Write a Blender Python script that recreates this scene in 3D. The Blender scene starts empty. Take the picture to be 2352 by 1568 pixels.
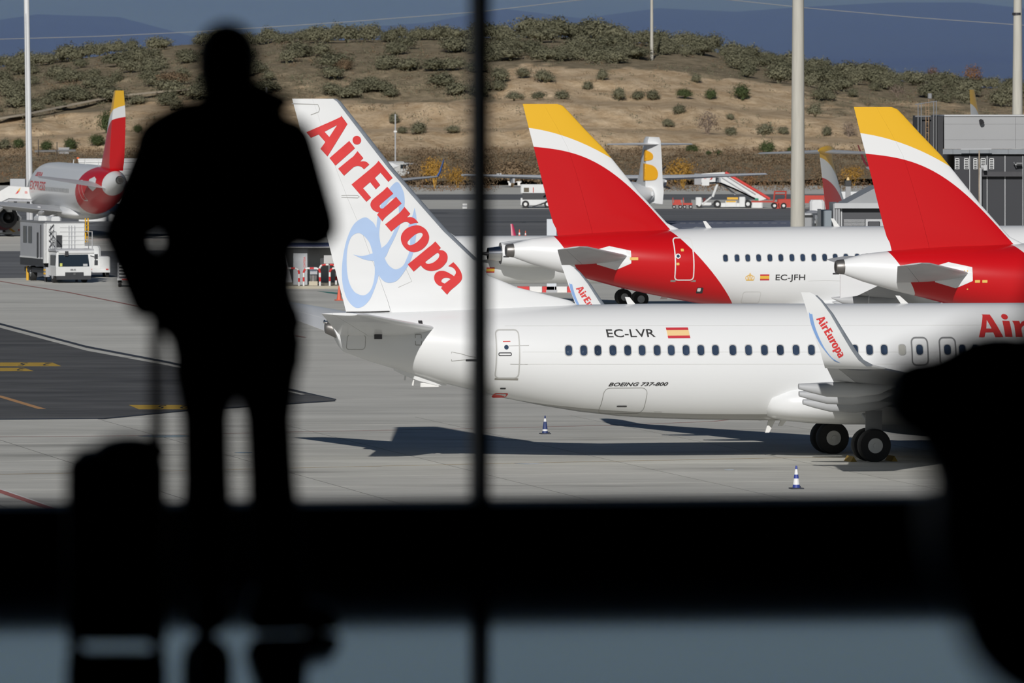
import bpy, bmesh, math, random
from mathutils import Vector, Matrix, noise
from mathutils.geometry import tessellate_polygon
sc = bpy.context.scene
col = sc.collection
random.seed(7)
# ---------------------------------------------------------------- camera
F = 18000.0      # focal length in pixels of the 2352 x 1568 frame
CX, HY = 1176.0, 160.0   # principal column, horizon row
H = 13.35        # camera height above the apron
EYE = 1.63       # camera height above the hall floor
FZ = H - EYE
cam = bpy.data.objects.new('camera', bpy.data.cameras.new('camera'))
col.objects.link(cam)
cam.location = (0, 0, H)
cam.rotation_euler = (math.pi/2, 0, 0)
cam.data.sensor_width = 36.0
cam.data.lens = F/2352*36
cam.data.shift_y = -(784-HY)/2352
cam.data.clip_start = 0.5
cam.data.clip_end = 60000
cam.data.dof.use_dof = True
cam.data.dof.focus_distance = 285
cam.data.dof.aperture_fstop = 4.3
sc.camera = cam
# ---------------------------------------------------------------- light
sc.view_settings.view_transform = 'Standard'
sc.view_settings.look = 'None'
sc.view_settings.exposure = 0.0
sc.view_settings.gamma = 1.0
sc.view_settings.use_curve_mapping = False
SUN_DIR = Vector((3.11, 26.8, -12.36)).normalized()
wd = bpy.data.worlds.new('sky'); sc.world = wd; wd.use_nodes = True
nt = wd.node_tree; nt.nodes.clear()
sky = nt.nodes.new('ShaderNodeTexSky'); sky.sky_type = 'NISHITA'; sky.sun_disc = False
sky.sun_elevation = math.asin(-SUN_DIR.z)
sky.sun_rotation = math.atan2(-SUN_DIR.x, -SUN_DIR.y)
sky.air_density = 1.0; sky.dust_density = 0.4; sky.ozone_density = 4.0
bg = nt.nodes.new('ShaderNodeBackground'); bg.inputs['Strength'].default_value = 0.024
wo = nt.nodes.new('ShaderNodeOutputWorld')
nt.links.new(sky.outputs[0], bg.inputs[0]); nt.links.new(bg.outputs[0], wo.inputs[0])
sl = bpy.data.lights.new('sun', 'SUN'); sl.energy = 3.4; sl.angle = math.radians(0.53); sl.color = (1.0, 0.975, 0.93)
so = bpy.data.objects.new('sun', sl); col.objects.link(so)
so.rotation_euler = SUN_DIR.to_track_quat('-Z', 'Y').to_euler(); so.location = (-40, -60, 90)

# ---------------------------------------------------------------- helpers
def W(px, py, Y):
    return Vector(((px-CX)*Y/F, Y, H-(py-HY)*Y/F))
def G(px, py, z=0.0):
    Y = F*(H-z)/(py-HY)
    return Vector(((px-CX)*Y/F, Y, z))
def lerp(a, b, t): return a+(b-a)*t

MATS = {}
def mat(name, c, rough=0.5, metal=0.0, coat=0.0, var=0.0, vscale=3.0, bump=0.0, spec=None, c2=None, stretch=None):
    """procedural material: base colour with noise variation (object coordinates)"""
    if name in MATS: return MATS[name]
    m = bpy.data.materials.new(name); m.use_nodes = True; MATS[name] = m
    n = m.node_tree.nodes; l = m.node_tree.links
    b = n['Principled BSDF']
    b.inputs['Roughness'].default_value = rough; b.inputs['Metallic'].default_value = metal
    if coat: b.inputs['Coat Weight'].default_value = coat; b.inputs['Coat Roughness'].default_value = 0.08
    if spec is not None: b.inputs['Specular IOR Level'].default_value = spec
    c = tuple(c)+(1,) if len(c) == 3 else c
    b.inputs['Base Color'].default_value = c
    if var or bump or c2:
        tc = n.new('ShaderNodeTexCoord'); nz = n.new('ShaderNodeTexNoise')
        nz.inputs['Scale'].default_value = vscale; nz.inputs['Detail'].default_value = 6
        if stretch:
            mp = n.new('ShaderNodeMapping'); mp.inputs['Scale'].default_value = stretch
            l.new(tc.outputs['Object'], mp.inputs[0]); l.new(mp.outputs[0], nz.inputs['Vector'])
        else: l.new(tc.outputs['Object'], nz.inputs['Vector'])
        if var or c2:
            cr = n.new('ShaderNodeValToRGB')
            lo = tuple(x*(1-var) for x in c[:3])+(1,); hi = tuple(min(1, x*(1+var)) for x in c[:3])+(1,)
            if c2: lo = tuple(c2)+(1,)
            cr.color_ramp.elements[0].color = lo; cr.color_ramp.elements[1].color = hi
            cr.color_ramp.elements[0].position = 0.3; cr.color_ramp.elements[1].position = 0.7
            l.new(nz.outputs['Fac'], cr.inputs[0]); l.new(cr.outputs[0], b.inputs['Base Color'])
        if bump:
            bp = n.new('ShaderNodeBump'); bp.inputs['Strength'].default_value = bump
            l.new(nz.outputs['Fac'], bp.inputs['Height']); l.new(bp.outputs[0], b.inputs['Normal'])
    return m

def link(o, parent=None):
    col.objects.link(o)
    if parent is not None: o.parent = parent
    return o
def tag(o, label=None, cat=None, group=None, kind=None):
    if label: o['label'] = label
    if cat: o['category'] = cat
    if group: o['group'] = group
    if kind: o['kind'] = kind
    return o
def root(name, label, cat, loc=(0, 0, 0), rz=0.0, group=None):
    o = bpy.data.objects.new(name, None); col.objects.link(o)
    o.empty_display_size = 0.2
    o.location = loc; o.rotation_euler = (0, 0, rz)
    return tag(o, label, cat, group)
def struct(o): o['kind'] = 'structure'; return o

class MB:
    """collects shapes into one mesh"""
    def __init__(s): s.v = []; s.f = []; s.m = []; s.cur = 0
    def add(s, vs, fs):
        o = len(s.v); s.v += [tuple(v) for v in vs]
        for f in fs: s.f.append(tuple(i+o for i in f)); s.m.append(s.cur)
        return s
    def box(s, a, b):
        x0, y0, z0 = a; x1, y1, z1 = b
        if x0 > x1: x0, x1 = x1, x0
        if y0 > y1: y0, y1 = y1, y0
        if z0 > z1: z0, z1 = z1, z0
        return s.add([(x0,y0,z0),(x1,y0,z0),(x1,y1,z0),(x0,y1,z0),(x0,y0,z1),(x1,y0,z1),(x1,y1,z1),(x0,y1,z1)],
              [(3,2,1,0),(4,5,6,7),(0,1,5,4),(1,2,6,5),(2,3,7,6),(3,0,4,7)])
    def cbox(s, a, b, c):
        """box with chamfered vertical+top edges"""
        x0, y0, z0 = a; x1, y1, z1 = b
        def ring(i, z): return [(x0+c+i,y0+i,z),(x1-c-i,y0+i,z),(x1-i,y0+c+i,z),(x1-i,y1-c-i,z),(x1-c-i,y1-i,z),(x0+c+i,y1-i,z),(x0+i,y1-c-i,z),(x0+i,y0+c+i,z)]
        return s.loft([ring(0, z0), ring(0, z1-c), ring(c*0.6, z1)], cap=True)
    def loft(s, rings, cap=True, closed=True):
        n = len(rings[0]); vs = [p for r in rings for p in r]; fs = []
        for i in range(len(rings)-1):
            for j in range(n if closed else n-1):
                k = (j+1) % n
                fs.append((i*n+j, i*n+k, (i+1)*n+k, (i+1)*n+j))
        if cap: fs.append(tuple(range(n-1, -1, -1))); fs.append(tuple(range((len(rings)-1)*n, len(rings)*n)))
        return s.add(vs, fs)
    def tube(s, pts, r, n=8, cap=True):
        pts = [Vector(p) for p in pts]
        if not isinstance(r, (list, tuple)): r = [r]*len(pts)
        rings = []; up = None
        for i, p in enumerate(pts):
            d = (pts[min(i+1, len(pts)-1)]-pts[max(i-1, 0)])
            d = d.normalized() if d.length > 1e-9 else Vector((0, 0, 1))
            if up is None: up = d.orthogonal().normalized()
            up = (up-d*up.dot(d)); up = up.normalized() if up.length > 1e-6 else d.orthogonal().normalized()
            w = d.cross(up)
            rings.append([p+(up*math.cos(2*math.pi*j/n)+w*math.sin(2*math.pi*j/n))*r[i] for j in range(n)])
        return s.loft(rings, cap)
    def capsule(s, a, b, ra, rb, n=14):
        a = Vector(a); b = Vector(b); d = (b-a); L = d.length or 1e-6; d = d/L
        pts = []; rs = []
        for k in range(5):
            t = math.pi/2*(1-k/4.0); pts.append(a-d*ra*math.sin(t)); rs.append(max(0.002, ra*math.cos(t)))
        for k in range(5):
            t = math.pi/2*(k/4.0); pts.append(b+d*rb*math.sin(t)); rs.append(max(0.002, rb*math.cos(t)))
        return s.tube(pts, rs, n)
    def ell(s, c, r, n=16, m=10, rot=None):
        rings = []
        for i in range(m+1):
            t = -math.pi/2+math.pi*i/m; ct = max(0.02, math.cos(t))
            rings.append([Vector((r[0]*ct*math.cos(2*math.pi*j/n), r[1]*ct*math.sin(2*math.pi*j/n), r[2]*math.sin(t))) for j in range(n)])
        if rot is not None: rings = [[rot @ p for p in q] for q in rings]
        return s.loft([[p+Vector(c) for p in q] for q in rings])
    def prism(s, poly, ext):
        """planar polygon (3D points) extruded by vector ext"""
        n = len(poly); e = Vector(ext); P = [Vector(p) for p in poly]
        fs = [tuple(range(n-1, -1, -1)), tuple(range(n, 2*n))]+[(i, (i+1) % n, n+(i+1) % n, n+i) for i in range(n)]
        return s.add(P+[p+e for p in P], fs)
    def build(s, name, mats, parent=None, smooth=False, fix=True):
        me = bpy.data.meshes.new(name); me.from_pydata(s.v, [], s.f)
        if not isinstance(mats, (list, tuple)): mats = [mats]
        for m in mats: me.materials.append(m)
        for p, k in zip(me.polygons, s.m): p.material_index = k
        if fix:
            bm = bmesh.new(); bm.from_mesh(me); bmesh.ops.recalc_face_normals(bm, faces=bm.faces); bm.to_mesh(me); bm.free()
        if smooth:
            for p in me.polygons: p.use_smooth = True
            if smooth is not True: 
                try: me.set_sharp_from_angle(angle=math.radians(smooth))
                except Exception: pass
        return link(bpy.data.objects.new(name, me), parent)

def crv(pts, n=5, closed=True):
    """outline: (x,y) is a corner, (x,y,1) a smooth point"""
    out = []; N = len(pts)
    for i in range(N if closed else N-1):
        p0, p1, p2, p3 = pts[(i-1) % N], pts[i], pts[(i+1) % N], pts[(i+2) % N]
        s1, s2 = len(p1) > 2, len(p2) > 2
        if not (s1 or s2): out.append(p1[:2]); continue
        a = p0 if s1 else p1; d = p3 if s2 else p2
        for k in range(n):
            t = k/n
            q = []
            for c in (0, 1):
                q.append(0.5*(2*p1[c]+(p2[c]-a[c])*t+(2*a[c]-5*p1[c]+4*p2[c]-d[c])*t*t+(3*p1[c]-a[c]-3*p2[c]+d[c])*t**3))
            out.append(tuple(q))
    if not closed: out.append(pts[-1][:2])
    return out
def sm(*pts): return [(x, y, 1) for x, y in pts]
def flat(outlines, step=None):
    """fill 2D outlines (outer + holes) -> (verts2d, tris), cut along a grid so it can follow a curved skin"""
    polys = [[Vector((x, y, 0)) for x, y in o] for o in outlines]
    tris = tessellate_polygon(polys)
    vs = [p for o in polys for p in o]
    if not step: return [(v.x, v.y) for v in vs], [tuple(t) for t in tris]
    bm = bmesh.new(); bv = [bm.verts.new(v) for v in vs]
    for t in tris:
        try: bm.faces.new([bv[i] for i in t])
        except ValueError: pass
    xs = [v.x for v in vs]; ys = [v.y for v in vs]
    for ax, lo, hi in ((0, min(xs), max(xs)), (1, min(ys), max(ys))):
        k = math.ceil(lo/step)
        while k*step < hi:
            co = [0, 0, 0]; co[ax] = k*step; no = [0, 0, 0]; no[ax] = 1
            bmesh.ops.bisect_plane(bm, geom=bm.verts[:]+bm.edges[:]+bm.faces[:], plane_co=co, plane_no=no); k += 1
    bm.verts.index_update()
    r = [(v.co.x, v.co.y) for v in bm.verts], [tuple(v.index for v in f.verts) for f in bm.faces]
    bm.free(); return r
TXT = {}
def text2d(body, bold=0.0, cap=None):
    """lettering of the built-in font -> (verts2d, faces), baseline at 0, capital height 1"""
    key = (body, bold)
    if key in TXT: return TXT[key]
    cu = bpy.data.curves.new('lettering', 'FONT'); cu.body = body; cu.offset = bold; cu.resolution_u = 3
    o = bpy.data.objects.new('lettering', cu); col.objects.link(o)
    dg = bpy.context.evaluated_depsgraph_get()
    me = bpy.data.meshes.new_from_object(o.evaluated_get(dg))
    xs = [v.co.x for v in me.vertices]; x0 = min(xs); k = 0.73
    vs = [((v.co.x-x0)/k, v.co.y/k) for v in me.vertices]; fs = [tuple(p.vertices) for p in me.polygons]
    bpy.data.objects.remove(o); bpy.data.curves.remove(cu); bpy.data.meshes.remove(me)
    TXT[key] = (vs, fs); return TXT[key]
def textw(t): return max(x for x, y in t[0])

for _t in ('EC-LVR', 'EC-JFH', 'BOEING 737-800', 'EXPRESS', 'IB', 'IBERIA', 'CIATESA', '25', '2', '5', 'ABB-352', '181'):
    text2d(_t, 0.008 if 'EC' in _t else (0.022 if 'BOE' in _t else 0.012))
import numpy as np
# ---------------------------------------------------------------- materials
white = mat('aircraft_white', (0.80, 0.81, 0.81), 0.32, coat=0.25, var=0.035, vscale=0.8, stretch=(0.4, 1, 1.6))
white2 = mat('white_paint', (0.78, 0.78, 0.76), 0.4, var=0.05, vscale=1.5)
greyp = mat('aircraft_grey', (0.22, 0.225, 0.23), 0.4, var=0.08, vscale=1.0)
ltgrey = mat('light_grey_paint', (0.48, 0.49, 0.50), 0.4, var=0.05, vscale=1.0)
edge = mat('bare_leading_edge', (0.30, 0.33, 0.37), 0.45, 0.4, var=0.1, vscale=4)
seam = mat('panel_seam', (0.33, 0.33, 0.31), 0.6)
steel = mat('polished_metal', (0.72, 0.72, 0.72), 0.18, 1.0, var=0.05)
darkmetal = mat('dark_metal', (0.06, 0.06, 0.065), 0.5, 0.5, var=0.1)
rubber = mat('tyre_rubber', (0.018, 0.018, 0.018), 0.75, var=0.2)
glass = mat('cabin_glass', (0.035, 0.055, 0.095), 0.08, spec=0.7, var=0.35, vscale=2.5)
redae = mat('red_lettering', (0.70, 0.045, 0.045), 0.4, var=0.03)
blueae = mat('pale_blue_emblem', (0.42, 0.56, 0.80), 0.4, var=0.02)
blue2 = mat('mid_blue_stripe', (0.22, 0.38, 0.70), 0.4)
blackp = mat('black_lettering', (0.03, 0.03, 0.03), 0.5)
flagred = mat('flag_red', (0.58, 0.035, 0.05), 0.5); flagyel = mat('flag_yellow', (0.85, 0.60, 0.28), 0.5); flagyel2 = mat('flag_deep_yellow', (0.82, 0.50, 0.06), 0.5)
ibred = mat('tail_red', (0.56, 0.006, 0.01), 0.3, coat=0.3, var=0.03)
ibyel = mat('tail_yellow', (0.80, 0.46, 0.03), 0.35)
gold = mat('gold_print', (0.80, 0.50, 0.12), 0.5)
signred = mat('sign_red', (0.65, 0.05, 0.04), 0.5)
orange = mat('safety_orange', (0.80, 0.16, 0.05), 0.5)
conered = mat('cone_orange', (0.72, 0.13, 0.07), 0.55)
yellowp = mat('equipment_yellow', (0.75, 0.42, 0.03), 0.5)

def poly_eval(n, l, x, co):
    v = None
    for c in co:
        if v is None: v = c; continue
        mul = n.new('ShaderNodeMath'); mul.operation = 'MULTIPLY_ADD'
        l.new(x, mul.inputs[0])
        if isinstance(v, float): mul.inputs[1].default_value = v
        else: l.new(v, mul.inputs[1])
        mul.inputs[2].default_value = float(c); v = mul.outputs[0]
    return v
def livery(name, base, layers, rough=0.3):
    """layers: (colour, axis-polynomial co, sense) -> colour where sense*(z - p(x)) > 0; several tests are joined by 'and'"""
    m = bpy.data.materials.new(name); m.use_nodes = True; n = m.node_tree.nodes; l = m.node_tree.links
    b = n['Principled BSDF']; b.inputs['Roughness'].default_value = rough
    b.inputs['Coat Weight'].default_value = 0.12; b.inputs['Coat Roughness'].default_value = 0.08; b.inputs['Specular IOR Level'].default_value = .35
    tc = n.new('ShaderNodeTexCoord'); sp = n.new('ShaderNodeSeparateXYZ'); l.new(tc.outputs['Object'], sp.inputs[0])
    cur = None
    for colr, tests in layers:
        acc = None
        for co, sense, ax in tests:
            a, o = (sp.outputs[0], sp.outputs[2]) if ax == 'x' else (sp.outputs[2], sp.outputs[0])
            pv = poly_eval(n, l, a, [float(c) for c in co])
            g = n.new('ShaderNodeMath'); g.operation = 'GREATER_THAN'
            if sense > 0: l.new(o, g.inputs[0]); l.new(pv, g.inputs[1])
            else: l.new(pv, g.inputs[0]); l.new(o, g.inputs[1])
            if acc is None: acc = g.outputs[0]
            else:
                mm = n.new('ShaderNodeMath'); mm.operation = 'MULTIPLY'; l.new(acc, mm.inputs[0]); l.new(g.outputs[0], mm.inputs[1]); acc = mm.outputs[0]
        mx = n.new('ShaderNodeMix'); mx.data_type = 'RGBA'
        l.new(acc, mx.inputs[0])
        if cur is None: mx.inputs[6].default_value = base+(1,)
        else: l.new(cur, mx.inputs[6])
        mx.inputs[7].default_value = colr+(1,); cur = mx.outputs[2]
    l.new(cur, b.inputs['Base Color'])
    return m

def naca(c): return 10*(0.2969*math.sqrt(max(c, 0))-0.126*c-0.3516*c*c+0.2843*c**3-0.1015*c**4)
def foil(name, st, mats, parent, c0=0.0, c1=1.0, n=12, tip=True):
    """lifting surface lofted through stations (LE, TE, half thickness, thickness direction)"""
    mb = MB(); rings = []
    cs = [c0+(c1-c0)*(0.5-0.5*math.cos(math.pi*i/n)) for i in range(n+1)]
    for le, te, t, d in st:
        le, te, d = Vector(le), Vector(te), Vector(d).normalized()
        up = [le.lerp(te, c)+d*t*max(naca(c), 0.02 if 0 < c < 1 else 0.03) for c in cs]
        lo = [le.lerp(te, c)-d*t*max(naca(c), 0.02 if 0 < c < 1 else 0.03) for c in cs]
        rings.append(up+lo[::-1])
    mb.loft(rings)
    return mb.build(name, mats, parent, smooth=35)

class Craft:
    def __init__(s, name, label, px, Y, yaw, cat='airplane'):
        s.a = math.radians(yaw); s.R = Vector(((px-CX)*Y/F, Y, 0))
        s.root = root(name, label, cat, s.R, s.a)
    def L(s, px, py, v=0.0):
        k = (px-CX)/F; c, sn = math.cos(s.a), math.sin(s.a)
        u = (k*(s.R.y-v*c)-s.R.x-v*sn)/(c-k*sn)
        Y = s.R.y+u*sn-v*c
        return (u, -v, H-(py-HY)*Y/F)
    def fuselage(s, st, mats, name='fuselage', n=44):
        s.st = sorted(st)
        rings = []
        for u, zt, zb, w, sh in s.st:
            zc, h = (zt+zb)/2, (zt-zb)/2
            rings.append([(u+sh*h*math.sin(2*math.pi*j/n), w*math.cos(2*math.pi*j/n), zc+h*math.sin(2*math.pi*j/n)) for j in range(n)])
        mb = MB(); mb.loft(rings)
        return mb.build(name, mats, s.root, smooth=50)
    def sec(s, u):
        st = s.st
        for a, b in zip(st, st[1:]):
            if a[0] <= u <= b[0]:
                t = (u-a[0])/(b[0]-a[0]); return [lerp(a[i], b[i], t) for i in range(4)]
        return list(st[-1][:4] if u > st[-1][0] else st[0][:4])
    def skin(s, u, z, off=0.012):
        _, zt, zb, w = s.sec(u); zc, h = (zt+zb)/2, (zt-zb)/2
        q = max(0.0, 1-((z-zc)/h)**2)
        return w*math.sqrt(q)+off
    def onskin(s, px, py):
        v = 1.8
        for _ in range(6):
            u, y, z = s.L(px, py, v); v = s.skin(u, z, 0)
        return u, z
    def decal(s, name, vf, tomap, mats, off=0.012, surf=None, side=-1, parent=None):
        """2D filled outline -> tomap -> (u,z) -> skin of the near (starboard) side"""
        vs, fs = vf; out = []
        for x, y in vs:
            u, z = tomap(x, y); yy = surf(u, z) if surf else s.skin(u, z, 0)
            out.append((u, side*(yy+off), z))
        mb = MB(); mb.add(out, fs)
        return mb.build(name, mats, parent or s.root)
    def ring_decal(s, name, pts, wdt, m, off=0.010, parent=None, side=-1, surf=None):
        """closed or open stroke along (u,z) points on the skin"""
        mb = MB(); N = len(pts); vs = []
        for i, p in enumerate(pts):
            a = Vector(pts[(i-1) % N]); b = Vector(pts[(i+1) % N]); d = (b-a).normalized(); nn = Vector((-d.y, d.x))
            for q in (-0.5, 0.5):
                u, z = p[0]+nn.x*wdt*q, p[1]+nn.y*wdt*q
                yy = surf(u, z) if surf else s.skin(u, z, 0)
                vs.append((u, side*(yy+off), z))
        mb.add(vs, [(2*i, 2*((i+1) % N), 2*((i+1) % N)+1, 2*i+1) for i in range(N)])
        return mb.build(name, m, parent or s.root)
def rrect(cx, cz, w, h, r, n=4):
    pts = []
    for sx, sz, a0 in ((1, 1, 0), (-1, 1, 90), (-1, -1, 180), (1, -1, 270)):
        for k in range(n+1):
            a = math.radians(a0+90*k/n); pts.append((cx+sx*(w/2-r)+r*math.cos(a), cz+sz*(h/2-r)+r*math.sin(a)))
    return pts
def dense(pts, step):
    out = []
    for a, b in zip(pts, pts[1:]+pts[:1]):
        d = math.hypot(b[0]-a[0], b[1]-a[1]); k = max(1, int(d/step))
        out += [(lerp(a[0], b[0], i/k), lerp(a[1], b[1], i/k)) for i in range(k)]
    return out
def cabin_window(C, u, z, w, h, gm=None):
    o = rrect(u, z, w, h, w*0.42, 4); r = rrect(u, z, w*1.22, h*1.17, w*0.48, 4); n = len(o)
    mb = MB()
    P = lambda q, off: [(a, -C.skin(a, b, off), b) for a, b in q]
    mb.cur = 0; mb.add(P(r, 0.004)+P(o, 0.016), [(i, (i+1) % n, n+(i+1) % n, n+i) for i in range(n)])
    mb.cur = 1; mb.add(P(o, 0.010), [tuple(range(n))])
    return mb.build('window', [winrim, gm or glass], C.root)
winrim = mat('window_rim', (0.50, 0.50, 0.49), 0.45)
shade = mat('window_blind', (0.42, 0.42, 0.38), 0.5)
def wheel(parent, c, r, w, hubm=None, axis='y', name='wheel'):
    mb = MB(); n = 28
    prof = [(0.55, -0.5), (0.93, -0.5), (1.0, -0.3), (1.0, 0.3), (0.93, 0.5), (0.55, 0.5)]
    rings = []
    for q, a in prof:
        ring = []
        for j in range(n):
            t = 2*math.pi*j/n; x, z = r*q*math.cos(t), r*q*math.sin(t)
            ring.append((c[0]+x, c[1]+a*w, c[2]+z) if axis == 'y' else (c[0]+a*w, c[1]+x, c[2]+z))
        rings.append(ring)
    mb.loft(rings, cap=True); t = mb.build(name, rubber, parent, smooth=40)
    hb = MB(); d = Vector((0, w*0.5+0.012, 0)) if axis == 'y' else Vector((w*0.5+0.012, 0, 0))
    C0 = Vector(c)
    hb.tube([C0-d, C0-d*0.7, C0+d*0.7, C0+d], [r*0.44, r*0.56, r*0.56, r*0.44], 20)
    hb.tube([C0-d*1.25, C0+d*1.25], r*0.16, 12)
    hb.build('hub', hubm or ltgrey, t, smooth=40)
    return t
def nacelle(C, c, L, r, parent, nm='engine', mats=None, yaw=0):
    """turbofan: cowl, lip, nozzle, plug; axis along local x, c = centre of the inlet"""
    e = MB(); cx, cy, cz = c
    st = [(0, .90), (-0.05, 1.0), (-.2, 1.06), (-.45, 1.08), (-.75, .98), (-.95, .86)]
    e.loft([[(cx+L*a, cy+r*q*math.cos(2*math.pi*j/28), cz+r*q*math.sin(2*math.pi*j/28)) for j in range(28)] for a, q in st], cap=False)
    o = e.build(nm, (mats or [white])[0], parent, smooth=50)
    f = MB(); f.tube([(cx-L*.06, cy, cz), (cx-L*.07, cy, cz)], r*.93, 28); f.build('fan', darkmetal, o)
    f = MB(); f.tube([(cx-L*.93, cy, cz), (cx-L*.94, cy, cz)], r*.86, 28); f.build('duct', darkmetal, o)
    f = MB(); f.tube([(cx-L*.80, cy, cz), (cx-L*1.12, cy, cz), (cx-L*1.2, cy, cz)], [r*.66, r*.5, r*.47], 24, cap=False); f.build('nozzle', darkmetal if mats and mats[0].name.startswith('cowl') else steel, o, smooth=40)
    f = MB(); f.tube([(cx-L*1.0, cy, cz), (cx-L*1.35, cy, cz)], [r*.34, r*.05], 20); f.build('exhaust_plug', darkmetal, o, smooth=40)
    f = MB(); f.loft([[(cx+L*a, cy+r*q*math.cos(2*math.pi*j/28), cz+r*q*math.sin(2*math.pi*j/28)) for j in range(28)] for a, q in ((.0, .9), (.015, .95), (-.04, 1.005))], cap=False); f.build('inlet_lip', steel, o, smooth=60)
    return o
# ---- the airline lettering, traced once: points of the nine letters in frame pixels
def cr(pts, ox, oy, k): return [((p[0]*k+ox, p[1]*k+oy)+tuple(p[2:])) for p in pts]
k1, k3 = 180/1568, 200/1425
c1 = lambda p: cr(p, 695, 250, k1); c2 = lambda p: cr(p, 795, 350, k1); c3 = lambda p: cr(p, 880, 470, k3); c4 = lambda p: cr(p, 770, 400, 200/980)
S = sm
circ = [(1088+87*math.cos(i*math.pi/10), 625+87*math.sin(i*math.pi/10)) for i in range(20)]
GLY = [
 [c1([(767,135),(902,302),(505,950),(367,797),(462,662),(330,510),(178,577),(88,465),(725,182,1)]), c1([(445,455),(697,320),(540,562)])],
 [c1(circ)], [c1([(935,640),(1050,785),(663,1133),(545,982)])],
 [c1([(1100,843),(1215,982),(1150,1052)]+S((1230,1047),(1290,1068))+[(1335,1112),(1228,1207)]+S((1170,1155),(1100,1140),(1030,1160),(980,1200))+[(833,1335),(717,1195)]+S((940,1010),(1020,945)))],
 [c2([(650,163),(933,508),(843,585),(687,402),(573,508),(680,650),(592,735),(478,592),(338,713),(497,900),(405,985),(110,640),(560,265,1)])],
 [c2([(820,685),(942,822)]+S((690,1035),(668,1080),(690,1118),(730,1120),(765,1093))+[(997,885),(1108,1020),(800,1280,1),(722,1375),(617,1245),(655,1195)]+S((600,1185),(530,1140),(485,1060),(500,985),(560,915),(740,765)))],
 [c3([(347,35),(442,147),(383,205)]+S((460,203),(520,232))+[(572,293),(510,300,1),(442,320)]+S((400,285),(350,280),(300,300),(240,345))+[(128,437),(30,322)]+S((230,160),(290,105)))],
 [c3(S((540,335),(640,362),(715,430),(748,530),(715,640),(620,735),(500,775),(400,745),(320,665),(285,560),(310,460),(400,375))), c3(S((610,455),(643,490),(600,560),(520,630),(440,662),(397,640),(400,595),(460,535),(540,475)))],
 [c3([(848,598),(938,703),(905,742)]+S((980,750),(1035,800),(1048,870),(1020,950),(930,1040),(800,1082),(700,1065),(640,1025))+[(610,990),(497,1092),(398,975)]+S((700,725),(790,655))), c3([(685,930)]+S((860,797),(895,790),(913,825),(890,880),(820,940),(740,967),(695,955)))],
 [c3([(1143,938)]+S((1220,1020),(1275,1110),(1290,1190),(1265,1250),(1200,1315),(1100,1400))+[(1043,1470),(943,1362),(967,1335)]+S((900,1315),(845,1255),(830,1185),(855,1120),(915,1085),(1000,1085),(1080,1120))+[(1158,1168)]+S((1187,1110),(1165,1055),(1120,1020))+[(1060,1003)]), c3([(1100,1215)]+S((1060,1195),(1000,1195),(955,1225),(955,1265))+[(1005,1288)])],
]
GLY = [[crv(o) for o in g] for g in GLY]
O0 = Vector(c1([(88, 465)])[0]); O1 = Vector(c3([(1043, 1470)])[0]); E0 = (O1-O0).normalized(); E1 = Vector((E0.y, -E0.x)); CAP = 81.5
GEM = [[[((Vector(p)-O0).dot(E0)/CAP, (Vector(p)-O0).dot(E1)/CAP) for p in o] for o in g] for g in GLY]   # letters in em units
EMLEN = (O1-O0).length/CAP
LOGO = [
 [c4(S((330,485),(220,555),(150,690),(105,860),(83,1050),(90,1230),(130,1380),(190,1470),(255,1505),(330,1480),(400,1400),(450,1280),(480,1190),(492,1125),(500,1000),(480,800),(470,640),(440,560),(400,520))),
  c4(S((260,662),(190,700),(150,800),(135,930),(140,1090),(165,1220),(220,1320),(300,1362),(360,1350),(410,1290),(440,1190),(448,1080),(437,975),(423,890),(410,840),(380,760),(320,690)))],
 [c4(S((700,87),(740,130),(775,220),(780,330),(760,450),(720,590),(660,730),(610,830),(555,940))+[(437,975)]+S((350,965),(270,935))+[(205,903)]+S((290,920),(350,912))+[(423,890),(480,780),(462,605)]+S((480,450),(530,310),(590,190),(650,115))),
  c4(S((495,690),(505,560),(530,430),(580,330),(640,270),(690,300),(712,380),(712,470),(690,560),(640,680),(580,780))+[(520,830)])],
 [c4([(400,520),(462,605)]+S((480,720),(520,830),(555,940),(590,1010),(640,1055),(690,1070),(760,1030),(800,950),(830,870),(840,770),(835,660),(822,570),(865,470))+[(893,375)]+S((910,470),(912,560),(905,700),(880,850),(840,980),(760,1120),(690,1200),(605,1222),(540,1195),(490,1130),(460,1060))+[(437,975),(423,890),(390,700)])],
]
LOGO = [[crv(o) for o in g] for g in LOGO]

# ================================================================ the white twin-jet in front
A = Craft('airliner', 'white airliner with large red lettering and pale blue loop emblem on its tail', 1176, 267.5, 12.0)
prof = [(790,722,808,.60),(850,718,830,.86),(925,716,852,1.12),(1000,713,875,1.34),(1090,709,897,1.56),(1180,705,918,1.73),(1250,702,932,1.81),(1330,699.5,945,1.86),(1420,698,955,1.88),(1500,697,960,1.88),(1600,697,963,1.88),(1740,697,965,1.88),(1950,697,966,1.88),(2352,695,966,1.88)]
st = []
for x, t, b, w in prof:
    u, _, zt = A.L(x, t); zb = A.L(x, b)[2]; st.append((u, zt, zb, w, 0))
u, _, zt = A.L(768, 735); zb = A.L(768, 800)[2]; st.append((u, zt, zb, .42, -0.45)); UT = u
zt0, zb0 = st[-2][1], st[-2][2]
for du, tt, bb, w in ((30.0, 0, 0, 1.88), (32.2, .25, .03, 1.80), (34.4, .75, .12, 1.60), (36.2, 1.5, .45, 1.15), (37.4, 2.2, .95, .6), (37.9, 2.6, 1.35, .12)):
    st.append((UT+du, zt0-tt, zb0+bb, w, 0))
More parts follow.
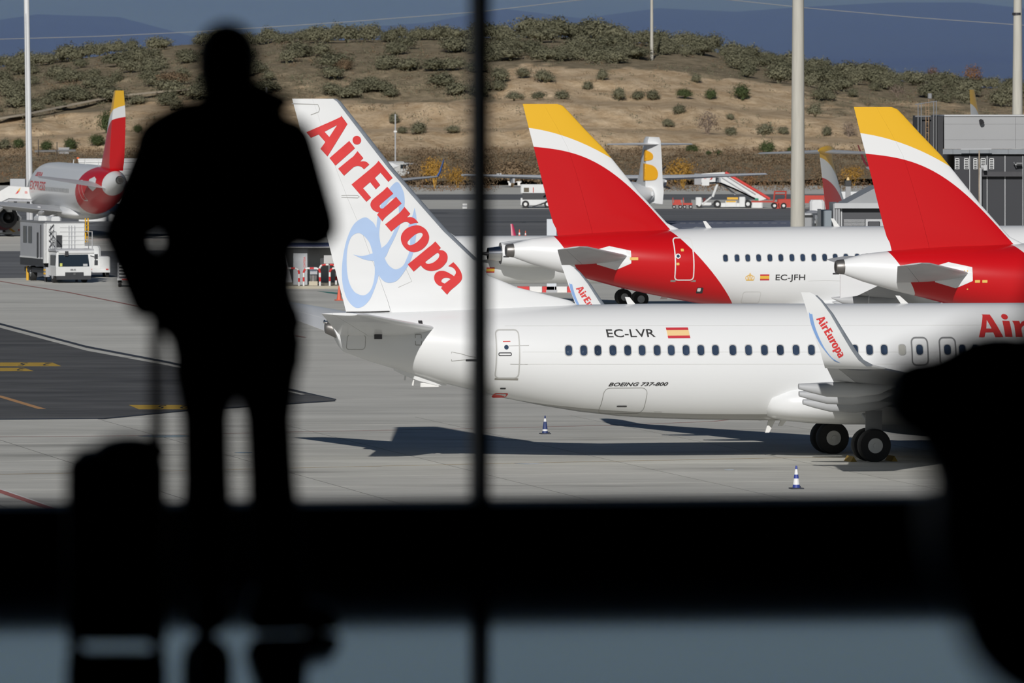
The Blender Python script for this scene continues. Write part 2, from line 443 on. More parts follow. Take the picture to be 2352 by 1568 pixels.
gb = np.polyfit([A.L(x, y, 1.2)[0] for x, y in ((1000, 882), (1130,905),(1200,922),(1320,938),(1430,946),(1520,948),(1740,951),(2000,952))], [A.L(x, y, 1.2)[2] for x, y in ((1000, 882), (1130,905),(1200,922),(1320,938),(1430,946),(1520,948),(1740,951),(2000,952))], 3)
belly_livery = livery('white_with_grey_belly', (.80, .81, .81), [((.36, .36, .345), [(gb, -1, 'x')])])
A.fuselage(st, belly_livery)
# tail cone end
mb = MB(); u, _, z = A.L(757, 752); mb.tube([(u+.35, 0, z-.1), (u-.10, 0, z), (u-.16, 0, z)], [.30, .20, .15], 18); mb.build('exhaust_pipe', mat('exhaust_metal', (.22, .21, .20), .4, .7), A.root, smooth=40)
mb = MB(); u, _, z = A.L(744, 739); mb.tube([(u+.6, 0, z-.02), (u, 0, z)], [.05, .045], 10); mb.tube([(u+.03, 0, z), (u-.02, 0, z)], [.075, .04], 10); mb.build('tail_light', steel, A.root, smooth=40)
# fin + rudder: LE, TE, hinge in frame columns for rows
FR = [(226.5, 671, 772, 716), (233, 672.5, 782, 719), (262, 680.5, 805, 729), (320, 695.5, 851, 747), (385, 712, 901.5, 770), (455, 729, 972-10, 797), (530, 748, 1028, 829), (597, 764.5, 1098, 853), (632, 773, 1122, 868), (660, 780.5, 1190, 878), (690, 788.5, 1310, 889), (717, 795, 1352, 897)]
def fst(f=None):
    out = []
    for row, te, le, hg in FR:
        a, b = A.L(le, row), A.L(te, row); h = A.L(hg, row)
        k = max(0, min(1, (row-226)/490)); t = lerp(.07, .26, k)*(0.75 if row > 620 else 1)
        out.append((Vector(a), Vector(b), t, Vector((0, 1, 0)), (a[0]-h[0])/(a[0]-b[0])))
    return out
FS = fst()
def fin_surf(u, z):
    q = FS
    for a, b in zip(q, q[1:]):
        if b[0].z <= z <= a[0].z:
            t = (a[0].z-z)/(a[0].z-b[0].z); le = lerp(a[0].x, b[0].x, t); te = lerp(a[1].x, b[1].x, t)
            c = min(1, max(0, (le-u)/(le-te))); return lerp(a[2], b[2], t)*max(.02, naca(c))
    return .1
def partfoil(name, sts, mats, parent, lo, hi):
    rings = []; mb = MB()
    for le, te, t, d, hc in sts:
        a, b = lo(hc), hi(hc)
        cs = [a+(b-a)*(.5-.5*math.cos(math.pi*i/14)) for i in range(15)]
        rings.append([le.lerp(te, c)+d*t*max(naca(c), .02) for c in cs]+[le.lerp(te, c)-d*t*max(naca(c), .02) for c in cs[::-1]])
    mb.loft(rings); return mb.build(name, mats, parent, smooth=35)
fin = partfoil('fin', FS, white, A.root, lambda h: 0, lambda h: h-.0012)
rud = partfoil('rudder', FS, white, A.root, lambda h: h, lambda h: 1)
tab = MB()
# bare metal leading edge
lez = [f for f in FS if f[0].z > FS[7][0].z-.01]
mb = MB(); rings = []
for le, te, t, d, hc in lez:
    ch = le.x-te.x; cs = [0.085*min(1, 2.2/ch)*i/5 for i in range(6)]
    rings.append([le.lerp(te, c)+d*(t*naca(c)+.012)+Vector((.012, 0, 0)) for c in cs[::-1]]+[le.lerp(te, c)-d*(t*naca(c)+.012)+Vector((.012, 0, 0)) for c in cs])
mb.loft(rings, cap=False, closed=False); mb.build('leading_edge', edge, fin, smooth=35)
pxuz = lambda x, y: (lambda q: (q[0], q[2]))(A.L(x, y, 0.15))
ltr = bpy.data.objects.new('tail_lettering', None); link(ltr, A.root)
EMOFF = 0.020
for g in GLY:
    A.decal('letter', flat([[pxuz(*p) for p in o] for o in g], .35), lambda x, y: (x, y), redae, EMOFF, fin_surf, parent=ltr)
em = bpy.data.objects.new('loop_emblem', None); link(em, A.root)
for i, g in enumerate(LOGO):
    A.decal('loop', flat([[pxuz(*p) for p in o] for o in g], .35), lambda x, y: (x, y), blueae, .008+.002*i, fin_surf, parent=em)
def seamline(pts, w=.02, surf=None, m=None, parent=None, C=None, off=.006):
    C = C or A; P = [pxuz(*p) if C is A and surf else C.onskin(*p) for p in pts]
    mb = MB(); vs = []
    for i, p in enumerate(P):
        a = Vector(P[max(i-1, 0)]); b = Vector(P[min(i+1, len(P)-1)]); d = (b-a).normalized(); nn = Vector((-d.y, d.x))
        for q in (-.5, .5):
            u, z = p[0]+nn.x*w*q, p[1]+nn.y*w*q; vs.append((u, -((surf(u, z) if surf else C.skin(u, z, 0))+off), z))
    mb.add(vs, [(2*i, 2*i+2, 2*i+3, 2*i+1) for i in range(len(P)-1)]); return mb.build('seam', m or seam, parent or C.root)
seamline([(672,238),(700,239),(731,240),(735,250),(733,257),(715,264)], .025, fin_surf, parent=rud)
seamline([(785,449),(800,448.5),(822,449),(826,452),(822,454.5),(785,453)], .022, fin_surf, parent=rud)
seamline([(903,628),(930,612),(946,646),(915,660)], .012, fin_surf, parent=fin)
seamline([(797,717),(850,716.5),(896,715)], .04, fin_surf, blackp, rud)
# stabilisers
def stab(C, tipte, tiple, rle, rte, vt, vr, side, m, eo=0.70, th=.17):
    q = [C.L(*tiple, vt), C.L(*tipte, vt), C.L(*rle, vr), C.L(*rte, vr)]
    q = [Vector((p[0], p[1]*side, p[2])) for p in q]
    # carry the root on into the tail
    k = (vr-.15)/(vt-vr); il = q[2]+(q[2]-q[0])*k; it = q[3]+(q[3]-q[1])*k
    D = Vector((0, -.1*side, 1)); D = Vector((0, .1*side, 1))
    S3 = [(il, it, th*1.05, D), (q[2], q[3], th, D), (q[0].lerp(q[2], .06), q[1].lerp(q[3], .06), th*.42, D), (q[0]+Vector((-.25, 0, 0)), q[1], th*.25, D)]
    a = foil('stabilizer', S3, m, C.root, 0, eo); b = foil('elevator', S3, m, C.root, eo+.006, 1); return a, b
stab(A, (738,720), (838,722), (992,752), (776,764), 7.15, 1.25, 1, [white])
stab(A, (738,720), (838,722), (992,752), (776,764), 7.15, 1.25, -1, [white])
mb = MB(); q = A.L(870, 772, 1.35); mb.cbox((q[0]-.14, -1.37, q[2]-.10), (q[0]+.12, -1.2, q[2]+.12), .03); mb.build('stabilizer_slot', darkmetal, A.root)
# tail skid fairing under the rear fuselage
mb = MB()
rings = []
for x, t, b, w in ((905, 846, 850, .05), (925, 850, 860, .12), (960, 862, 874, .16), (1000, 873, 884, .13), (1025, 880, 885, .04)):
    u, _, z1 = A.L(x, t); z0 = A.L(x, b)[2]
    rings.append([(u, -w, z1), (u, w, z1), (u, w*.7, z0), (u, -w*.7, z0)])
mb.loft(rings); mb.build('tail_skid', white, A.root)
mb = MB(); u, _, z = A.L(985, 882); mb.cbox((u-.3, -.07, z-.09), (u+.35, .07, z+.05), .03); mb.build('skid_shoe', white2, A.root)
for px, py in ((948, 877), (930, 865)):
    u, _, z = A.L(px, py); mb = MB(); mb.tube([(u, 0, z-.12), (u+.05, 0, z+.25)], .035, 8); mb.build('drain_mast', white2, A.root)
# keel panel: grey belly strip
grayb = mat('belly_grey', (0.45, 0.45, 0.44), 0.45, var=.08, vscale=1.2)
# doors, hatches
def door(C, x0, y0, x1, y1, rm, wd=.03, r=.14, name='door', fill=None):
    a = C.onskin(x0, y0); b = C.onskin(x1, y1)
    pts = dense(rrect((a[0]+b[0])/2, (a[1]+b[1])/2, abs(b[0]-a[0]), abs(b[1]-a[1]), r, 4), .12)
    return C.ring_decal(name, pts, wd, rm)
dr = door(A, 1137, 757, 1190, 868, mat('door_seal', (.50, .50, .48), .5), .045, .14)
seamline([(1136, 870), (1190, 871)], .07, None, mat('door_sill', (.28, .27, .24), .5), dr)
u, z = A.onskin(1163, 797); A.decal('porthole', flat([rrect(u, z, .15, .15, .07)]), lambda x, y: (x, y), glass, .014, parent=dr)
u, z = A.onskin(1160, 813); A.ring_decal('handle', rrect(u, z, .42, .09, .03), .03, darkmetal, .014, dr)
seamline([(1155, 784), (1172, 783.5)], .025, None, signred, dr, off=.013)
seamline([(1168, 794), (1215, 793)], .015, None, None, dr); seamline([(1172, 836), (1212, 836.5)], .015, None, None, dr)
hat = door(A, 1388, 891, 1473, 950, seam, .018, .2, 'cargo_hatch')
u, z = A.onskin(1428, 933); A.decal('hatch_handle', flat([rrect(u, z, .34, .05, .02)]), lambda x, y: (x, y), darkmetal, .014, parent=hat)
ob = MB(); u, z = A.onskin(1148, 908); y = -A.skin(u, z, .01)
A.decal('outflow_valve', flat([rrect(u, z, .42, .18, .05)]), lambda x, y: (x, y), signred, .014)
A.decal('outflow_valve', flat([rrect(u, z, .33, .11, .04)]), lambda x, y: (x, y), steel, .020)
u, z = A.onskin(1155, 892); A.decal('vent', flat([rrect(u, z, .18, .05, .02)]), lambda x, y: (x, y), darkmetal, .012)
hr = seamline([(1037,829),(1037,808),(1058,812),(1078,818),(1093,820)], .02); seamline([(1037,829),(1070,826)], .02)
u, z = A.onskin(1084, 827); A.decal('static_port_cover', flat([rrect(u, z, .42, .07, .03)]), lambda x, y: (x, y), darkmetal, .012)
u, z = A.onskin(966, 742); A.decal('vent', flat([rrect(u, z, .14, .18, .01)]), lambda x, y: (x, y), darkmetal, .012)
u, z = A.onskin(961, 780); A.ring_decal('access_panel', rrect(u, z, .2, .36, .02), .02, seam)
u, z = A.onskin(818, 786); A.ring_decal('access_panel', dense(rrect(u, z, .6, .5, .1), .1), .012, seam)
seamline([(1120,995-210),(1120,785)], .01)
for yy in (808, 836): seamline([(1200+20*i, yy) for i in range(50)], .010, off=.004, m=mat('faint_seam', (.62, .62, .60), .5))
seamline([(1160+30*i, 748-.05*i) for i in range(39)], .010, off=.004, m=MATS['faint_seam'])
seamline([(1150,912),(1200,921),(1300,934),(1400,943),(1520,946)], .014, off=.004)
# windows
for i, x in enumerate((1306,1340.5,1373,1407.5,1441.5,1474.5,1509,1541.5,1575.5,1609.5,1643,1683,1719,1755.5,1792,1828,1863.5,1963,1997,2030.5,2072,2112,2176,2210,2240,2272,2334)):
    u, z = A.onskin(x, 804.5-.002*(x-1306)); cabin_window(A, u, z, .235, .34, shade if x == 2072 else None)
for x in (2112, 2176):
    door(A, x-20, 775, x+20, 838, greyp, .055, .16, 'emergency_exit')
# lettering on the fuselage
def fus_text(C, t, px, py, wpx, capw, m, name, sk=0.0):
    u0, z0 = C.onskin(px, py); u1, _ = C.onskin(px+wpx, py); k = (u1-u0)/textw(t)
    return C.decal(name, (t[0], t[1]), lambda x, y: (u0+x*k+sk*y*capw, z0+y*capw), m, .014)
fus_text(A, text2d('EC-LVR', .008), 1395, 774, 111, .275, blackp, 'registration_lettering', -.1)
fus_text(A, text2d('BOEING 737-800', .022), 1397, 886.5, 134, .125, blackp, 'type_lettering', .6)
def flag(C, px, py, wpx, hpx, ym, sk=0):
    u0, z1 = C.onskin(px, py); u1, z0 = C.onskin(px+wpx, py+hpx); hh = z1-z0
    vs = []; mb = MB(); zs = [0, .25, .5, .75, 1]
    f = C.decal('flag', flat([[(0, 0), (1, 0), (1, .24), (0, .24)]], .12), lambda x, y: (lerp(u0, u1, x)+sk*(1-y)*hh, z0+y*hh), flagred, .013)
    C.decal('flag_band', flat([[(0, .24), (1, .24), (1, .76), (0, .76)]], .13), lambda x, y: (lerp(u0, u1, x)+sk*(1-y)*hh, z0+y*hh), ym, .013, parent=f)
    C.decal('flag_band', flat([[(0, .76), (1, .76), (1, 1), (0, 1)]], .12), lambda x, y: (lerp(u0, u1, x)+sk*(1-y)*hh, z0+y*hh), flagred, .013, parent=f)
flag(A, 1529, 752, 54, 24, flagyel, .1)
u0, z0 = A.onskin(2248, 774)
tl = bpy.data.objects.new('side_lettering', None); link(tl, A.root)
for g in GEM: A.decal('letter', flat([[(x*.97, y*.74) for x, y in o] for o in g], .2), lambda x, y: (u0+x, z0+y), redae, .014, parent=tl)
# aerials on the roof
for px, py, hh, lean in ((1441, 681, .35, -.14), (2072, 671, .42, -.3)):
    u, _, z = A.L(px+6, 699); mb = MB(); mb.prism([(u-.05, -.02, z-.1), (u+.28, -.02, z-.1), (u+lean+.12, -.02, z+hh*.72), (u+lean-.04, -.02, z+hh*.75)], (0, .04, 0)); mb.build('blade_aerial', white2, A.root)
# belly fairing
mb = MB(); rings = []
for x, t, b, w in ((1744, 919, 925, .3), (1752, 909, 938, .95), (1775, 896, 954, 1.6), (1820, 884, 964, 1.98), (1880, 873, 970, 2.12), (1960, 866, 973, 2.16), (2300, 866, 974, 2.16), (2420, 876, 972, 2.1), (2540, 900, 965, 1.6)):
    v = min(w, 1.9); u, _, z1 = A.L(x, t, v); z0 = A.L(x, b)[2]; zc, hh = (z1+z0)/2, (z1-z0)/2
    rings.append([(u, w*abs(math.cos(q))**.7*(1 if math.cos(q) >= 0 else -1), zc+hh*abs(math.sin(q))**.8*(1 if math.sin(q) >= 0 else -1)) for q in [2*math.pi*j/36 for j in range(36)]])
mb.loft(rings); mb.build('belly_fairing', white, A.root, smooth=50)
for px, l, w_ in ((1765, .75, .10), (1795, .3, .06)):
    u, _, z = A.L(px, 968); mb = MB(); mb.prism([(u-.12, -.03, z-l*.5), (u+.02, -.03, z-l*.5), (u+.35, -.03, z+.25), (u+.05, -.03, z+.25)], (0, .06, 0)); mb.build('drain_mast', white2, A.root)
# wings
tt = A.L(1898, 842, 17.0); tl_ = A.L(2012, 844, 17.0)
rt = Vector((10.6, -1.9, 2.05)); rl = Vector((17.3, -1.9, 2.05)); kt = Vector((9.9, -6.2, 2.55)); kl = rl.lerp(Vector(tl_), (6.2-1.9)/15.1)
def mir(v, s): v = Vector(v); return Vector((v.x, v.y*s, v.z))
for s in (1, -1):
    D = Vector((0, .1*s, 1))
    ws = [(mir((18.2, -.6, 1.95), s), mir((10.7, -.6, 1.95), s), .42, D), (mir(rl, s), mir(rt, s), .40, D), (mir(kl, s), mir(kt, s), .27, D), (mir(tl_, s), mir(tt, s), .10, D)]
    wg = foil('wing', ws, [greyp], A.root, 0, .76, 16)
    fl = foil('flap', ws, [ltgrey], A.root, .765, 1, 8)
    # slat edge
    for k, yv in ((.16, 3.9), (.40, 7.6), (.62, 11.0)):
        le = mir(rl, s).lerp(mir(tl_, s), k); te = mir(rt, s).lerp(mir(tt, s), k) if k > .3 else mir((10.2, -yv, 2.3), s)
        mb = MB(); L0 = le.x-te.x; ax = Vector((te.x, te.y, te.z-.10))
        mb.loft([[(ax.x+du, ax.y+w*math.cos(q), ax.z-.18+dz+hh*math.sin(q)) for q in [2*math.pi*j/12 for j in range(12)]] for du, w, hh, dz in ((-.95, .10, .09, .08), (-.6, .15, .15, .03), (0, .20, .24, -.03), (.9, .21, .26, -.05), (1.8, .15, .2, .0), (2.4, .03, .03, .1))])
        mb.build('flap_track_fairing', ltgrey, A.root, smooth=50)
    nacelle(A, (17.9-.5, -4.83*s, 1.55), 3.4, 1.0, A.root)
    mb = MB(); mb.prism([(17.0, -4.83*s-.12, 2.35), (14.0, -4.83*s-.12, 2.45), (13.2, -4.83*s-.12, 1.9), (16.9, -4.83*s-.12, 1.9)], (0, .24, 0)); mb.build('pylon', white, A.root)
    # winglet: base blends up from the wing tip; outer face carries stripe and lettering
    base_l, base_t = Vector(tl_), Vector(tt)
    WR = [(845, 2036, 1895, 17.0), (838, 2004, 1893, 17.35), (826, 1983, 1889, 17.55), (805, 1966, 1884, 17.68), (770, 1944, 1870, 17.78), (720, 1913, 1855, 17.87), (690, 1889, 1846, 17.92), (678, 1876, 1842, 17.94), (671, 1862, 1839.5, 17.95)]
    wst = []
    for row, le, te, vv in WR:
        wst.append((mir(A.L(le, row, vv), s), mir(A.L(te, row, vv), s), .055 if row > 680 else .03, Vector((0, 1, 0)) if row < 830 else Vector((0, 1*s, 1.2))))
    wl = foil('winglet', wst, [white], A.root, 0, 1, 10)
    mb = MB(); rings = []
    for le, te, t, d in wst[1:-1]:
        ch = le.x-te.x; cs = [0.14*i/4 for i in range(5)]; d = Vector(d).normalized()
        rings.append([le.lerp(te, c)+d*(t*naca(c)+.008)+Vector((.01, 0, 0)) for c in cs[::-1]]+[le.lerp(te, c)-d*(t*naca(c)+.008)+Vector((.01, 0, 0)) for c in cs])
    mb.loft(rings, cap=False, closed=False); mb.build('winglet_edge', edge, wl, smooth=35)
    kw = 200/1425; wp = lambda x, y: (lambda q: (q[0], q[2]))(A.L(1820+x*kw, 650+y*kw, 17.85))
    def wsurf(u, z, s=s):
        for a, b in zip(wst, wst[1:]):
            if a[0].z <= z <= b[0].z:
                t = (z-a[0].z)/(b[0].z-a[0].z); le, te = a[0].lerp(b[0], t), a[1].lerp(b[1], t); c = min(1, max(0, (le.x-u)/(le.x-te.x)))
                yc = lerp(abs(le.y), abs(te.y), c); return yc, lerp(a[2], b[2], t)*naca(c)
        return 17.8, .05
    for facing in (1, -1):      # both faces are painted
        off = (lambda u, z: (lambda q: q[0]+facing*q[1])(wsurf(u, z)))
        b0 = Vector((383, 585)); b1 = Vector((790, 1235)); e0 = (b1-b0); ln = e0.length/EMLEN; e0.normalize(); e1 = Vector((e0.y, -e0.x))
        g_ = [[[wp(*(b0+e0*x*ln+e1*y*ln)) for x, y in o] for o in g] for g in GEM]
        wt = bpy.data.objects.new('winglet_lettering', None); link(wt, A.root)
        for g in g_: A.decal('letter', flat(g), lambda x, y: (x, y), redae, .012*facing, off, -s, wt)
        stp = crv([(265,470),(285,500,1),(320,505),(345,620,1),(390,760,1),(460,920,1),(560,1090,1),(690,1235,1),(835,1315),(720,1275,1),(600,1165,1),(480,1020,1),(390,870,1),(320,710,1),(280,580,1)])
        A.decal('stripe', flat([[wp(*p) for p in stp]], .15), lambda x, y: (x, y), blue2, .012*facing, off, -s, wl)
    # main gear
    ug = 11.9
    for dv, uu in ((2.43, ug), (3.29, ug)):
        wheel(A.root, (uu, -dv*s, .565), .565, .40, mat('wheel_hub', (.62, .62, .60), .45, .2))
    mb = MB(); mb.tube([(ug, -2.86*s, .5), (ug, -2.86*s, 1.5), (ug+.15, -2.7*s, 2.2)], [.11, .13, .16], 12); mb.tube([(ug, -2.3*s, .565), (ug, -3.4*s, .565)], .09, 10)
    mb.tube([(ug, -2.86*s, 1.2), (ug-.1, -1.2*s, 1.9)], .07, 8); mb.build('gear_leg', ltgrey, A.root, smooth=40)
    mb = MB(); mb.box((ug-.28, -3.18*s, 1.0), (ug+.30, -3.22*s, 1.75)); mb.build('gear_door', greyp, A.root)
for s in (1, -1):
    wheel(A.root, (UT+33.5, .22*s, .34), .34, .2)
mb = MB(); mb.tube([(UT+33.5, 0, .34), (UT+33.4, 0, 2.0)], .08, 10); mb.tube([(UT+33.5, -.25, .34), (UT+33.5, .25, .34)], .05, 8); mb.build('nose_gear', ltgrey, A.root, smooth=40)
# wheel chocks
ck = [(A.root.matrix_basis @ Vector((11.9+du, -2.86, 0))) for du in (-.72, .72)]
for i, p in enumerate(ck):
    mb = MB(); mb.prism([(-.12, -.45, 0), (.12, -.45, 0), (0, -.45, .2)], (0, .9, 0)); o = mb.build('wheel_chock', mat('chock_dull_yellow', (.30, .19, .03), .8))
    o.location = p; o.rotation_euler = (0, 0, A.a); tag(o, ('yellow wheel chock on the tail side of the near landing gear', 'yellow wheel chock on the nose side of the near landing gear')[i], 'chock', 'wheel chocks')
# ================================================================ red-tailed narrow-bodies
RED, YEL, WHT = (0.56, 0.006, 0.01), (0.82, 0.47, 0.03), (0.80, 0.81, 0.81)
J = Craft('airliner', 'white airliner with red and yellow tail, registration EC-JFH beside a gold crown', 1281, 373.0, 12.0)
jp = [(1176,560,590,.26),(1219,548,606,.52),(1281,541,624,.88),(1352,535,641,1.22),(1418,531,659,1.50),(1485,529,674,1.73),(1551,526,687,1.88),(1601,524,696,1.94),(1680,522,708,1.97),(1760,521,716,1.975),(1850,520,719,1.975)]
FUS = []
for x, t, b, w in jp:
    u, _, zt = J.L(x, t); FUS.append((u, zt, J.L(x, b)[2], w, 0))
UA = FUS[0][0]; zt0, zb0 = FUS[-1][1], FUS[-1][2]
for du, tt, bb, w in ((28, 0, 0, 1.975), (31.3, .06, 0, 1.95), (33.5, .55, .10, 1.72), (35.4, 1.35, .45, 1.25), (36.7, 2.05, 1.0, .7), (37.2, 2.5, 1.5, .14)):
    FUS.append((UA+du, zt0-tt, zb0+bb, w, 0))
JF = [(238.5,1200.6,1281,1248),(243,1201.8,1293,1250),(256,1205,1306,1257),(294,1214.5,1341,1279),(340,1226.5,1386,1303),(392,1239.5,1428,1320),(440,1251.5,1467,1334),(485,1262.6,1507,1346),(512,1270.5,1532,1353),(524,1277,1556,1357),(541,1281,1590,1360)]
JFS = []
for row, te, le, hg in JF:
    a, b, h_ = J.L(le, row), J.L(te, row), J.L(hg, row)
    JFS.append((Vector(a), Vector(b), lerp(.08, .28, (row-238)/303)*(.8 if row > 515 else 1), Vector((0, 1, 0)), (a[0]-h_[0])/(a[0]-b[0])))
def j2(pts, v=0.0): return [(lambda q: (q[0], q[2]))(J.L(x, y, v)) for x, y in pts]
def pf(pts, deg): return np.polyfit([p[0] for p in pts], [p[1] for p in pts], deg)
p1 = pf(j2([(1200,291.5),(1214.5,294),(1262.6,303),(1305.7,316),(1352,336),(1402,362.5),(1420,373)]), 3)
p2 = pf(j2([(1218,336),(1224.5,336.6),(1269,341),(1319,354),(1365,372.4),(1412,400.6),(1451.6,437),(1488,472),(1511,497),(1538,527),(1552,543)]), 4)
fin_livery = livery('tail_bands', WHT, [(RED, [(p2, -1, 'x')]), (YEL, [(p1, 1, 'x')])])
b1 = pf([(z, u) for u, z in j2([(1548,527),(1564,543),(1591,575),(1617,604.6),(1650.6,646),(1689,696)], 1.7)], 2)
b0 = pf([(z, u) for u, z in j2([(1279,538),(1294,563),(1307,596),(1342,637)], 1.0)], 1)
fus_livery = livery('fuselage_bands', WHT, [(RED, [(b1, -1, 'z'), (b0, 1, 'z')])])
STB = [J.L(1280,573,6.2), J.L(1346,566,6.2), J.L(1443,589,1.35), J.L(1289,604,1.35)]
def narrowbody(C, detail=2):
    C.fuselage(FUS, fus_livery)
    partfoil('fin', JFS, fin_livery, C.root, lambda h: 0, lambda h: h-.0012)
    rd = partfoil('rudder', JFS, fin_livery, C.root, lambda h: h, lambda h: 1); C.rud = rd
    tt_, tl2, rl2, rt2 = [Vector(p) for p in STB]
    for s in (1, -1):
        q = [mir(p, s) for p in (tl2, tt_, rl2, rt2)]; k = 1.2/4.85; D = Vector((0, .1*s, 1))
        il, it = q[2]+(q[2]-q[0])*k, q[3]+(q[3]-q[1])*k
        S3 = [(il, it, .19, D), (q[2], q[3], .18, D), (q[0].lerp(q[2], .06), q[1].lerp(q[3], .06), .07, D), (q[0]+Vector((-.3, 0, 0)), q[1], .03, D)]
        foil('stabilizer', S3, [ltgrey], C.root, 0, .7); foil('elevator', S3, [ltgrey], C.root, .706, 1)
        # white root plate on the red skin
        pl = [(-.05, .35), (.55, .52), (1.55, .30), (1.55, -.30), (.85, -.62), (-.05, -.35)]
        cx, cz = rl2.x-1.45, rl2.z-.02
        C.decal('stabilizer_plate', flat([[(cx+a, cz+b) for a, b in pl]], .3), lambda x, y: (x, y), white, .012, side=-s)
        # wings
        ws = [(Vector((20.6, 0*s, 1.95)), Vector((13.2, 0, 1.95)), .42, D), (Vector((19.9, -1.95*s, 2.05)), Vector((13.1, -1.95*s, 2.05)), .42, D), (Vector((17.2, -6.4*s, 2.55)), Vector((12.9, -6.4*s, 2.5)), .28, D), (Vector((11.6, -16.6*s, 3.6)), Vector((10.0, -16.6*s, 3.6)), .09, D)]
        foil('wing', ws, [ltgrey], C.root, 0, .76); foil('flap', ws, [ltgrey], C.root, .766, 1, 8)
        mb = MB(); mb.prism([(9.6, -16.63*s, 2.9), (10.4, -16.63*s, 3.0), (11.7, -16.63*s, 3.6), (10.2, -16.63*s, 4.4), (9.6, -16.63*s, 4.3)], (0, .06, 0)); mb.build('wing_fence', white, C.root)
        for yv, xt in ((3.6, 13.0), (7.0, 12.7), (9.6, 12.0)):
            zz = 2.05+(yv-1.95)*.105-.25; mb = MB()
            mb.loft([[(xt+du, -yv*s+w*math.cos(a), zz+dz+hh*math.sin(a)) for a in [2*math.pi*j/12 for j in range(12)]] for du, w, hh, dz in ((-1.0, .03, .03, .1), (-.5, .15, .17, 0), (.4, .22, .26, -.05), (1.6, .2, .25, -.05), (2.6, .03, .03, .1))])
            mb.build('flap_track_fairing', ltgrey, C.root, smooth=50)
        nacelle(C, (20.4, -5.75*s, 1.55), 3.6, 1.02, C.root, mats=[C.cowl])
        mb = MB(); mb.prism([(19.6, -5.75*s-.13, 2.5), (15.5, -5.75*s-.13, 2.6), (15.2, -5.75*s-.13, 2.0), (19.4, -5.75*s-.13, 2.0)], (0, .26, 0)); mb.build('pylon', white, C.root)
        for dv in (3.33, 4.26): wheel(C.root, (13.9, -dv*s, .57), .57, .42)
        mb = MB(); mb.tube([(13.9, -3.8*s, .5), (13.9, -3.8*s, 1.6), (14.2, -3.6*s, 2.4)], [.12, .14, .18], 12); mb.tube([(13.9, -3.3*s, .57), (13.9, -4.3*s, .57)], .09, 8); mb.tube([(13.9, -3.8*s, 1.2), (13.8, -2.0*s, 2.0)], .07, 8); mb.build('gear_leg', ltgrey, C.root, smooth=40)
        wheel(C.root, (26.8, .25*s, .38), .38, .22)
    mb = MB(); mb.tube([(26.8, 0, .38), (26.7, 0, 2.0)], .09, 10); mb.tube([(26.8, -.28, .38), (26.8, .28, .38)], .05, 8); mb.build('nose_gear', ltgrey, C.root, smooth=40)
    # belly fairing
    mb = MB(); rings = []
    for u, w, zt_, zb_ in ((10.5, .5, 1.9, 1.75), (11.2, 1.3, 2.2, 1.55), (12.6, 1.9, 2.5, 1.40), (15, 2.05, 2.6, 1.38), (20, 2.05, 2.6, 1.38), (21.8, 1.5, 2.3, 1.5), (22.8, .5, 2, 1.75)):
        rings.append([(u, w*math.cos(q), (zt_+zb_)/2+(zt_-zb_)/2*math.sin(q)) for q in [2*math.pi*j/28 for j in range(28)]])
    mb.loft(rings); mb.build('belly_fairing', white, C.root, smooth=50)
    # exhaust ring
    u, zt_, zb_, w, _ = FUS[0]; zc = (zt_+zb_)/2
    mb = MB(); mb.tube([(u+.05, 0, zc), (u-.22, 0, zc), (u-.30, 0, zc), (u-.30, 0, zc), (u-.1, 0, zc)], [.335, .30, .26, .19, .16], 20); mb.build('exhaust_ring', mat('exhaust_metal', (.22, .21, .20), .4, .7), C.root, smooth=30)
    mb = MB(); mb.tube([(u-.12, 0, zc), (u-.20, 0, zc)], .15, 16); mb.build('exhaust_core', blackp, C.root)
    mb = MB(); mb.tube([(u-.15, 0, zc-.28), (u-.42, 0, zc-.30)], [.05, .03], 8); mb.build('tail_light', darkmetal, C.root)
    # aerials
    for uu, hh in ((7.3, .33), (13.6, .38), (19.0, .3)):
        zt_ = C.sec(uu)[1]; mb = MB(); mb.prism([(uu, -.02, zt_-.08), (uu+.3, -.02, zt_-.08), (uu-.05, -.02, zt_+hh), (uu-.2, -.02, zt_+hh)], (0, .04, 0)); mb.build('blade_aerial', white2, C.root)
J.cowl = white
narrowbody(J)
dj = door(J, 1544, 546, 1592, 643, white2, .055, .16)
u, z = J.onskin(1557.5, 588); J.ring_decal('porthole', rrect(u, z, .19, .19, .09), .05, white2, .014, dj); J.decal('porthole', flat([rrect(u, z, .15, .15, .07)]), lambda x, y: (x, y), glass, .016, parent=dj)
seamline([(1540, 645), (1598, 645)], .09, None, MATS['door_sill'], dj, J)
for x, y in ((1567, 574), (1557, 606)):
    u, z = J.onskin(x, y); J.decal('placard', flat([rrect(u, z, .14, .12, .02)]), lambda x, y: (x, y), gold, .014, parent=dj)
for x, y, w in ((1457, 594, .36), (1449, 594, .1)):
    u, z = J.onskin(x, y); J.decal('placard', flat([rrect(u, z, w, .14, .02)]), lambda x, y: (x, y), gold, .014)
u, z = J.onskin(1607, 667); J.decal('outflow_valve', flat([rrect(u, z, .30, .28, .04)]), lambda x, y: (x, y), darkmetal, .012); J.decal('outflow_valve', flat([rrect(u-.04, z+.03, .16, .16, .03)]), lambda x, y: (x, y), white2, .016)
u, _, z = J.L(1526, 681); mb = MB(); mb.prism([(u-.2, -.03, z-.12), (u+.12, -.03, z-.12), (u+.25, -.03, z+.2), (u-.05, -.03, z+.2)], (0, .06, 0)); mb.build('drain_mast', white2, J.root)
for x in (1666.2,1692.7,1717.2,1742.3,1768.1,1793.3,1818.8,1843.6,1869.1,1893.9,1918.3,1942.8,1968.9,1992.7,2016.8,2041.5):
    u, z = J.onskin(x, 592.5-.006*(x-1666)); cabin_window(J, u, z, .23, .33)
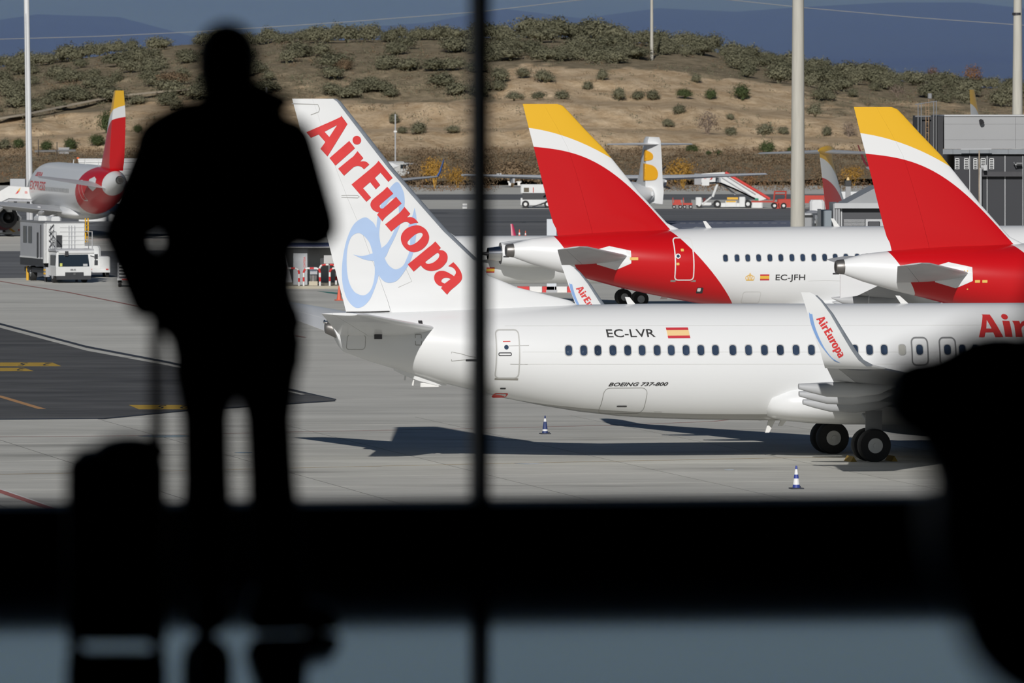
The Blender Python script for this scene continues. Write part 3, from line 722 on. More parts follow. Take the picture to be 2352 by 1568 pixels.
fus_text(J, text2d('EC-JFH', .008), 1781, 643, 68, .275, blackp, 'registration_lettering')
flag(J, 1746, 630, 20.5, 13.5, flagyel2)
# gold crown
cu, cz = J.onskin(1722, 643); cw = 21/48.0
cr_ = MB()
def crown_bar(pts, w=.035):
    vs = []
    for i, p in enumerate(pts):
        a = Vector(pts[max(0, i-1)]); b = Vector(pts[min(len(pts)-1, i+1)]); d = (b-a).normalized(); nn = Vector((-d.y, d.x))
        for q in (-.5, .5):
            uu, zz = cu+p[0]+nn.x*w*q, cz+p[1]+nn.y*w*q; vs.append((uu, -J.skin(uu, zz, .014), zz))
    cr_.add(vs, [(2*i, 2*i+2, 2*i+3, 2*i+1) for i in range(len(pts)-1)])
for k in (-1, 1):
    crown_bar([(k*.17, 0), (k*.21, .1), (k*.19, .18), (k*.13, .2), (k*.10, .12), (k*.09, .02)]); crown_bar([(k*.13, .2), (k*.07, .23), (0, .27)]); crown_bar([(k*.05, .03), (k*.04, .17), (0, .25)])
crown_bar([(-.18, 0), (.18, 0)], .06); crown_bar([(0, .25), (0, .34)], .03); crown_bar([(-.03, .31), (.03, .31)], .025)
cr_.build('crown_emblem', gold, J.root)
J.ring_decal('access_panel', dense(rrect(*J.onskin(1725, 683), .85, .55, .1), .1), .015, MATS['faint_seam'])
seamline([(1855,699),(1857,645),(1895,644),(1940,645)], .015, None, MATS['faint_seam'], C=J)
# ---- the neighbour at the right edge
K = Craft('airliner', 'red-tailed white airliner cut off by the right edge of the frame', 2048, 342.0, 12.0)
K.cowl = white
narrowbody(K)
for x, y in ((2245, 646), (2262, 646), (2215, 622), (2222, 622), (2222, 664)):
    u, z = K.onskin(x, y); K.decal('placard', flat([rrect(u, z, .22 if y == 646 else .06, .12 if y == 646 else .06, .02)]), lambda x, y: (x, y), gold, .014)
# ---- the one parked nose-away at the left
X = Craft('airliner', 'white airliner with slim red and yellow tail parked nose away behind the boxy lift truck', 264, 612.0, 103.0)
X.cowl = mat('cowl_dark_red', (.10, .012, .02), .3, coat=.3)
narrowbody(X)
for i in range(26):
    u = 10.0+i*.533; z = 3.75; o = cabin_window(X, u, z, .23, .33)
    for v in o.data.vertices: v.co.y = -v.co.y
t = text2d('EXPRESS', .012); kx = 7.6/textw(t)
X.decal('side_lettering', t, lambda x, y: (28.6-x*kx, 3.62+y*.72), redae, .02, side=1)
t = text2d('IBERIA', .012); kx = 3.2/textw(t)
X.decal('side_lettering', t, lambda x, y: (27.2-x*kx, 4.72+y*.34), redae, .02, side=1)
X.ring_decal('door', dense(rrect(5.2, 3.85, .85, 1.6, .16), .12), .06, white2, side=1)

# ================================================================ small regional jets with T-tails
# the parked jet at the left has its rudder turned
RX = X.rud
def regional(C, finmat, wingletmat, engmat, span=13.0, eu=6.6, fl=None, lean=0, zt=(3.1, 4.0)):
    st = [(-1.9, 3.55, 3.30, .12, 0), (-1.2, 3.72, 3.0, .42, 0), (0, 3.86, 2.55, .80, 0), (2, 3.95, 1.9, 1.15, 0), (4.5, 4.0, 1.42, 1.32, 0), (7, 4.0, 1.3, 1.345, 0), (26, 4.0, 1.3, 1.345, 0), (28.5, 3.7, 1.35, 1.15, 0), (30.4, 3.1, 1.5, .75, 0), (31.8, 2.5, 1.9, .15, 0)]
    C.fuselage(st, white)
    fs = [(Vector((1.3, 0, 8.0)), Vector((-2.2, 0, 8.0)), .12, Vector((0, 1, 0)), .7), (Vector((1.6, 0, 7.4)), Vector((-2.0, 0, 7.4)), .15, Vector((0, 1, 0)), .7), (Vector((3.4, 0, 5.6)), Vector((-1.1, 0, 5.6)), .22, Vector((0, 1, 0)), .72), (Vector((5.2, 0, 4.2)), Vector((-.4, 0, 4.2)), .27, Vector((0, 1, 0)), .74), (Vector((6.4, 0, 3.7)), Vector((-.2, 0, 3.7)), .27, Vector((0, 1, 0)), .76)]
    if fl: fs = [(Vector((a, 0, p[0].z)), p[1], p[2], p[3], p[4]) for a, p in zip(fl, fs)]
    partfoil('fin', fs, finmat, C.root, lambda h: 0, lambda h: h-.0012); partfoil('rudder', fs, finmat, C.root, lambda h: h, lambda h: 1)
    mb = MB(); rings = []
    for le, te, t_, d, hc in fs[1:]:
        rings.append([le.lerp(te, c)+d*(t_*naca(c)+.012)*s_ for c, s_ in ((.05, 1), (.02, 1), (0, 1), (0, -1), (.02, -1), (.05, -1))])
    mb.loft(rings, cap=False, closed=False); mb.build('leading_edge', edge, C.root, smooth=35)
    mb = MB(); mb.loft([[(u, w*math.cos(q), 7.95+h_*math.sin(q)) for q in [2*math.pi*j/14 for j in range(14)]] for u, w, h_ in ((fs[0][0].x+.7, .03, .03), (fs[0][0].x+.3, .2, .22), (fs[0][0].x-1.2, .28, .34), (-1.6, .2, .22), (-2.6, .03, .03))]); mb.build('tail_bullet', finmat, C.root, smooth=50)
    for s in (1, -1):
        D = Vector((0, 0, 1))
        S3 = [(Vector((fs[0][0].x+.2, 0, 7.85)), Vector((-1.4, 0, 7.85)), .15, D), (Vector((-.6, -4.3*s, 7.75)), Vector((-1.9, -4.3*s, 7.75)), .06, D)]
        foil('stabilizer', S3, [ltgrey], C.root, 0, .7); foil('elevator', S3, [ltgrey], C.root, .706, 1)
        wsx = [(Vector((19.5, 0, 1.5)), Vector((13.4, 0, 1.5)), .35, D), (Vector((17.5, -3.6*s, 1.7)), Vector((13.2, -3.6*s, 1.7)), .25, D), (Vector((12.8, -span*s, 2.45)), Vector((11.4, -span*s, 2.45)), .08, D)]
        if lean: wsx = [(a-Vector((1.6*(abs(a.y)/span), 0, 0)), b-Vector((1.6*(abs(b.y)/span), 0, 0)), c_, d_) for a, b, c_, d_ in wsx]
        foil('wing', wsx, [ltgrey], C.root, 0, .76); foil('flap', wsx, [ltgrey], C.root, .766, 1, 8)
        wl = [(Vector((12.7+lean*.2, -span*s, 2.45)), Vector((11.4+lean*.2, -span*s, 2.45)), .05, Vector((0, 1, 0))), (Vector((11.6+lean*.5, -(span+.25)*s, zt[0])), Vector((10.9+lean*.5, -(span+.25)*s, zt[0])), .04, Vector((0, 1, 0))), (Vector((10.5+lean, -(span+.5)*s, zt[1]+abs(lean)*.25)), Vector((10.1+lean, -(span+.5)*s, zt[1]+abs(lean)*.25)), .025, Vector((0, 1, 0)))]
        if lean: wl = [(a-Vector((1.6, 0, 0)), a-Vector((1.6+k_, 0, 0)), c_, d_) for (a, b, c_, d_), k_ in zip(wl, (.6, .4, .15))]
        foil('winglet', wl, [wingletmat], C.root, 0, 1, 6)
        nacelle(C, (eu, -2.25*s, 3.05), 2.9, .72, C.root, mats=[engmat])
        mb = MB(); mb.prism([(eu-.6, -1.7*s, 3.0), (eu-3.4, -1.7*s, 3.0), (eu-3.4, -1.1*s, 3.0), (eu-.6, -1.1*s, 3.0)], (0, 0, .18)); mb.build('pylon', white, C.root)
        for dv in (1.85, 2.3): wheel(C.root, (14.6, -dv*s, .45), .45, .3)
        mb = MB(); mb.tube([(14.6, -2.07*s, .45), (14.5, -1.9*s, 1.7)], [.09, .12], 10); mb.tube([(14.6, -1.8*s, .45), (14.6, -2.35*s, .45)], .07, 8); mb.build('gear_leg', greyp, C.root)
    wheel(C.root, (27, 0, .3), .3, .2); mb = MB(); mb.tube([(27, 0, .3), (27, 0, 1.6)], .07, 8); mb.build('nose_gear', greyp, C.root)
M1 = Craft('regional_jet', 'white regional jet with a polished tail engine, behind the EC-JFH tail cone', 868, 440.0, 12.0)
regional(M1, white, mat('winglet_red', (.45, .02, .08), .35), white, 12.4, 9.3, (.5, .8, 2.6, 4.1, 4.9), 1.6)
t_ = M1.onskin(1125, 620)
flag(M1, 1117, 614, 18, 12, flagyel2)
cq = pf([(-2.2, 6.2), (0, 5.9), (2, 5.3), (4, 4.3), (5.4, 3.4)], 2); cy = pf([(-2.2, 7.5), (0, 7.1), (2, 6.3), (4, 5.2)], 2)
crj_fin = livery('small_tail_bands', WHT, [(RED, [(cq, -1, 'x')]), (YEL, [(cy, 1, 'x')])])
M2 = Craft('regional_jet', 'small T-tailed regional jet with yellow fin top beside the thick lamp pole', 1899, 525.0, 75.0)
regional(M2, crj_fin, ltgrey, ltgrey, 12.0, zt=(2.48, 2.52))
# ---- propeller airliner with T-tail, old-style emblem
T = Craft('propeller_airliner', 'white high-winged propeller airliner with yellow double-drop emblem on its tail', 1493, 668.0, 103.0)
st = [(-.8, 3.0, 2.6, .1, 0), (0, 3.3, 2.2, .4, 0), (3, 3.6, 1.5, 1.0, 0), (7, 3.75, 1.05, 1.36, 0), (22, 3.75, 1.05, 1.36, 0), (24.3, 3.4, 1.1, 1.1, 0), (25.8, 2.5, 1.5, .3, 0)]
T.fuselage(st, white)
fs = [(Vector((1.3, 0, 7.65)), Vector((-1.05, 0, 7.6)), .14, Vector((0, 1, 0)), .6), (Vector((1.9, 0, 7.35)), Vector((-1.05, 0, 7.3)), .2, Vector((0, 1, 0)), .6), (Vector((2.6, 0, 5.6)), Vector((-.95, 0, 5.6)), .28, Vector((0, 1, 0)), .6), (Vector((3.6, 0, 4.2)), Vector((-.85, 0, 4.0)), .3, Vector((0, 1, 0)), .65), (Vector((5.2, 0, 3.4)), Vector((-.8, 0, 3.0)), .24, Vector((0, 1, 0)), .7)]
fs.append((Vector((5.6, 0, 2.4)), Vector((-.8, 0, 1.9)), .2, Vector((0, 1, 0)), .75))
partfoil('fin', fs, white, T.root, lambda h: 0, lambda h: h-.0012)
def swing(o, fs, deg):
    """turns a rudder about its hinge line"""
    tab = sorted(((p[0].lerp(p[1], p[4])).z, (p[0].lerp(p[1], p[4])).x) for p in fs); a = math.radians(deg)
    for v in o.data.vertices:
        hx = interp_(tab, v.co.z); dx, y = v.co.x-hx, v.co.y
        if dx < .02: v.co.x = hx+dx*math.cos(a)-y*math.sin(a)*0; v.co.y = y*math.cos(a)+dx*math.sin(a)
def interp_(tab, x):
    if x <= tab[0][0]: return tab[0][1]
    for (a, b), (c, d) in zip(tab, tab[1:]):
        if x <= c: return lerp(b, d, (x-a)/(c-a))
    return tab[-1][1]
swing(RX, JFS, 24)
swing(partfoil('rudder', fs, white, T.root, lambda h: h, lambda h: 1), fs, 38)
ez = mat('emblem_orange_yellow', (.85, .42, .02), .4)
for dcl in (crv([(-.75, 5.35)]+S((-.2, 5.33), (.35, 5.15), (.62, 4.75), (.60, 4.25), (.3, 3.95))+[(-.75, 3.9)]), crv([(-.55, 6.55)]+S((-.1, 6.5), (.3, 6.25), (.4, 5.95), (.2, 5.65))+[(-.6, 5.55)])):
    for s in (1, -1):
        o = T.decal('double_drop_emblem', flat([[(1.25*(-x)+.25, y) for x, y in dcl]], .15), lambda x, y: (x, y), ez, .03, lambda u, z: .28 if u > .6 else .06+.22*max(0, (u+.9)/1.5), s); swing(o, fs, 38)
for s in (1, -1):
    D = Vector((0, 0, 1))
    S3 = [(Vector((.9, 0, 7.0)), Vector((-.7, 0, 7.0)), .13, D), (Vector((.5, -3.65*s, 7.0)), Vector((-.5, -3.65*s, 7.0)), .06, D)]
    foil('stabilizer', S3, [white], T.root, 0, .66); foil('elevator', S3, [white], T.root, .668, 1)
    wsx = [(Vector((14.2, 0, 3.95)), Vector((11.5, 0, 3.95)), .24, D), (Vector((14.1, -5*s, 3.98)), Vector((11.5, -5*s, 3.98)), .22, D), (Vector((13.4, -13.5*s, 4.25)), Vector((11.8, -13.5*s, 4.25)), .09, D)]
    foil('wing', wsx, [white], T.root, 0, .74); foil('flap', wsx, [white], T.root, .745, 1, 8)
    mb = MB(); mb.loft([[(u, -4.05*s+w*math.cos(q), z_+h_*math.sin(q)) for q in [2*math.pi*j/16 for j in range(16)]] for u, w, h_, z_ in ((16.2, .3, .3, 3.55), (15.6, .42, .5, 3.5), (13.5, .45, .55, 3.5), (11.6, .35, .35, 3.55), (10.6, .1, .1, 3.7))]); mb.build('engine', white, T.root, smooth=50)
    for k in range(6):
        a = math.pi*2*k/6+.3; pr = MB(); d = Vector((0, math.cos(a), math.sin(a))); n_ = Vector((.4, -math.sin(a), math.cos(a))).normalized()
        c_ = Vector((16.3, -4.05*s, 3.55)); pr.prism([c_+n_*.06, c_-n_*.06, c_+d*1.1-n_*.14, c_+d*1.95-n_*.07, c_+d*1.95+n_*.07, c_+d*1.1+n_*.14], (.03, 0, 0)); pr.build('propeller_blade', darkmetal, T.root)
    mb = MB(); mb.box((11.7, -9.2*s-.08, 3.55), (13.0, -9.2*s+.08, 3.95)); mb.build('flap_hinge_fairing', ltgrey, T.root)
    for dv in (1.75, 2.2): wheel(T.root, (12.6, -dv*s, .42), .42, .25, white2)
    mb = MB(); mb.tube([(12.6, -2.0*s, .42), (12.6, -1.5*s, 1.3)], .09, 8); mb.tube([(12.6, -1.7*s, .42), (12.6, -2.25*s, .42)], .06, 8); mb.build('gear_leg', greyp, T.root)
wheel(T.root, (23, 0, .3), .3, .22); mb = MB(); mb.tube([(23, 0, .3), (23, 0, 1.3)], .07, 8); mb.build('nose_gear', greyp, T.root)
# ---- partly hidden jets: one behind the fin (blue winglet), one behind the red fin (red upturned tip), one above the terminal block
def hidden_jet(name, label, px, Y, yaw, fm, wm, half, zt, tipz):
    C = Craft(name, label, px, Y, yaw); C.cowl = white
    C.fuselage(FUS, white if fm is None else fus_livery)
    partfoil('fin', JFS, fm or white, C.root, lambda h: 0, lambda h: h-.0012); partfoil('rudder', JFS, fm or white, C.root, lambda h: h, lambda h: 1)
    for s in (1, -1):
        D = Vector((0, .1*s, 1)); q = [mir(p, s) for p in (Vector(STB[1]), Vector(STB[0]), Vector(STB[2]), Vector(STB[3]))]
        foil('stabilizer', [(q[2], q[3], .18, D), (q[0], q[1], .04, D)], [ltgrey], C.root)
        ws = [(Vector((20.6, 0, 1.95)), Vector((13.2, 0, 1.95)), .42, D), (Vector((17.2, -6.4*s, 2.55)), Vector((12.9, -6.4*s, 2.5)), .28, D), (Vector((11.6, -half*s, tipz)), Vector((10.0, -half*s, tipz)), .09, D)]
        foil('wing', ws, [ltgrey], C.root)
        w2 = [(Vector((11.6, -half*s, tipz)), Vector((10.9, -half*s, tipz)), .12, Vector((0, 1, 0))), (Vector((11.0, -(half+.25)*s, tipz+.45)), Vector((10.4, -(half+.25)*s, tipz+.45)), .11, Vector((0, 1, 0))), (Vector((9.6, -(half+.55)*s, zt)), Vector((9.35, -(half+.55)*s, zt)), .05, Vector((0, 1, 0)))]
        foil('winglet', w2, [wm], C.root, 0, 1, 6)
        nacelle(C, (20.4, -5.75*s, 1.55), 3.6, 1.02, C.root)
        for dv in (3.33, 4.26): wheel(C.root, (13.9, -dv*s, .57), .57, .42)
        mb = MB(); mb.tube([(13.9, -3.8*s, .5), (14.1, -3.7*s, 2.4)], .13, 10); mb.build('gear_leg', ltgrey, C.root)
    wheel(C.root, (26.8, 0, .38), .38, .22); mb = MB(); mb.tube([(26.8, 0, .38), (26.7, 0, 2.0)], .09, 10); mb.build('nose_gear', ltgrey, C.root)
    return C
BJ = hidden_jet('airliner', 'distant white airliner whose blue winglet shows right of the lettered fin', 612, 711.0, 92.0, None, mat('winglet_blue', (.10, .22, .62), .4), 15.8, 5.1, 3.5)
RJ = hidden_jet('airliner', 'distant airliner whose yellow fin tip shows above the grey terminal block', 2236, 640.0, 76.0, fin_livery, mat('winglet_dark_red', (.30, .03, .04), .4), 11.0, 7.1, 5.2)

# ================================================================ ground
def ground_mat(name, c, c2, rnd=0.0, scale=.25, streak=(0.35, 1.2, 1), rough=.85, stain=None):
    m = bpy.data.materials.new(name); m.use_nodes = True; n = m.node_tree.nodes; l = m.node_tree.links; b = n['Principled BSDF']
    b.inputs['Roughness'].default_value = rough; b.inputs['Specular IOR Level'].default_value = .3
    g = n.new('ShaderNodeNewGeometry'); mp = n.new('ShaderNodeMapping'); mp.inputs['Scale'].default_value = streak; mp.inputs['Rotation'].default_value = (0, 0, -.21)
    l.new(g.outputs['Position'], mp.inputs[0])
    nz = n.new('ShaderNodeTexNoise'); nz.inputs['Scale'].default_value = scale; nz.inputs['Detail'].default_value = 8; nz.inputs['Roughness'].default_value = .65
    l.new(mp.outputs[0], nz.inputs['Vector'])
    cr_ = n.new('ShaderNodeValToRGB'); cr_.color_ramp.elements[0].position = .32; cr_.color_ramp.elements[1].position = .66
    cr_.color_ramp.elements[0].color = tuple(c2)+(1,); cr_.color_ramp.elements[1].color = tuple(c)+(1,)
    l.new(nz.outputs['Fac'], cr_.inputs[0]); out = cr_.outputs[0]
    n2 = n.new('ShaderNodeTexNoise'); n2.inputs['Scale'].default_value = 2.2; n2.inputs['Detail'].default_value = 5; l.new(mp.outputs[0], n2.inputs['Vector'])
    mx = n.new('ShaderNodeMix'); mx.data_type = 'RGBA'; mx.blend_type = 'MULTIPLY'; mx.inputs[0].default_value = .22
    l.new(out, mx.inputs[6]); l.new(n2.outputs['Fac'], mx.inputs[7]); out = mx.outputs[2]
    if stain:
        n3 = n.new('ShaderNodeTexNoise'); n3.inputs['Scale'].default_value = .16; n3.inputs['Detail'].default_value = 7
        mp3 = n.new('ShaderNodeMapping'); mp3.inputs['Scale'].default_value = (.5, 1.6, 1); mp3.inputs['Location'].default_value = (31, 7, 0); l.new(g.outputs['Position'], mp3.inputs[0]); l.new(mp3.outputs[0], n3.inputs['Vector'])
        r3 = n.new('ShaderNodeValToRGB'); r3.color_ramp.elements[0].position = .56; r3.color_ramp.elements[1].position = .74
        r3.color_ramp.elements[0].color = (1, 1, 1, 1); r3.color_ramp.elements[1].color = (stain, stain, stain, 1); l.new(n3.outputs['Fac'], r3.inputs[0])
        m3 = n.new('ShaderNodeMix'); m3.data_type = 'RGBA'; m3.blend_type = 'MULTIPLY'; m3.inputs[0].default_value = 1; l.new(out, m3.inputs[6]); l.new(r3.outputs[0], m3.inputs[7]); out = m3.outputs[2]
    if rnd:
        oi = n.new('ShaderNodeObjectInfo'); mr = n.new('ShaderNodeMapRange'); mr.inputs[3].default_value = 1-rnd; mr.inputs[4].default_value = 1+rnd
        l.new(oi.outputs['Random'], mr.inputs[0]); m4 = n.new('ShaderNodeMix'); m4.data_type = 'RGBA'; m4.blend_type = 'MULTIPLY'; m4.inputs[0].default_value = 1
        l.new(out, m4.inputs[6]); l.new(mr.outputs[0], m4.inputs[7]); out = m4.outputs[2]
    l.new(out, b.inputs['Base Color'])
    return m
CONC = (.77, .755, .685)
concrete = ground_mat('apron_concrete', CONC, (.58, .57, .515), .04, stain=.5)
concrete_far = ground_mat('far_concrete', (.79, .775, .705), (.63, .62, .565), 0, .12, (.25, 1.2, 1), stain=.7)
asphalt = ground_mat('asphalt', (.16, .16, .158), (.07, .071, .073), 0, .35, (.35, 1, 1))
asphalt2 = ground_mat('taxiway_asphalt', (.24, .245, .25), (.13, .135, .14), 0, .12, (.15, 1.5, 1))
def sheet(name, pts, m, z=0.006, th=0.004, parent=None):
    mb = MB(); mb.prism([(p.x, p.y, z-th) for p in pts], (0, 0, th)); return mb.build(name, m, parent)
mb = MB(); mb.add([(-400, 40, 0), (400, 40, 0), (400, 1400, 0), (-400, 1400, 0)], [(0, 1, 2, 3)])
apron = struct(mb.build('apron', concrete_far)); tag(apron, 'pale concrete apron under the parked aircraft')
# individual slabs near the camera
SL = 6.1; sm_ = MB(); g = .024
sm_.box((-SL/2+g, -SL/2+g, .0), (SL/2-g, SL/2-g, .012)); sm_.cur = 1; sm_.box((-SL/2, -SL/2, -.02), (SL/2, SL/2, .006)); s0 = sm_.build('slab', [concrete, mat('joint_bitumen', (.10, .10, .095), .9)], apron); sme = s0.data; bpy.data.objects.remove(s0)
a12 = math.radians(12); e0 = Vector((math.cos(a12), math.sin(a12), 0)); e1 = Vector((-math.sin(a12), math.cos(a12), 0))
org = G(1180, 1008); org.z = 0
def px_of(p): return CX+p.x/p.y*F, HY+(H-p.z)/p.y*F
for i in range(-7, 9):
    for j in range(-8, 5):
        c = org+e0*((i+.5)*SL)+e1*((j+.5)*SL)
        x, y = px_of(c)
        if -320 < x < 2650 and 955 < y < 1240:
            o = bpy.data.objects.new('slab', sme); link(o, apron); o.location = c; o.rotation_euler = (0, 0, a12)
W_ = lambda *q: [G(*p) for p in q]
struct(sheet('asphalt_wedge', W_((-320, 690), (0, 752), (390, 835), (770, 918.5), (420, 943), (240, 960), (-320, 965)), asphalt, .017, .03))
struct(sheet('drain_channel', W_((-320, 678), (0, 742), (200, 795), (390, 831), (772, 917), (772, 919), (390, 834.5), (200, 798.5), (0, 746), (-320, 683)), darkmetal, .019, .004))
struct(sheet('pale_kerb_strip', W_((-320, 684), (0, 747), (200, 800), (390, 836), (700, 906), (690, 906.5), (390, 840.5), (200, 806), (0, 753), (-320, 690)), concrete, .020, .004))
struct(sheet('near_joint', W_((-320, 965), (240, 960.5), (420, 943), (770, 919.5), (770, 921.5), (420, 945), (240, 962.5), (-320, 967)), darkmetal, .019, .004))
struct(sheet('taxi_lane', W_((-400, 578), (300, 576), (1320, 570), (1320, 640), (700, 632), (300, 636), (-400, 642)), asphalt2, .006))
struct(sheet('taxiway', W_((-500, 482), (1200, 480), (2900, 478), (2900, 512), (1200, 542), (700, 545), (-500, 530)), asphalt2, .006))
struct(sheet('service_road', W_((-500, 446), (2900, 446), (2900, 458), (-500, 460)), asphalt2, .006))
struct(sheet('blue_grey_lane', W_((1500, 507), (2900, 505), (2900, 530), (1500, 534)), mat('blue_grey_asphalt', (.16, .18, .24), .8), .010))
# painted lines
rl_ = mat('faded_red_paint', (.42, .14, .12), .8, var=.2, vscale=3); yl_ = mat('faded_yellow_paint', (.55, .36, .12), .8, var=.15, vscale=2); wl_ = mat('white_road_paint', (.75, .75, .72), .8)
yl2 = mat('marking_yellow', (.52, .33, .04), .8, var=.12, vscale=2); grn = mat('green_road_paint', (.06, .25, .22), .8)
def line(name, px, half, m, label):
    """painted stripe on the ground along pixel points; half = half width in metres"""
    P = [G(*p) for p in px]; vs = []
    for i, p in enumerate(P):
        d = (P[min(i+1, len(P)-1)]-P[max(i-1, 0)]); nn = Vector((-d.y, d.x, 0)).normalized()
        vs += [(p.x+nn.x*half, p.y+nn.y*half, .0165), (p.x-nn.x*half, p.y-nn.y*half, .0165)]
    mb = MB(); mb.add(vs, [(2*i, 2*i+2, 2*i+3, 2*i+1) for i in range(len(P)-1)]); o = mb.build(name, m, fix=False)
    return tag(o, label, 'ground marking', None, 'structure')
line('painted_line', [(-320, 1006), (300, 1001.5), (700, 992), (1120, 984), (1450, 976), (1640, 968), (1700, 962)], .07, rl_, 'thin red line painted across the near apron')
line('painted_line', [(-320, 1095), (230, 1086), (690, 1075), (1200, 1064), (1750, 1053), (2400, 1044)], .05, yl_, 'thin ochre line below the fuselage shadow')
line('painted_line', [(-320, 585), (0, 646), (160, 672), (330, 706), (540, 750), (700, 775)], .09, rl_, 'red line running from the lift truck toward the tail')
line('painted_line', [(-200, 1065), (0, 1128), (90, 1159), (260, 1215)], .22, wl_, 'white edge of the striped line at the lower left')
line('painted_line', [(-200, 1066.5), (0, 1129), (90, 1160), (260, 1216)], .16, rl_, 'red core of the striped line at the lower left')
bpy.data.objects['painted_line.004'].location.z = .004
line('painted_line', [(-100, 890), (0, 911), (101, 941)], .26, mat('line_black', (.06, .06, .06), .8), 'black border of the orange guide line on the asphalt')
line('painted_line', [(-100, 890), (0, 911), (97, 940)], .16, mat('guide_orange', (.55, .30, .13), .8), 'orange guide line on the dark asphalt')
bpy.data.objects['painted_line.006'].location.z = .004
DASH = []
for nm, q in (('painted_line', [(1560, 516), (1900, 515)]),):
    for k in range(14):
        x = 1562+k*21; DASH.append(line(nm, [(x, 512.5), (x+13, 512.5)], .45, wl_, 'white dash on the blue-grey lane behind the white fuselage'))
        DASH[-1]['group'] = 'lane dashes'
def marking(px0, px1, y0, y1, sk, txt, xs, label):
    P = W_((px0, y0), (px1, y0), (px1+sk, y1), (px0+(sk if px0 > 100 else 0), y1)); o = sheet('painted_panel', P, yl2, .024, .004); tag(o, label, 'ground marking', None, 'structure')
    for tx, cx_ in zip(txt, xs):
        t = text2d(tx, 0.012); w = textw(t); A_ = G(cx_, y1-.6); B_ = G(cx_+26, y0+.8); hh = B_.y-A_.y
        mb = MB(); mb.add([(A_.x+.62-x*.52, B_.y-y*hh*.95, .0265) for x, y in t[0]], t[1]); mb.build('numeral', blackp, o)
marking(-60, 120, 833.3, 841.5, 20, ('2', '5'), (78, 22), 'upper yellow panel with black numerals on the asphalt')
marking(-60, 55, 845.5, 853, 22, ('2',), (18,), 'lower yellow panel with one black numeral on the asphalt')
marking(296, 440, 931, 940.5, 22, ('2', '5'), (392, 338), 'yellow panel with black numerals behind the suitcase handle')
o = sheet('painted_triangle', W_((728, 668.5), (790, 673), (790, 678), (760, 674)), grn, .012); tag(o, 'green arrow painted on the ground behind the fin', 'ground marking', None, 'structure')
# puddles
pud = mat('puddle_water', (.03, .035, .05), .06, spec=.6)
for (px, py, rx, ry), lb in zip(((20, 871, 62, 4.5), (380, 1002, 62, 3.2), (1215, 1065, 34, 1.6), (1675, 1079.5, 12, 1.3), (560, 1040, 22, 1.2)),
      ('long dark puddle below the yellow panels on the asphalt', 'blue-grey puddle behind the walking man\'s legs', 'small bright puddle left of the near wheels', 'tiny puddle beside the blue cone by the wheels', 'thin puddle seen between the man\'s legs')):
    c = G(px, py); pts = []
    for k in range(28):
        a = 2*math.pi*k/28; w = 1+.25*noise.noise(Vector((math.cos(a)*2, math.sin(a)*2, px))); q = G(px+rx*w*math.cos(a), py+ry*w*math.sin(a)); pts.append(q)
    o = sheet('puddle', pts, pud, .0155, .003); tag(o, lb.replace('walking man', 'standing person').replace('man\'s', 'person\'s'), 'puddle', None)
# ================================================================ cones
def cone(px, py, hpx, m1, m2, bands, label, grp=None, basem=None):
    c = G(px, py); s = F/c.y; h = hpx/s
    r = root('traffic_cone', label, 'traffic cone', (c.x, c.y, .012), .3, grp)
    mb = MB(); mb.cbox((-h*.27, -h*.27, 0), (h*.27, h*.27, h*.05), h*.02); mb.build('base', basem or m1, r)
    R = lambda t: h*lerp(.17, .035, t); ts = [0]+bands+[1]
    for i, (a, b) in enumerate(zip(ts, ts[1:])):
        mb = MB(); mb.tube([(0, 0, h*(.05+.95*a)), (0, 0, h*(.05+.95*b))], [R(a), R(b)], 18); mb.build('band' if i % 2 else 'body', m2 if i % 2 else m1, r, smooth=40)
cb = mat('cone_blue', (.035, .06, .30), .5); cw = mat('cone_white', (.8, .8, .8), .5); cbd = mat('cone_dark_blue', (.03, .05, .16), .5); cbase = mat('cone_base', (.04, .045, .06), .7)
cone(1829, 1123, 53, cb, cw, [.14, .42, .60, .84], 'bright blue and white cone in front of the near wheels', None, cbase)
cone(1252, 997, 42, cbd, cw, [.12, .22, .66, .84], 'worn dark blue cone under the rear fuselage', None, cbase)
cone(779, 690, 34, conered, conered, [], 'plain orange cone beside the lettered fin')
for x, y, h_, lb in ((1180, 545, 19, 'orange and white cone left of the red winglet'), (1193, 546, 19, 'orange and white cone just behind the red winglet'), (1207, 545, 15, 'orange and white cone right of the red winglet')):
    cone(x, y, h_, conered, cw, [.35, .6], lb, 'far orange cones')
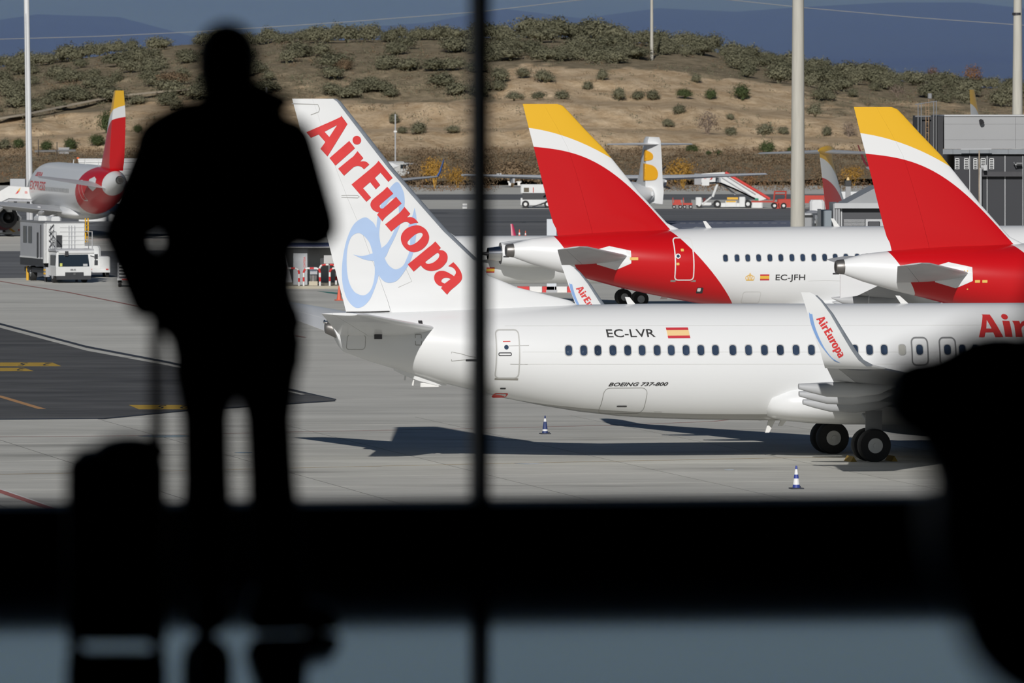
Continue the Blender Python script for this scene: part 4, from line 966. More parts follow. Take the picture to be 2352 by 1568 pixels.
# ================================================================ lamp poles
polem = mat('pole_concrete', (.50, .48, .42), .7, var=.1, vscale=.8, stretch=(6, 6, .6)); polew = mat('pole_white', (.72, .73, .73), .4, var=.03)
def pole(label, Y, xt0, xt1, xb0, xb1, m, top_row=-420, bot=None, extra=None):
    s = F/Y; zt = H-(top_row-HY)/s; xm = ((xb0+xb1)/2-CX)/s
    r = root('lamp_pole', label, 'lamp pole', (xm, Y, 0))
    rb, rt = (xb1-xb0)/2/s, (xt1-xt0)/2/s; z0 = H-(500-HY)/s; z1 = H-(0-HY)/s
    R = lambda z: rb+(rt-rb)*(z-z0)/(z1-z0)
    mb = MB(); mb.tube([(0, 0, 0), (((xt0+xt1)/2-(xb0+xb1)/2)/s*(zt/(z1)), 0, zt)], [R(0), max(.08, R(zt))], 16); mb.build('shaft', m, r, smooth=40)
    mb = MB(); mb.cbox((-rb*1.7, -rb*1.7, 0), (rb*1.7, rb*1.7, .25), .06); mb.build('base', polem, r)
    lx = ((xt0+xt1)/2-(xb0+xb1)/2)/s*(zt/(z1))
    mb = MB(); mb.tube([(lx-1.6, 0, zt), (lx+1.6, 0, zt)], .09, 8); mb.build('crossbar', m, r)
    for k in (-1.4, -.5, .5, 1.4): mb = MB(); mb.cbox((lx+k-.3, -.35, zt-.45), (lx+k+.3, .1, zt-.08), .05); mb.build('floodlight', greyp, r)
    if extra: extra(r, R)
def rib(r, R):
    mb = MB()
    mb.tube([(-.10, -R(0)-.02, .3), (-.34, -R(18)-.02, 18)], .03, 6); mb.build('cable_duct', ltgrey, r)
pole('slim white lamp pole at the left edge behind the airstair', 650, 55, 67, 61.5, 77, polew, extra=rib)
pole('thick grey concrete lamp pole rising between the two red tails', 405, 1820, 1846.5, 1815, 1848, polem)
def band(r, R): mb = MB(); z = H-(32-HY)/(F/500); mb.tube([(0, 0, z-.08), (0, 0, z+.08)], R(z)+.03, 16); mb.build('clamp_band', darkmetal, r)
pole('grey lamp pole behind the terminal block at the right edge', 500, 2328, 2347, 2322, 2350, polem, extra=band)
# ================================================================ terminal block at the right
BY = 425.0; bs = F/BY
r = root('terminal_block', 'grey terminal block with pale upper box and dark louvred panels', 'building', Vector(((2170-CX)/bs, BY, 0)))
bx = lambda p: (p-2170)/bs; bz = lambda y: H-(y-HY)/bs
pan = mat('pale_cladding', (.33, .335, .34), .5, var=.03, vscale=.4); dpan = mat('dark_cladding', (.018, .02, .026), .45, var=.06, vscale=.4); roofb = mat('roof_band', (.22, .24, .26), .5, var=.05)
mb = MB(); mb.box((bx(2195), .15, 0), (bx(3100), 14, bz(356))); mb.build('core', dpan, r)
mb = MB(); mb.box((bx(2172), .6, bz(342)), (bx(3100), 14, bz(266.5))); mb.build('upper_core', pan, r)
for i, (x0, x1) in enumerate(((2170, 2334), (2334.5, 2500), (2500.5, 2680), (2680.5, 2880), (2880.5, 3100))):
    for y0, y1 in ((265, 285), (285.3, 321), (321.3, 342)):
        mb = MB(); mb.box((bx(x0), .5, bz(y1)), (bx(x1), .62, bz(y0))); mb.build('pale_panel', pan, r)
mb = MB(); mb.box((bx(2170), .42, bz(267)), (bx(3100), .5, bz(263.5))); mb.build('parapet', ltgrey, r)
mb = MB(); mb.box((bx(2118), 1.5, bz(520)), (bx(2169.5), 10, bz(267.5))); mb.build('dark_side_wall', mat('dark_wall', (.022, .023, .027), .6, var=.05), r)
for i, (x0, x1) in enumerate(((2165, 2188), (2188.4, 2226), (2226.4, 2271), (2271.4, 2315), (2315.4, 2360), (2360.4, 2420), (2420.5, 2600))):
    mb = MB(); mb.box((bx(x0), -.25, bz(354)), (bx(x1), .6, bz(342.5))); mb.build('roof_panel', roofb, r)
for x0, x1 in ((2192, 2227), (2227.7, 2267), (2267.7, 2308), (2308.8, 2349), (2349.8, 2400), (2400.8, 2460)):
    mb = MB(); mb.box((bx(x0), 0, 0), (bx(x1), .15, bz(357))); mb.build('dark_panel', dpan, r)
for x in (2227.2, 2267.2, 2308.3, 2349.3): mb = MB(); mb.box((bx(x)-.02, -.03, 0), (bx(x)+.02, .02, bz(357))); mb.build('joint_strip', ltgrey, r)
lw = mat('louvre_white', (.62, .63, .63), .5)
for x0, x1 in ((2193, 2203.5), (2214, 2225), (2235.5, 2245), (2252, 2264), (2272, 2283)):
    lv = MB(); lv.box((bx(x0), -.05, bz(388.5)), (bx(x0)+.04, .02, bz(363.5))); lv.box((bx(x1)-.04, -.05, bz(388.5)), (bx(x1), .02, bz(363.5))); lv.box((bx(x0), -.05, bz(364.5)), (bx(x1), .02, bz(363))); lo = lv.build('louvre', lw, r)
    for k in range(6): y = 367.5+k*3.9; mb = MB(); mb.box((bx(x0), -.06, bz(y+1.6)), (bx(x1), .0, bz(y))); mb.build('slat', lw, lo)
mb = MB(); mb.box((bx(2255), -.35, bz(405)), (bx(2347), -.05, bz(394))); mb.build('cable_tray', darkmetal, r)
mb = MB(); mb.tube([(bx(2247), -.8, 0), (bx(2247), -.8, bz(345))], .032, 8); mb.build('light_bar_post', mat('rusty_pipe', (.42, .34, .25), .6, var=.3), r)
mb = MB(); mb.tube([(bx(2205), -.8, bz(342.5)), (bx(2275), -.8, bz(342))], .035, 8); mb.build('light_bar', ltgrey, r)
mb = MB(); mb.tube([(bx(2250.5), -.8, 0), (bx(2250.5), -.8, bz(385))], .06, 8); mb.tube([(bx(2250.5), -.8, bz(382)), (bx(2258), -.8, bz(384))], .07, 8); mb.box((bx(2257), -.9, bz(391)), (bx(2264), -.6, bz(378))); mb.build('camera_post', ltgrey, r)
mb = MB(); mb.tube([(bx(2328), -.3, bz(373)), (bx(2331), -.5, bz(378)), (bx(2345), -.5, bz(374.5))], .04, 6); mb.box((bx(2333), -.6, bz(376)), (bx(2346), -.35, bz(373))); mb.build('wall_arm_light', greyp, r)
mb = MB(); mb.tube([(bx(2253), .3, bz(277)), (bx(2256), .1, bz(281))], .1, 8); mb.tube([(bx(2254), .2, bz(277)), (bx(2257), .25, bz(284))], .12, 10); mb.build('loudspeaker', darkmetal, r)
# steel frame with ladder beside the block
r = root('steel_mast', 'rusty steel access frame standing left of the terminal block', 'mast', Vector(((2132-CX)/bs, BY+1.0, 0)))
rs = mat('rusted_steel', (.30, .20, .12), .7, var=.3); zz = lambda y: H-(y-HY)/(F/(BY+1))
for x, y, m_ in ((2129, 234, rs), (2135.5, 213, rs), (2147, 232, greyp), (2153, 232, greyp), (2118, 236, greyp), (2111, 238, greyp)):
    mb = MB(); mb.tube([((x-2132)/bs, 0, 0), ((x-2132)/bs, 0, zz(y))], .028, 6); mb.build('upright', m_, r)
mb = MB(); mb.tube([((2104-2132)/bs, 0, zz(240)), ((2155-2132)/bs, 0, zz(232))], .03, 6); mb.tube([((2104-2132)/bs, 0, zz(267)), ((2140-2132)/bs, 0, zz(267))], .04, 6); mb.build('rail', greyp, r)
for k in range(6): z = zz(305)+k*.30; mb = MB(); mb.tube([((2129-2132)/bs, 0, z), ((2135.5-2132)/bs, 0, z)], .02, 6); mb.build('rung', rs, r)
mb = MB(); mb.cbox((.03, -.1, zz(226)), (.25, .1, zz(214)), .04); mb.build('beacon', greyp, r)
# ================================================================ boarding bridge
Y = 418.0; q = F/Y; r = root('boarding_bridge', 'grey boarding bridge with sloping roof beside the thick lamp pole', 'boarding bridge', Vector(((1950-CX)/q, Y, 0)))
jx = lambda p: (p-1950)/q; jz = lambda y: H-(y-HY)/q
jg = mat('bridge_grey', (.30, .31, .32), .5, var=.06, vscale=.6); jd = mat('bridge_dark', (.055, .058, .065), .5)
mb = MB(); mb.box((jx(1928), 0, jz(560)), (jx(2120), 7, jz(478))); mb.build('cabin', jd, r)
mb = MB(); mb.prism([(jx(1926), -.3, jz(476)), (jx(2012), -.3, jz(430)), (jx(2140), -.3, jz(425)), (jx(2140), -.3, jz(468))], (0, 7.6, 0)); mb.build('roof', jg, r)
mb = MB(); mb.box((jx(1916), -.5, jz(478)), (jx(2130), -.25, jz(466))); mb.build('eave', ltgrey, r)
for x in (1913, 1918.5, 1924): mb = MB(); mb.box((jx(x), -.4, jz(560)), (jx(x+4.6), 5, jz(467))); mb.build('bellows_fold', jg, r)
mb = MB(); mb.box((jx(1931), -.12, jz(560)), (jx(1934), 0, jz(475))); mb.build('post', ltgrey, r)
for k in range(7): mb = MB(); mb.box((jx(1938), -.12, jz(505+k*2.6)), (jx(1986), -.02, jz(503.6+k*2.6))); mb.build('grille_slat', ltgrey, r)
mb = MB(); mb.box((jx(1988), -.16, jz(540)), (jx(2035), -.02, jz(503))); mb.build('door_panel', ltgrey, r)
mb = MB(); mb.cbox((jx(1993), -.2, jz(525)), (jx(2021), -.15, jz(508)), .05); mb.build('door_window', jd, r)
mb = MB(); mb.box((jx(1886), .5, jz(560)), (jx(1911), 4, jz(484))); mb.build('rotunda', mat('bridge_blue_grey', (.22, .26, .29), .5), r)
mb = MB(); mb.box((jx(1878), .2, jz(560)), (jx(1886), .5, jz(480))); mb.build('white_post', white2, r)
mb = MB(); mb.box((jx(1834), .3, jz(494)), (jx(1880), .6, jz(490))); mb.box((jx(1868), .3, jz(560)), (jx(1872), .5, jz(494))); mb.build('platform_frame', ltgrey, r)
mb = MB(); mb.box((jx(1836), .6, jz(560)), (jx(1868), 1.6, jz(494))); mb.build('grey_cover', jg, r)
mb = MB(); mb.box((jx(1905), 3, 0), (jx(1912), 4, jz(555))); mb.box((jx(2090), 3, 0), (jx(2100), 4, jz(555))); mb.build('support_leg', jg, r)
# grey chimney with dark cap behind the bridge
c = W(1948, 480, 432); r = root('vent_stack', 'pale grey vent stack with a black cap behind the boarding bridge', 'vent stack', (c.x, 432, 0)); q2 = F/432
mb = MB(); mb.box((-.14, -.14, 0), (.14, .14, H-(427-HY)/q2)); mb.build('stack', pan, r)
mb = MB(); mb.cbox((-.19, -.19, H-(427-HY)/q2), (.19, .19, H-(414-HY)/q2), .03); mb.build('cap', blackp, r)
mb = MB(); mb.tube([(0, 0, H-(414-HY)/q2), (0, 0, H-(407-HY)/q2)], [.1, .05], 8); mb.build('lamp', flagyel, r)
# ================================================================ service vehicles
vw = mat('vehicle_white', (.72, .73, .72), .35, coat=.2, var=.03); vg = mat('vehicle_grey', (.40, .41, .43), .45, var=.05); vd = mat('vehicle_dark', (.04, .042, .046), .55, var=.1); vgl = mat('windscreen', (.02, .03, .04), .05, spec=.7); alu = mat('aluminium', (.50, .51, .52), .35, .7, var=.05); vr = mat('vehicle_red', (.50, .05, .03), .4, var=.08)
def bx_(name, a, b, m, parent, c=None):
    mb = MB()
    (mb.cbox(a, b, c) if c else mb.box(a, b)); return mb.build(name, m, parent)
# ---- lift truck (boxy cabin raised on a lorry)
p = G(150, 648); r = root('lift_truck', 'white lift truck with boxy passenger cabin facing the viewer', 'truck', p, math.radians(-72))
bx_('chassis', (-6.2, -1.05, .55), (1.6, 1.05, .85), vd, r)
body = bx_('passenger_cabin', (-6.4, -1.27, 1.45), (-.15, 1.27, 3.72), vg, r)
bx_('cabin_roof', (-6.45, -1.30, 3.72), (-.10, 1.30, 3.80), mat('cabin_roof_grey', (.22, .225, .23), .6), r)
bx_('front_wall', (-.15, -1.27, 1.2), (-.08, 1.27, 3.70), vw, r)
for z in (2.35, 2.62, 2.89, 3.16, 3.43): bx_('front_rib', (-.08, -.35, z), (-.04, 1.22, z+.09), vw, r)
for y in (-.95, -.75, .25, .42, .62): bx_('front_rail', (-.08, y-.02, 2.1), (-.02, y+.02, 3.55), vg, r)
bx_('front_hatch', (-.07, -.62, 2.20), (-.03, -.20, 2.95), vd, r)
bx_('skirt', (-6.4, -1.28, .98), (-.6, 1.28, 1.47), vd, r)
for x in (-5.6, -4.3, ): 
    w_ = bx_('side_window', (x, -1.30, 2.4), (x+.85, -1.26, 3.45), vgl, r)
bx_('side_door_rail', (-2.0, -1.33, 1.5), (-1.75, -1.26, 3.1), vd, r); bx_('corner_post', (-.42, -1.33, 1.2), (-.08, -1.20, 3.7), vw, r); bx_('side_door_rail', (-1.2, -1.32, 1.4), (-1.1, -1.26, 3.6), vd, r)
bx_('side_trim', (-6.4, -1.31, 1.45), (-.15, -1.27, 1.55), vw, r)
bx_('roof_vent', (-4.2, -.2, 3.8), (-2.6, .45, 4.08), vw, r, .12); bx_('roof_vent', (-5.3, -.7, 3.8), (-3.9, -.1, 4.1), vw, r, .12)
bx_('platform', (-.1, -1.1, 1.98), (1.9, 1.35, 2.12), vg, r); mb = MB(); mb.tube([(1.92, -.95, 1.93), (1.92, 1.35, 1.93)], .11, 10); mb.build('platform_roller', vw, r)
for y in (-1.05, 1.3):
    mb = MB(); mb.tube([(-.05, y, 3.2), (1.7, y, 3.2), (1.7, y, 2.1)], .035, 6); mb.tube([(-.05, y, 2.65), (1.7, y, 2.65)], .03, 6); mb.tube([(.8, y, 2.1), (.8, y, 3.2)], .03, 6); mb.build('railing', alu, r)
mb = MB(); mb.tube([(-.1, 1.35, 2.5), (-.3, 1.38, 4.0)], .05, 6); mb.tube([(-.2, 1.55, 2.5), (-.4, 1.58, 4.0)], .05, 6)
for k in range(6): z = 2.6+k*.24; mb.tube([(-.12-.02*k, 1.35, z), (-.22-.02*k, 1.57, z)], .03, 6)
mb.build('ladder', yellowp, r)
for k in range(4):
    mb = MB(); z = 2.2+k*.36; mb.tube([(.0, -1.05, z), (.02, -.75, z+.36)], .03, 6); mb.build('scissor_brace', darkmetal, r)
cab = MB(); cab.loft([[(.2, -1.12, .45), (2.05, -1.12, .45), (2.05, 1.12, .45), (.2, 1.12, .45)], [(.2, -1.15, 1.0), (2.10, -1.15, 1.0), (2.10, 1.15, 1.0), (.2, 1.15, 1.0)], [(.2, -1.10, 1.85), (1.92, -1.08, 1.85), (1.92, 1.08, 1.85), (.2, 1.10, 1.85)], [(.25, -1.0, 1.95), (1.8, -1.0, 1.95), (1.8, 1.0, 1.95), (.25, 1.0, 1.95)]])
cb_ = cab.build('cab', vw, r)
mb = MB(); mb.add([(2.112, -1.0, 1.04), (2.112, 1.0, 1.04), (1.945, .96, 1.78), (1.945, -.96, 1.78)], [(0, 1, 2, 3)]); mb.build('windscreen', vgl, cb_)
bx_('side_window', (.7, -1.16, 1.1), (1.85, -1.125, 1.75), vgl, cb_); bx_('grille', (2.06, -.55, .45), (2.13, .62, .68), vd, cb_); bx_('bumper', (1.9, -1.1, .22), (2.12, 1.1, .46), vd, cb_)
mb = MB(); mb.tube([(2.13, .03, .57), (2.15, .03, .57)], .08, 10); mb.build('badge', steel, cb_)
t = text2d('ABB-352', .012); mb = MB(); mb.add([(2.135, -.05-(-.0)+x*.075-.2, .80+y*.09) for x, y in t[0]], t[1]); mb.build('plate_lettering', darkmetal, cb_)
bx_('dash_card', (2.10, -.9, 1.06), (2.12, -.75, 1.25), mat('card_yellow', (.6, .62, .15), .5), cb_); bx_('dash_card', (2.10, .6, 1.06), (2.12, .88, 1.2), ltgrey, cb_); bx_('wiper_unit', (1.95, -.55, 1.7), (2.08, -.35, 2.0), vd, cb_)
mb = MB(); mb.tube([(1.9, 1.12, 1.7), (2.05, 1.42, 1.6), (2.05, 1.42, 1.2)], .035, 6); mb.box((2.0, 1.36, 1.5), (2.08, 1.56, 1.8)); mb.box((2.0, 1.36, 1.1), (2.08, 1.56, 1.42)); mb.build('mirror', vd, cb_)
for y in (-.96, .96):
    wheel(r, (1.0, y, .45), .45, .28, vg)
for y in (-.9, .9): wheel(r, (-4.6, y, .47), .47, .34, steel)
for x, y in ((-1.0, -1.0), (-5.6, -1.0), (-1.0, 1.0), (-5.6, 1.0)): mb = MB(); mb.tube([(x, y, 0), (x, y, .9)], .09, 8); mb.build('outrigger', yellowp if x < -3 else vd, r)
bx_('step_box', (-.4, -1.3, .35), (.15, -1.05, .95), vg, r); bx_('step_plate', (-.3, -1.34, .5), (.05, -1.29, .62), yellowp, r); bx_('step_plate', (-.3, -1.34, .72), (.05, -1.29, .84), yellowp, r)
# ---- white baggage tug behind it
p = G(226, 637); r = root('ground_power_cart', 'white ground power cart just right of the lift truck', 'ground cart', p, math.radians(-80))
bx_('body', (-1.9, -.62, .45), (.25, .75, 1.35), vw, r, .08); bx_('front_panel', (.24, -.42, .55), (.28, .1, 1.1), white2, r); bx_('bumper', (.2, -.75, .33), (.36, .72, .48), vw, r)
bx_('cab', (-2.6, -1.0, .5), (-1.4, .35, 2.0), vw, r, .15); bx_('tail_light', (.28, -.6, .5), (.31, -.45, .57), signred, r); bx_('tail_light', (.28, .45, .5), (.31, .62, .57), signred, r)
for x in (-1.8, -.25):
    for y in (-.6, .6): wheel(r, (x, y, .25), .25, .2)
# ---- trailer by the standing person
p = G(292, 659); r = root('baggage_trailer', 'white slatted baggage trailer half hidden by the standing person', 'trailer', p, math.radians(-88))
bx_('deck', (-3, -.6, .42), (.1, 1.1, .55), vw, r)
for k in range(4): bx_('slat', (-.05, -.5, .65+k*.2), (0.02, 1.0, .76+k*.2), vw, r)
for y in (-.58, 1.05): bx_('corner_post', (-.08, y, .5), (.05, y+.1, 1.5), vg, r)
bx_('tail_light', (.1, -.3, .44), (.13, .2, .52), signred, r)
for x in (-2.5, -.35):
    for y in (-.45, .95): wheel(r, (x, y, .22), .22, .18)
# ---- airstair with red emblem at the left edge
Y = 640.0; q = F/Y; r = root('airstair', 'white airstair with red leaf emblem and IB letters behind the left wing', 'airstair', Vector(((40-CX)/q, Y, 0)))
lx = lambda p: (p-40)/q; lz = lambda y: H-(y-HY)/q
mb = MB(); mb.prism([(lx(20), 0, lz(427)), (lx(73), 0, lz(430)), (lx(76), 0, lz(457)), (lx(20), 0, lz(455)), (lx(-12), 0, lz(470)), (lx(-12), 0, lz(446))], (0, .12, 0)); mb.build('parapet', vw, r)
mb = MB(); mb.prism([(lx(20), 1.8, lz(427)), (lx(73), 1.8, lz(430)), (lx(76), 1.8, lz(457)), (lx(20), 1.8, lz(455)), (lx(-12), 1.8, lz(470)), (lx(-12), 1.8, lz(446))], (0, .12, 0)); mb.build('parapet', vw, r)
mb = MB(); mb.prism([(lx(74), 0, lz(458)), (lx(20), 0, lz(457)), (lx(-90), 0, lz(508)), (lx(-90), 0, lz(513)), (lx(20), 0, lz(462)), (lx(74), 0, lz(463))], (0, 1.9, 0)); mb.build('stair_deck', vg, r)
mb = MB(); mb.prism([(lx(-12), 0, lz(446)), (lx(-12), 0, lz(470)), (lx(-90), 0, lz(508)), (lx(-90), 0, lz(484))], (0, .1, 0)); mb.build('balustrade', vw, r)
bx_('ac_box', (lx(22), .6, lz(430)), (lx(56), 2.0, lz(411)), mat('grey_box', (.42, .44, .46), .5), r)
for x in (-70, 30, 60): bx_('leg', (lx(x), .8, 0), (lx(x)+.25, 1.1, lz(462 if x > 0 else 500)), vg, r)
bx_('chassis', (lx(-95), .1, .4), (lx(72), 1.8, .8), vw, r)
for x in (-80, 55):
    for y in (.25, 1.65): wheel(r, (lx(x), y, .4), .4, .25)
def leaf(parent, ox, oz, k, y, m1, m2):
    mb = MB(); mb.add([(ox+a*k, y, oz+b*k) for a, b in ((0, 0), (.35, .12), (.62, .5), (.3, .45))], [(0, 1, 2, 3)]); mb.build('emblem', m1, parent)
    mb = MB(); mb.add([(ox+a*k, y, oz+b*k) for a, b in ((.3, .47), (.63, .52), (.72, .95))], [(0, 1, 2)]); mb.build('emblem_tip', m2, parent)
leaf(r, lx(35), lz(446), .6, -.01, signred, ibyel)
t = text2d('IB', .012); mb = MB(); mb.add([(lx(57)+x*.22, -.01, lz(444.5)+y*.21) for x, y in t[0]], t[1]); mb.build('fleet_lettering', signred, r)
# ---- second stair lorry at the far left, behind the engine
Y = 630.0; q = F/Y; r = root('stair_lorry', 'small white stair lorry behind the engine at the left edge', 'lorry', Vector(((30-CX)/q, Y, 0)))
lx = lambda p: (p-30)/q; lz = lambda y: H-(y-HY)/q
mb = MB(); mb.prism([(lx(20), 0, lz(512)), (lx(46), 0, lz(512)), (lx(46), 0, lz(500)), (lx(30), 0, lz(482)), (lx(20), 0, lz(478))], (0, 1.8, 0)); mb.build('cab', vw, r)
bx_('cab_window', (lx(32), -.02, lz(507)), (lx(43), 0, lz(495)), vgl, r); bx_('chassis', (lx(-40), 0, lz(538)), (lx(52), 1.8, lz(533)), vw, r); mb = MB(); mb.prism([(lx(22), -.01, lz(522)), (lx(36), -.01, lz(532)), (lx(30), -.01, lz(533)), (lx(20), -.01, lz(526))], (0, .05, 0)); mb.build('yellow_chevron', yellowp, r)
bx_('body', (lx(22), .05, lz(533)), (lx(46), 1.75, lz(512)), vw, r); bx_('tail_light', (lx(42), -.03, lz(530)), (lx(45), 0, lz(526)), signred, r)
for x in (18, -30):
    for y in (.2, 1.6): wheel(r, (lx(x), y, .45), .45, .28)
# ---- white louvred trailer building behind the left tail
Y = 690.0; q = F/Y; r = root('site_trailer', 'long white slatted container behind the slim left tail', 'container', Vector(((250-CX)/q, Y, 0)))
lx = lambda p: (p-250)/q; lz = lambda y: H-(y-HY)/q
bx_('body', (lx(181), .1, 0), (lx(440), 3, lz(368)), vw, r)
for y0, y1 in ((366, 373), (375.5, 388), (390.5, 402), (404.5, 416), (418, 432)): bx_('slat', (lx(180), 0, lz(y1)), (lx(441), .12, lz(y0)), vw, r)
bx_('roof_edge', (lx(179), -.05, lz(367)), (lx(442), 3.05, lz(364.5)), white2, r); mb = MB(); mb.tube([(lx(179), .1, lz(365)), (lx(179), .1, lz(361))], .12, 8); mb.build('beacon', orange, r)
# ---- utility unit with hoop barriers, left of the fin
KY = 478.0; q = F/KY
def ux(p): return (p-CX)/q
def uz(y): return H-(y-HY)/q
pad = MB(); pad.box((ux(560), KY, 0), (ux(840), KY+14, .16)); pad_o = pad.build('service_pad', ground_mat('kerb_stone', (.50, .46, .36), (.38, .35, .28), 0, .8)); tag(pad_o, 'low kerbed pad under the hoop barriers left of the fin', 'pad', None, 'structure')
hw = mat('hoop_white', (.76, .76, .74), .5); hr_ = mat('hoop_red', (.62, .03, .03), .5)
def hoop(x0, x1, dy, top, label):
    r = root('hoop_barrier', label, 'barrier', (ux((x0+x1)/2), KY+dy, .16), 0, 'hoop barriers'); a = (x1-x0)/2/q; h = uz(top)-.16-.0; n = 0
    pts = [Vector((-a, 0, 0)), Vector((-a, 0, h-.22)), Vector((-a+.07, 0, h-.07)), Vector((-a+.22, 0, h)), Vector((a-.22, 0, h)), Vector((a-.07, 0, h-.07)), Vector((a, 0, h-.22)), Vector((a, 0, 0))]
    L = []; tot = 0
    for i in range(len(pts)-1): L.append((tot, pts[i], pts[i+1])); tot += (pts[i+1]-pts[i]).length
    def at_(d):
        for t0, p0, p1 in L:
            ln = (p1-p0).length
            if d <= t0+ln+1e-6: return p0.lerp(p1, (d-t0)/ln)
        return pts[-1]
    N = max(9, int(tot/.26)); N += 1-N % 2
    for k in range(N):
        d0, d1 = tot*k/N, tot*(k+1)/N; mb = MB(); mb.tube([at_(lerp(d0, d1, j/4)) for j in range(5)], .065, 10, cap=True); mb.build('red_band' if k % 2 else 'white_band', hr_ if k % 2 else hw, r, smooth=50)
hoop(697, 734.5, .5, 616.5, 'red and white hoop barrier in front of the metal tank')
hoop(757, 800, .5, 616.5, 'red and white hoop barrier touching the edge of the fin')
hoop(640, 686, .5, 616.5, 'red and white hoop barrier hidden partly by the standing person')
hoop(731, 769, 3.4, 611, 'farther red and white hoop barrier under the grey cabinet')
r = root('air_conditioner', 'pale grey air conditioning unit with red vertical lettering left of the fin', 'air conditioner', (ux(690), KY+3, .16))
bx_('housing', (ux(670)-ux(690), 0, 0), (ux(703)-ux(690), 3, uz(572)-.16), mat('unit_grey', (.40, .42, .44), .5, var=.03), r)
t = text2d('CIATESA', .012); tw = textw(t); kz = (uz(592)-uz(617))/tw
mb = MB(); mb.add([(ux(698.5)-ux(690)-y*.13, -.012, uz(617)-.16+x*kz) for x, y in t[0]], t[1]); mb.build('lettering', signred, r)
bx_('canopy', (ux(640)-ux(690), -.8, uz(570)-.16), (ux(800)-ux(690), 6, uz(567.5)-.16), ltgrey, r); bx_('canopy_edge', (ux(640)-ux(690), -.82, uz(567.5)-.16), (ux(800)-ux(690), 6, uz(564)-.16), mat('navy_edge', (.03, .04, .12), .4), r); bx_('back_wall', (ux(640)-ux(690), 5.5, 0), (ux(800)-ux(690), 5.9, uz(570)-.16), vg, r)
r = root('metal_tank', 'shiny metal tank with blue-grey lid on a pale plinth behind the hoop barrier', 'tank', (ux(718), KY+1.6, .16))
bx_('plinth', (-.26, -.3, 0), (.27, .4, .25), mat('plinth_stone', (.55, .50, .38), .7), r); mb = MB(); mb.tube([(0, 0, .25), (0, 0, .62)], [.20, .22], 20); mb.build('drum', steel, r, smooth=40)
mb = MB(); mb.tube([(-.22, 0, .98), (.2, 0, .98)], .16, 16); mb.build('cylinder', mat('tank_blue_steel', (.35, .42, .55), .25, .8), r, smooth=40); bx_('bracket', (-.2, -.1, .6), (.25, .2, .9), vg, r)
r = root('grey_cabinet', 'light grey electrical cabinet on a post beside the fin edge', 'cabinet', (ux(755), KY+1.2, .16))
bx_('box', (-.32, -.2, uz(606)-.16), (.6, .3, uz(587)-.16), mat('cabinet_grey', (.48, .48, .47), .5), r); mb = MB(); mb.tube([(0, 0, 0), (0, 0, uz(606)-.16)], .04, 8); mb.build('post', alu, r); bx_('dark_box', (-.55, .1, uz(608)-.16), (-.32, .4, uz(594)-.16), vd, r)
# ---- far side of the apron: stair truck, tractor, vans
Y = 757.0; q = F/Y; r = root('airstair_truck', 'white airstair truck with red handrail and leaf emblem on the far apron', 'airstair', Vector(((1680-CX)/q, Y, 0)))
lx = lambda p: (p-1680)/q; lz = lambda y: H-(y-HY)/q
for dy in (0, 1.9):
    mb = MB(); mb.prism([(lx(1611), dy, lz(399.5)), (lx(1664), dy, lz(395.5)), (lx(1740), dy, lz(442)), (lx(1762), dy, lz(456)), (lx(1742), dy, lz(462)), (lx(1690), dy, lz(437)), (lx(1652), dy, lz(421)), (lx(1629), dy, lz(423)), (lx(1611), dy, lz(425))], (0, .1, 0)); mb.build('stair_side', vw, r)
mb = MB(); mb.prism([(lx(1652), 0, lz(417)), (lx(1690), 0, lz(433)), (lx(1742), 0, lz(458)), (lx(1742), 0, lz(462)), (lx(1690), 0, lz(437)), (lx(1652), 0, lz(421)), (lx(1600), 0, lz(424)), (lx(1600), 0, lz(420))], (0, 2, 0)); mb.build('steps', ltgrey, r)
mb = MB(); mb.tube([(lx(1666), -.03, lz(396)), (lx(1740), -.03, lz(440)), (lx(1768), -.03, lz(457))], .14, 8); mb.build('red_handrail', signred, r)
mb = MB(); mb.tube([(lx(1668), -.06, lz(404)), (lx(1735), -.06, lz(446))], .05, 6); mb.tube([(lx(1658), -.06, lz(408)), (lx(1722), -.06, lz(448))], .05, 6); mb.build('side_rail', vg, r)
bx_('canopy_bellows', (lx(1595), -.1, lz(424)), (lx(1611), 2.1, lz(399)), mat('bellows_grey', (.36, .36, .37), .7), r); bx_('end_panel', (lx(1612), -.08, lz(426)), (lx(1629), 0, lz(401)), vw, r)
mb = MB(); mb.tube([(lx(1648), .3, lz(423)), (lx(1637), .3, lz(452))], .13, 8); mb.build('lift_arm', vw, r); mb = MB(); mb.tube([(lx(1655), 1, lz(420)), (lx(1690), 1, lz(447))], .09, 8); mb.build('lift_arm', vg, r)
leaf(r, lx(1630), lz(413), .5, -.09, signred, signred)
t = text2d('181', .012); mb = MB(); mb.add([(lx(1617)+x*.12, -.09, lz(411)+y*.17) for x, y in t[0]], t[1]); mb.build('fleet_lettering', signred, r)
bx_('lorry_body', (lx(1666), 0, lz(475)), (lx(1692), 2, lz(461)), vw, r, .06); bx_('lorry_body', (lx(1698), 0, lz(475)), (lx(1712), 2, lz(452)), vw, r, .06); bx_('rear_body', (lx(1726), 0, lz(477)), (lx(1752), 2, lz(463)), vw, r, .1); bx_('frame', (lx(1632), .2, lz(473)), (lx(1750), 1.8, lz(468)), vd, r)
bx_('tank', (lx(1670), -.05, lz(458)), (lx(1695), 0, lz(453)), yellowp, r); bx_('tank', (lx(1668), -.05, lz(464)), (lx(1690), 0, lz(461)), yellowp, r); bx_('cab', (lx(1598), 0, lz(471)), (lx(1612), 1.8, lz(453)), vw, r, .08); bx_('cab_front', (lx(1612), .1, lz(471)), (lx(1634), 1.7, lz(465)), vw, r); bx_('seat', (lx(1615), .3, lz(465)), (lx(1621), .9, lz(455)), mat('seat_dark_red', (.12, .02, .02), .7), r)
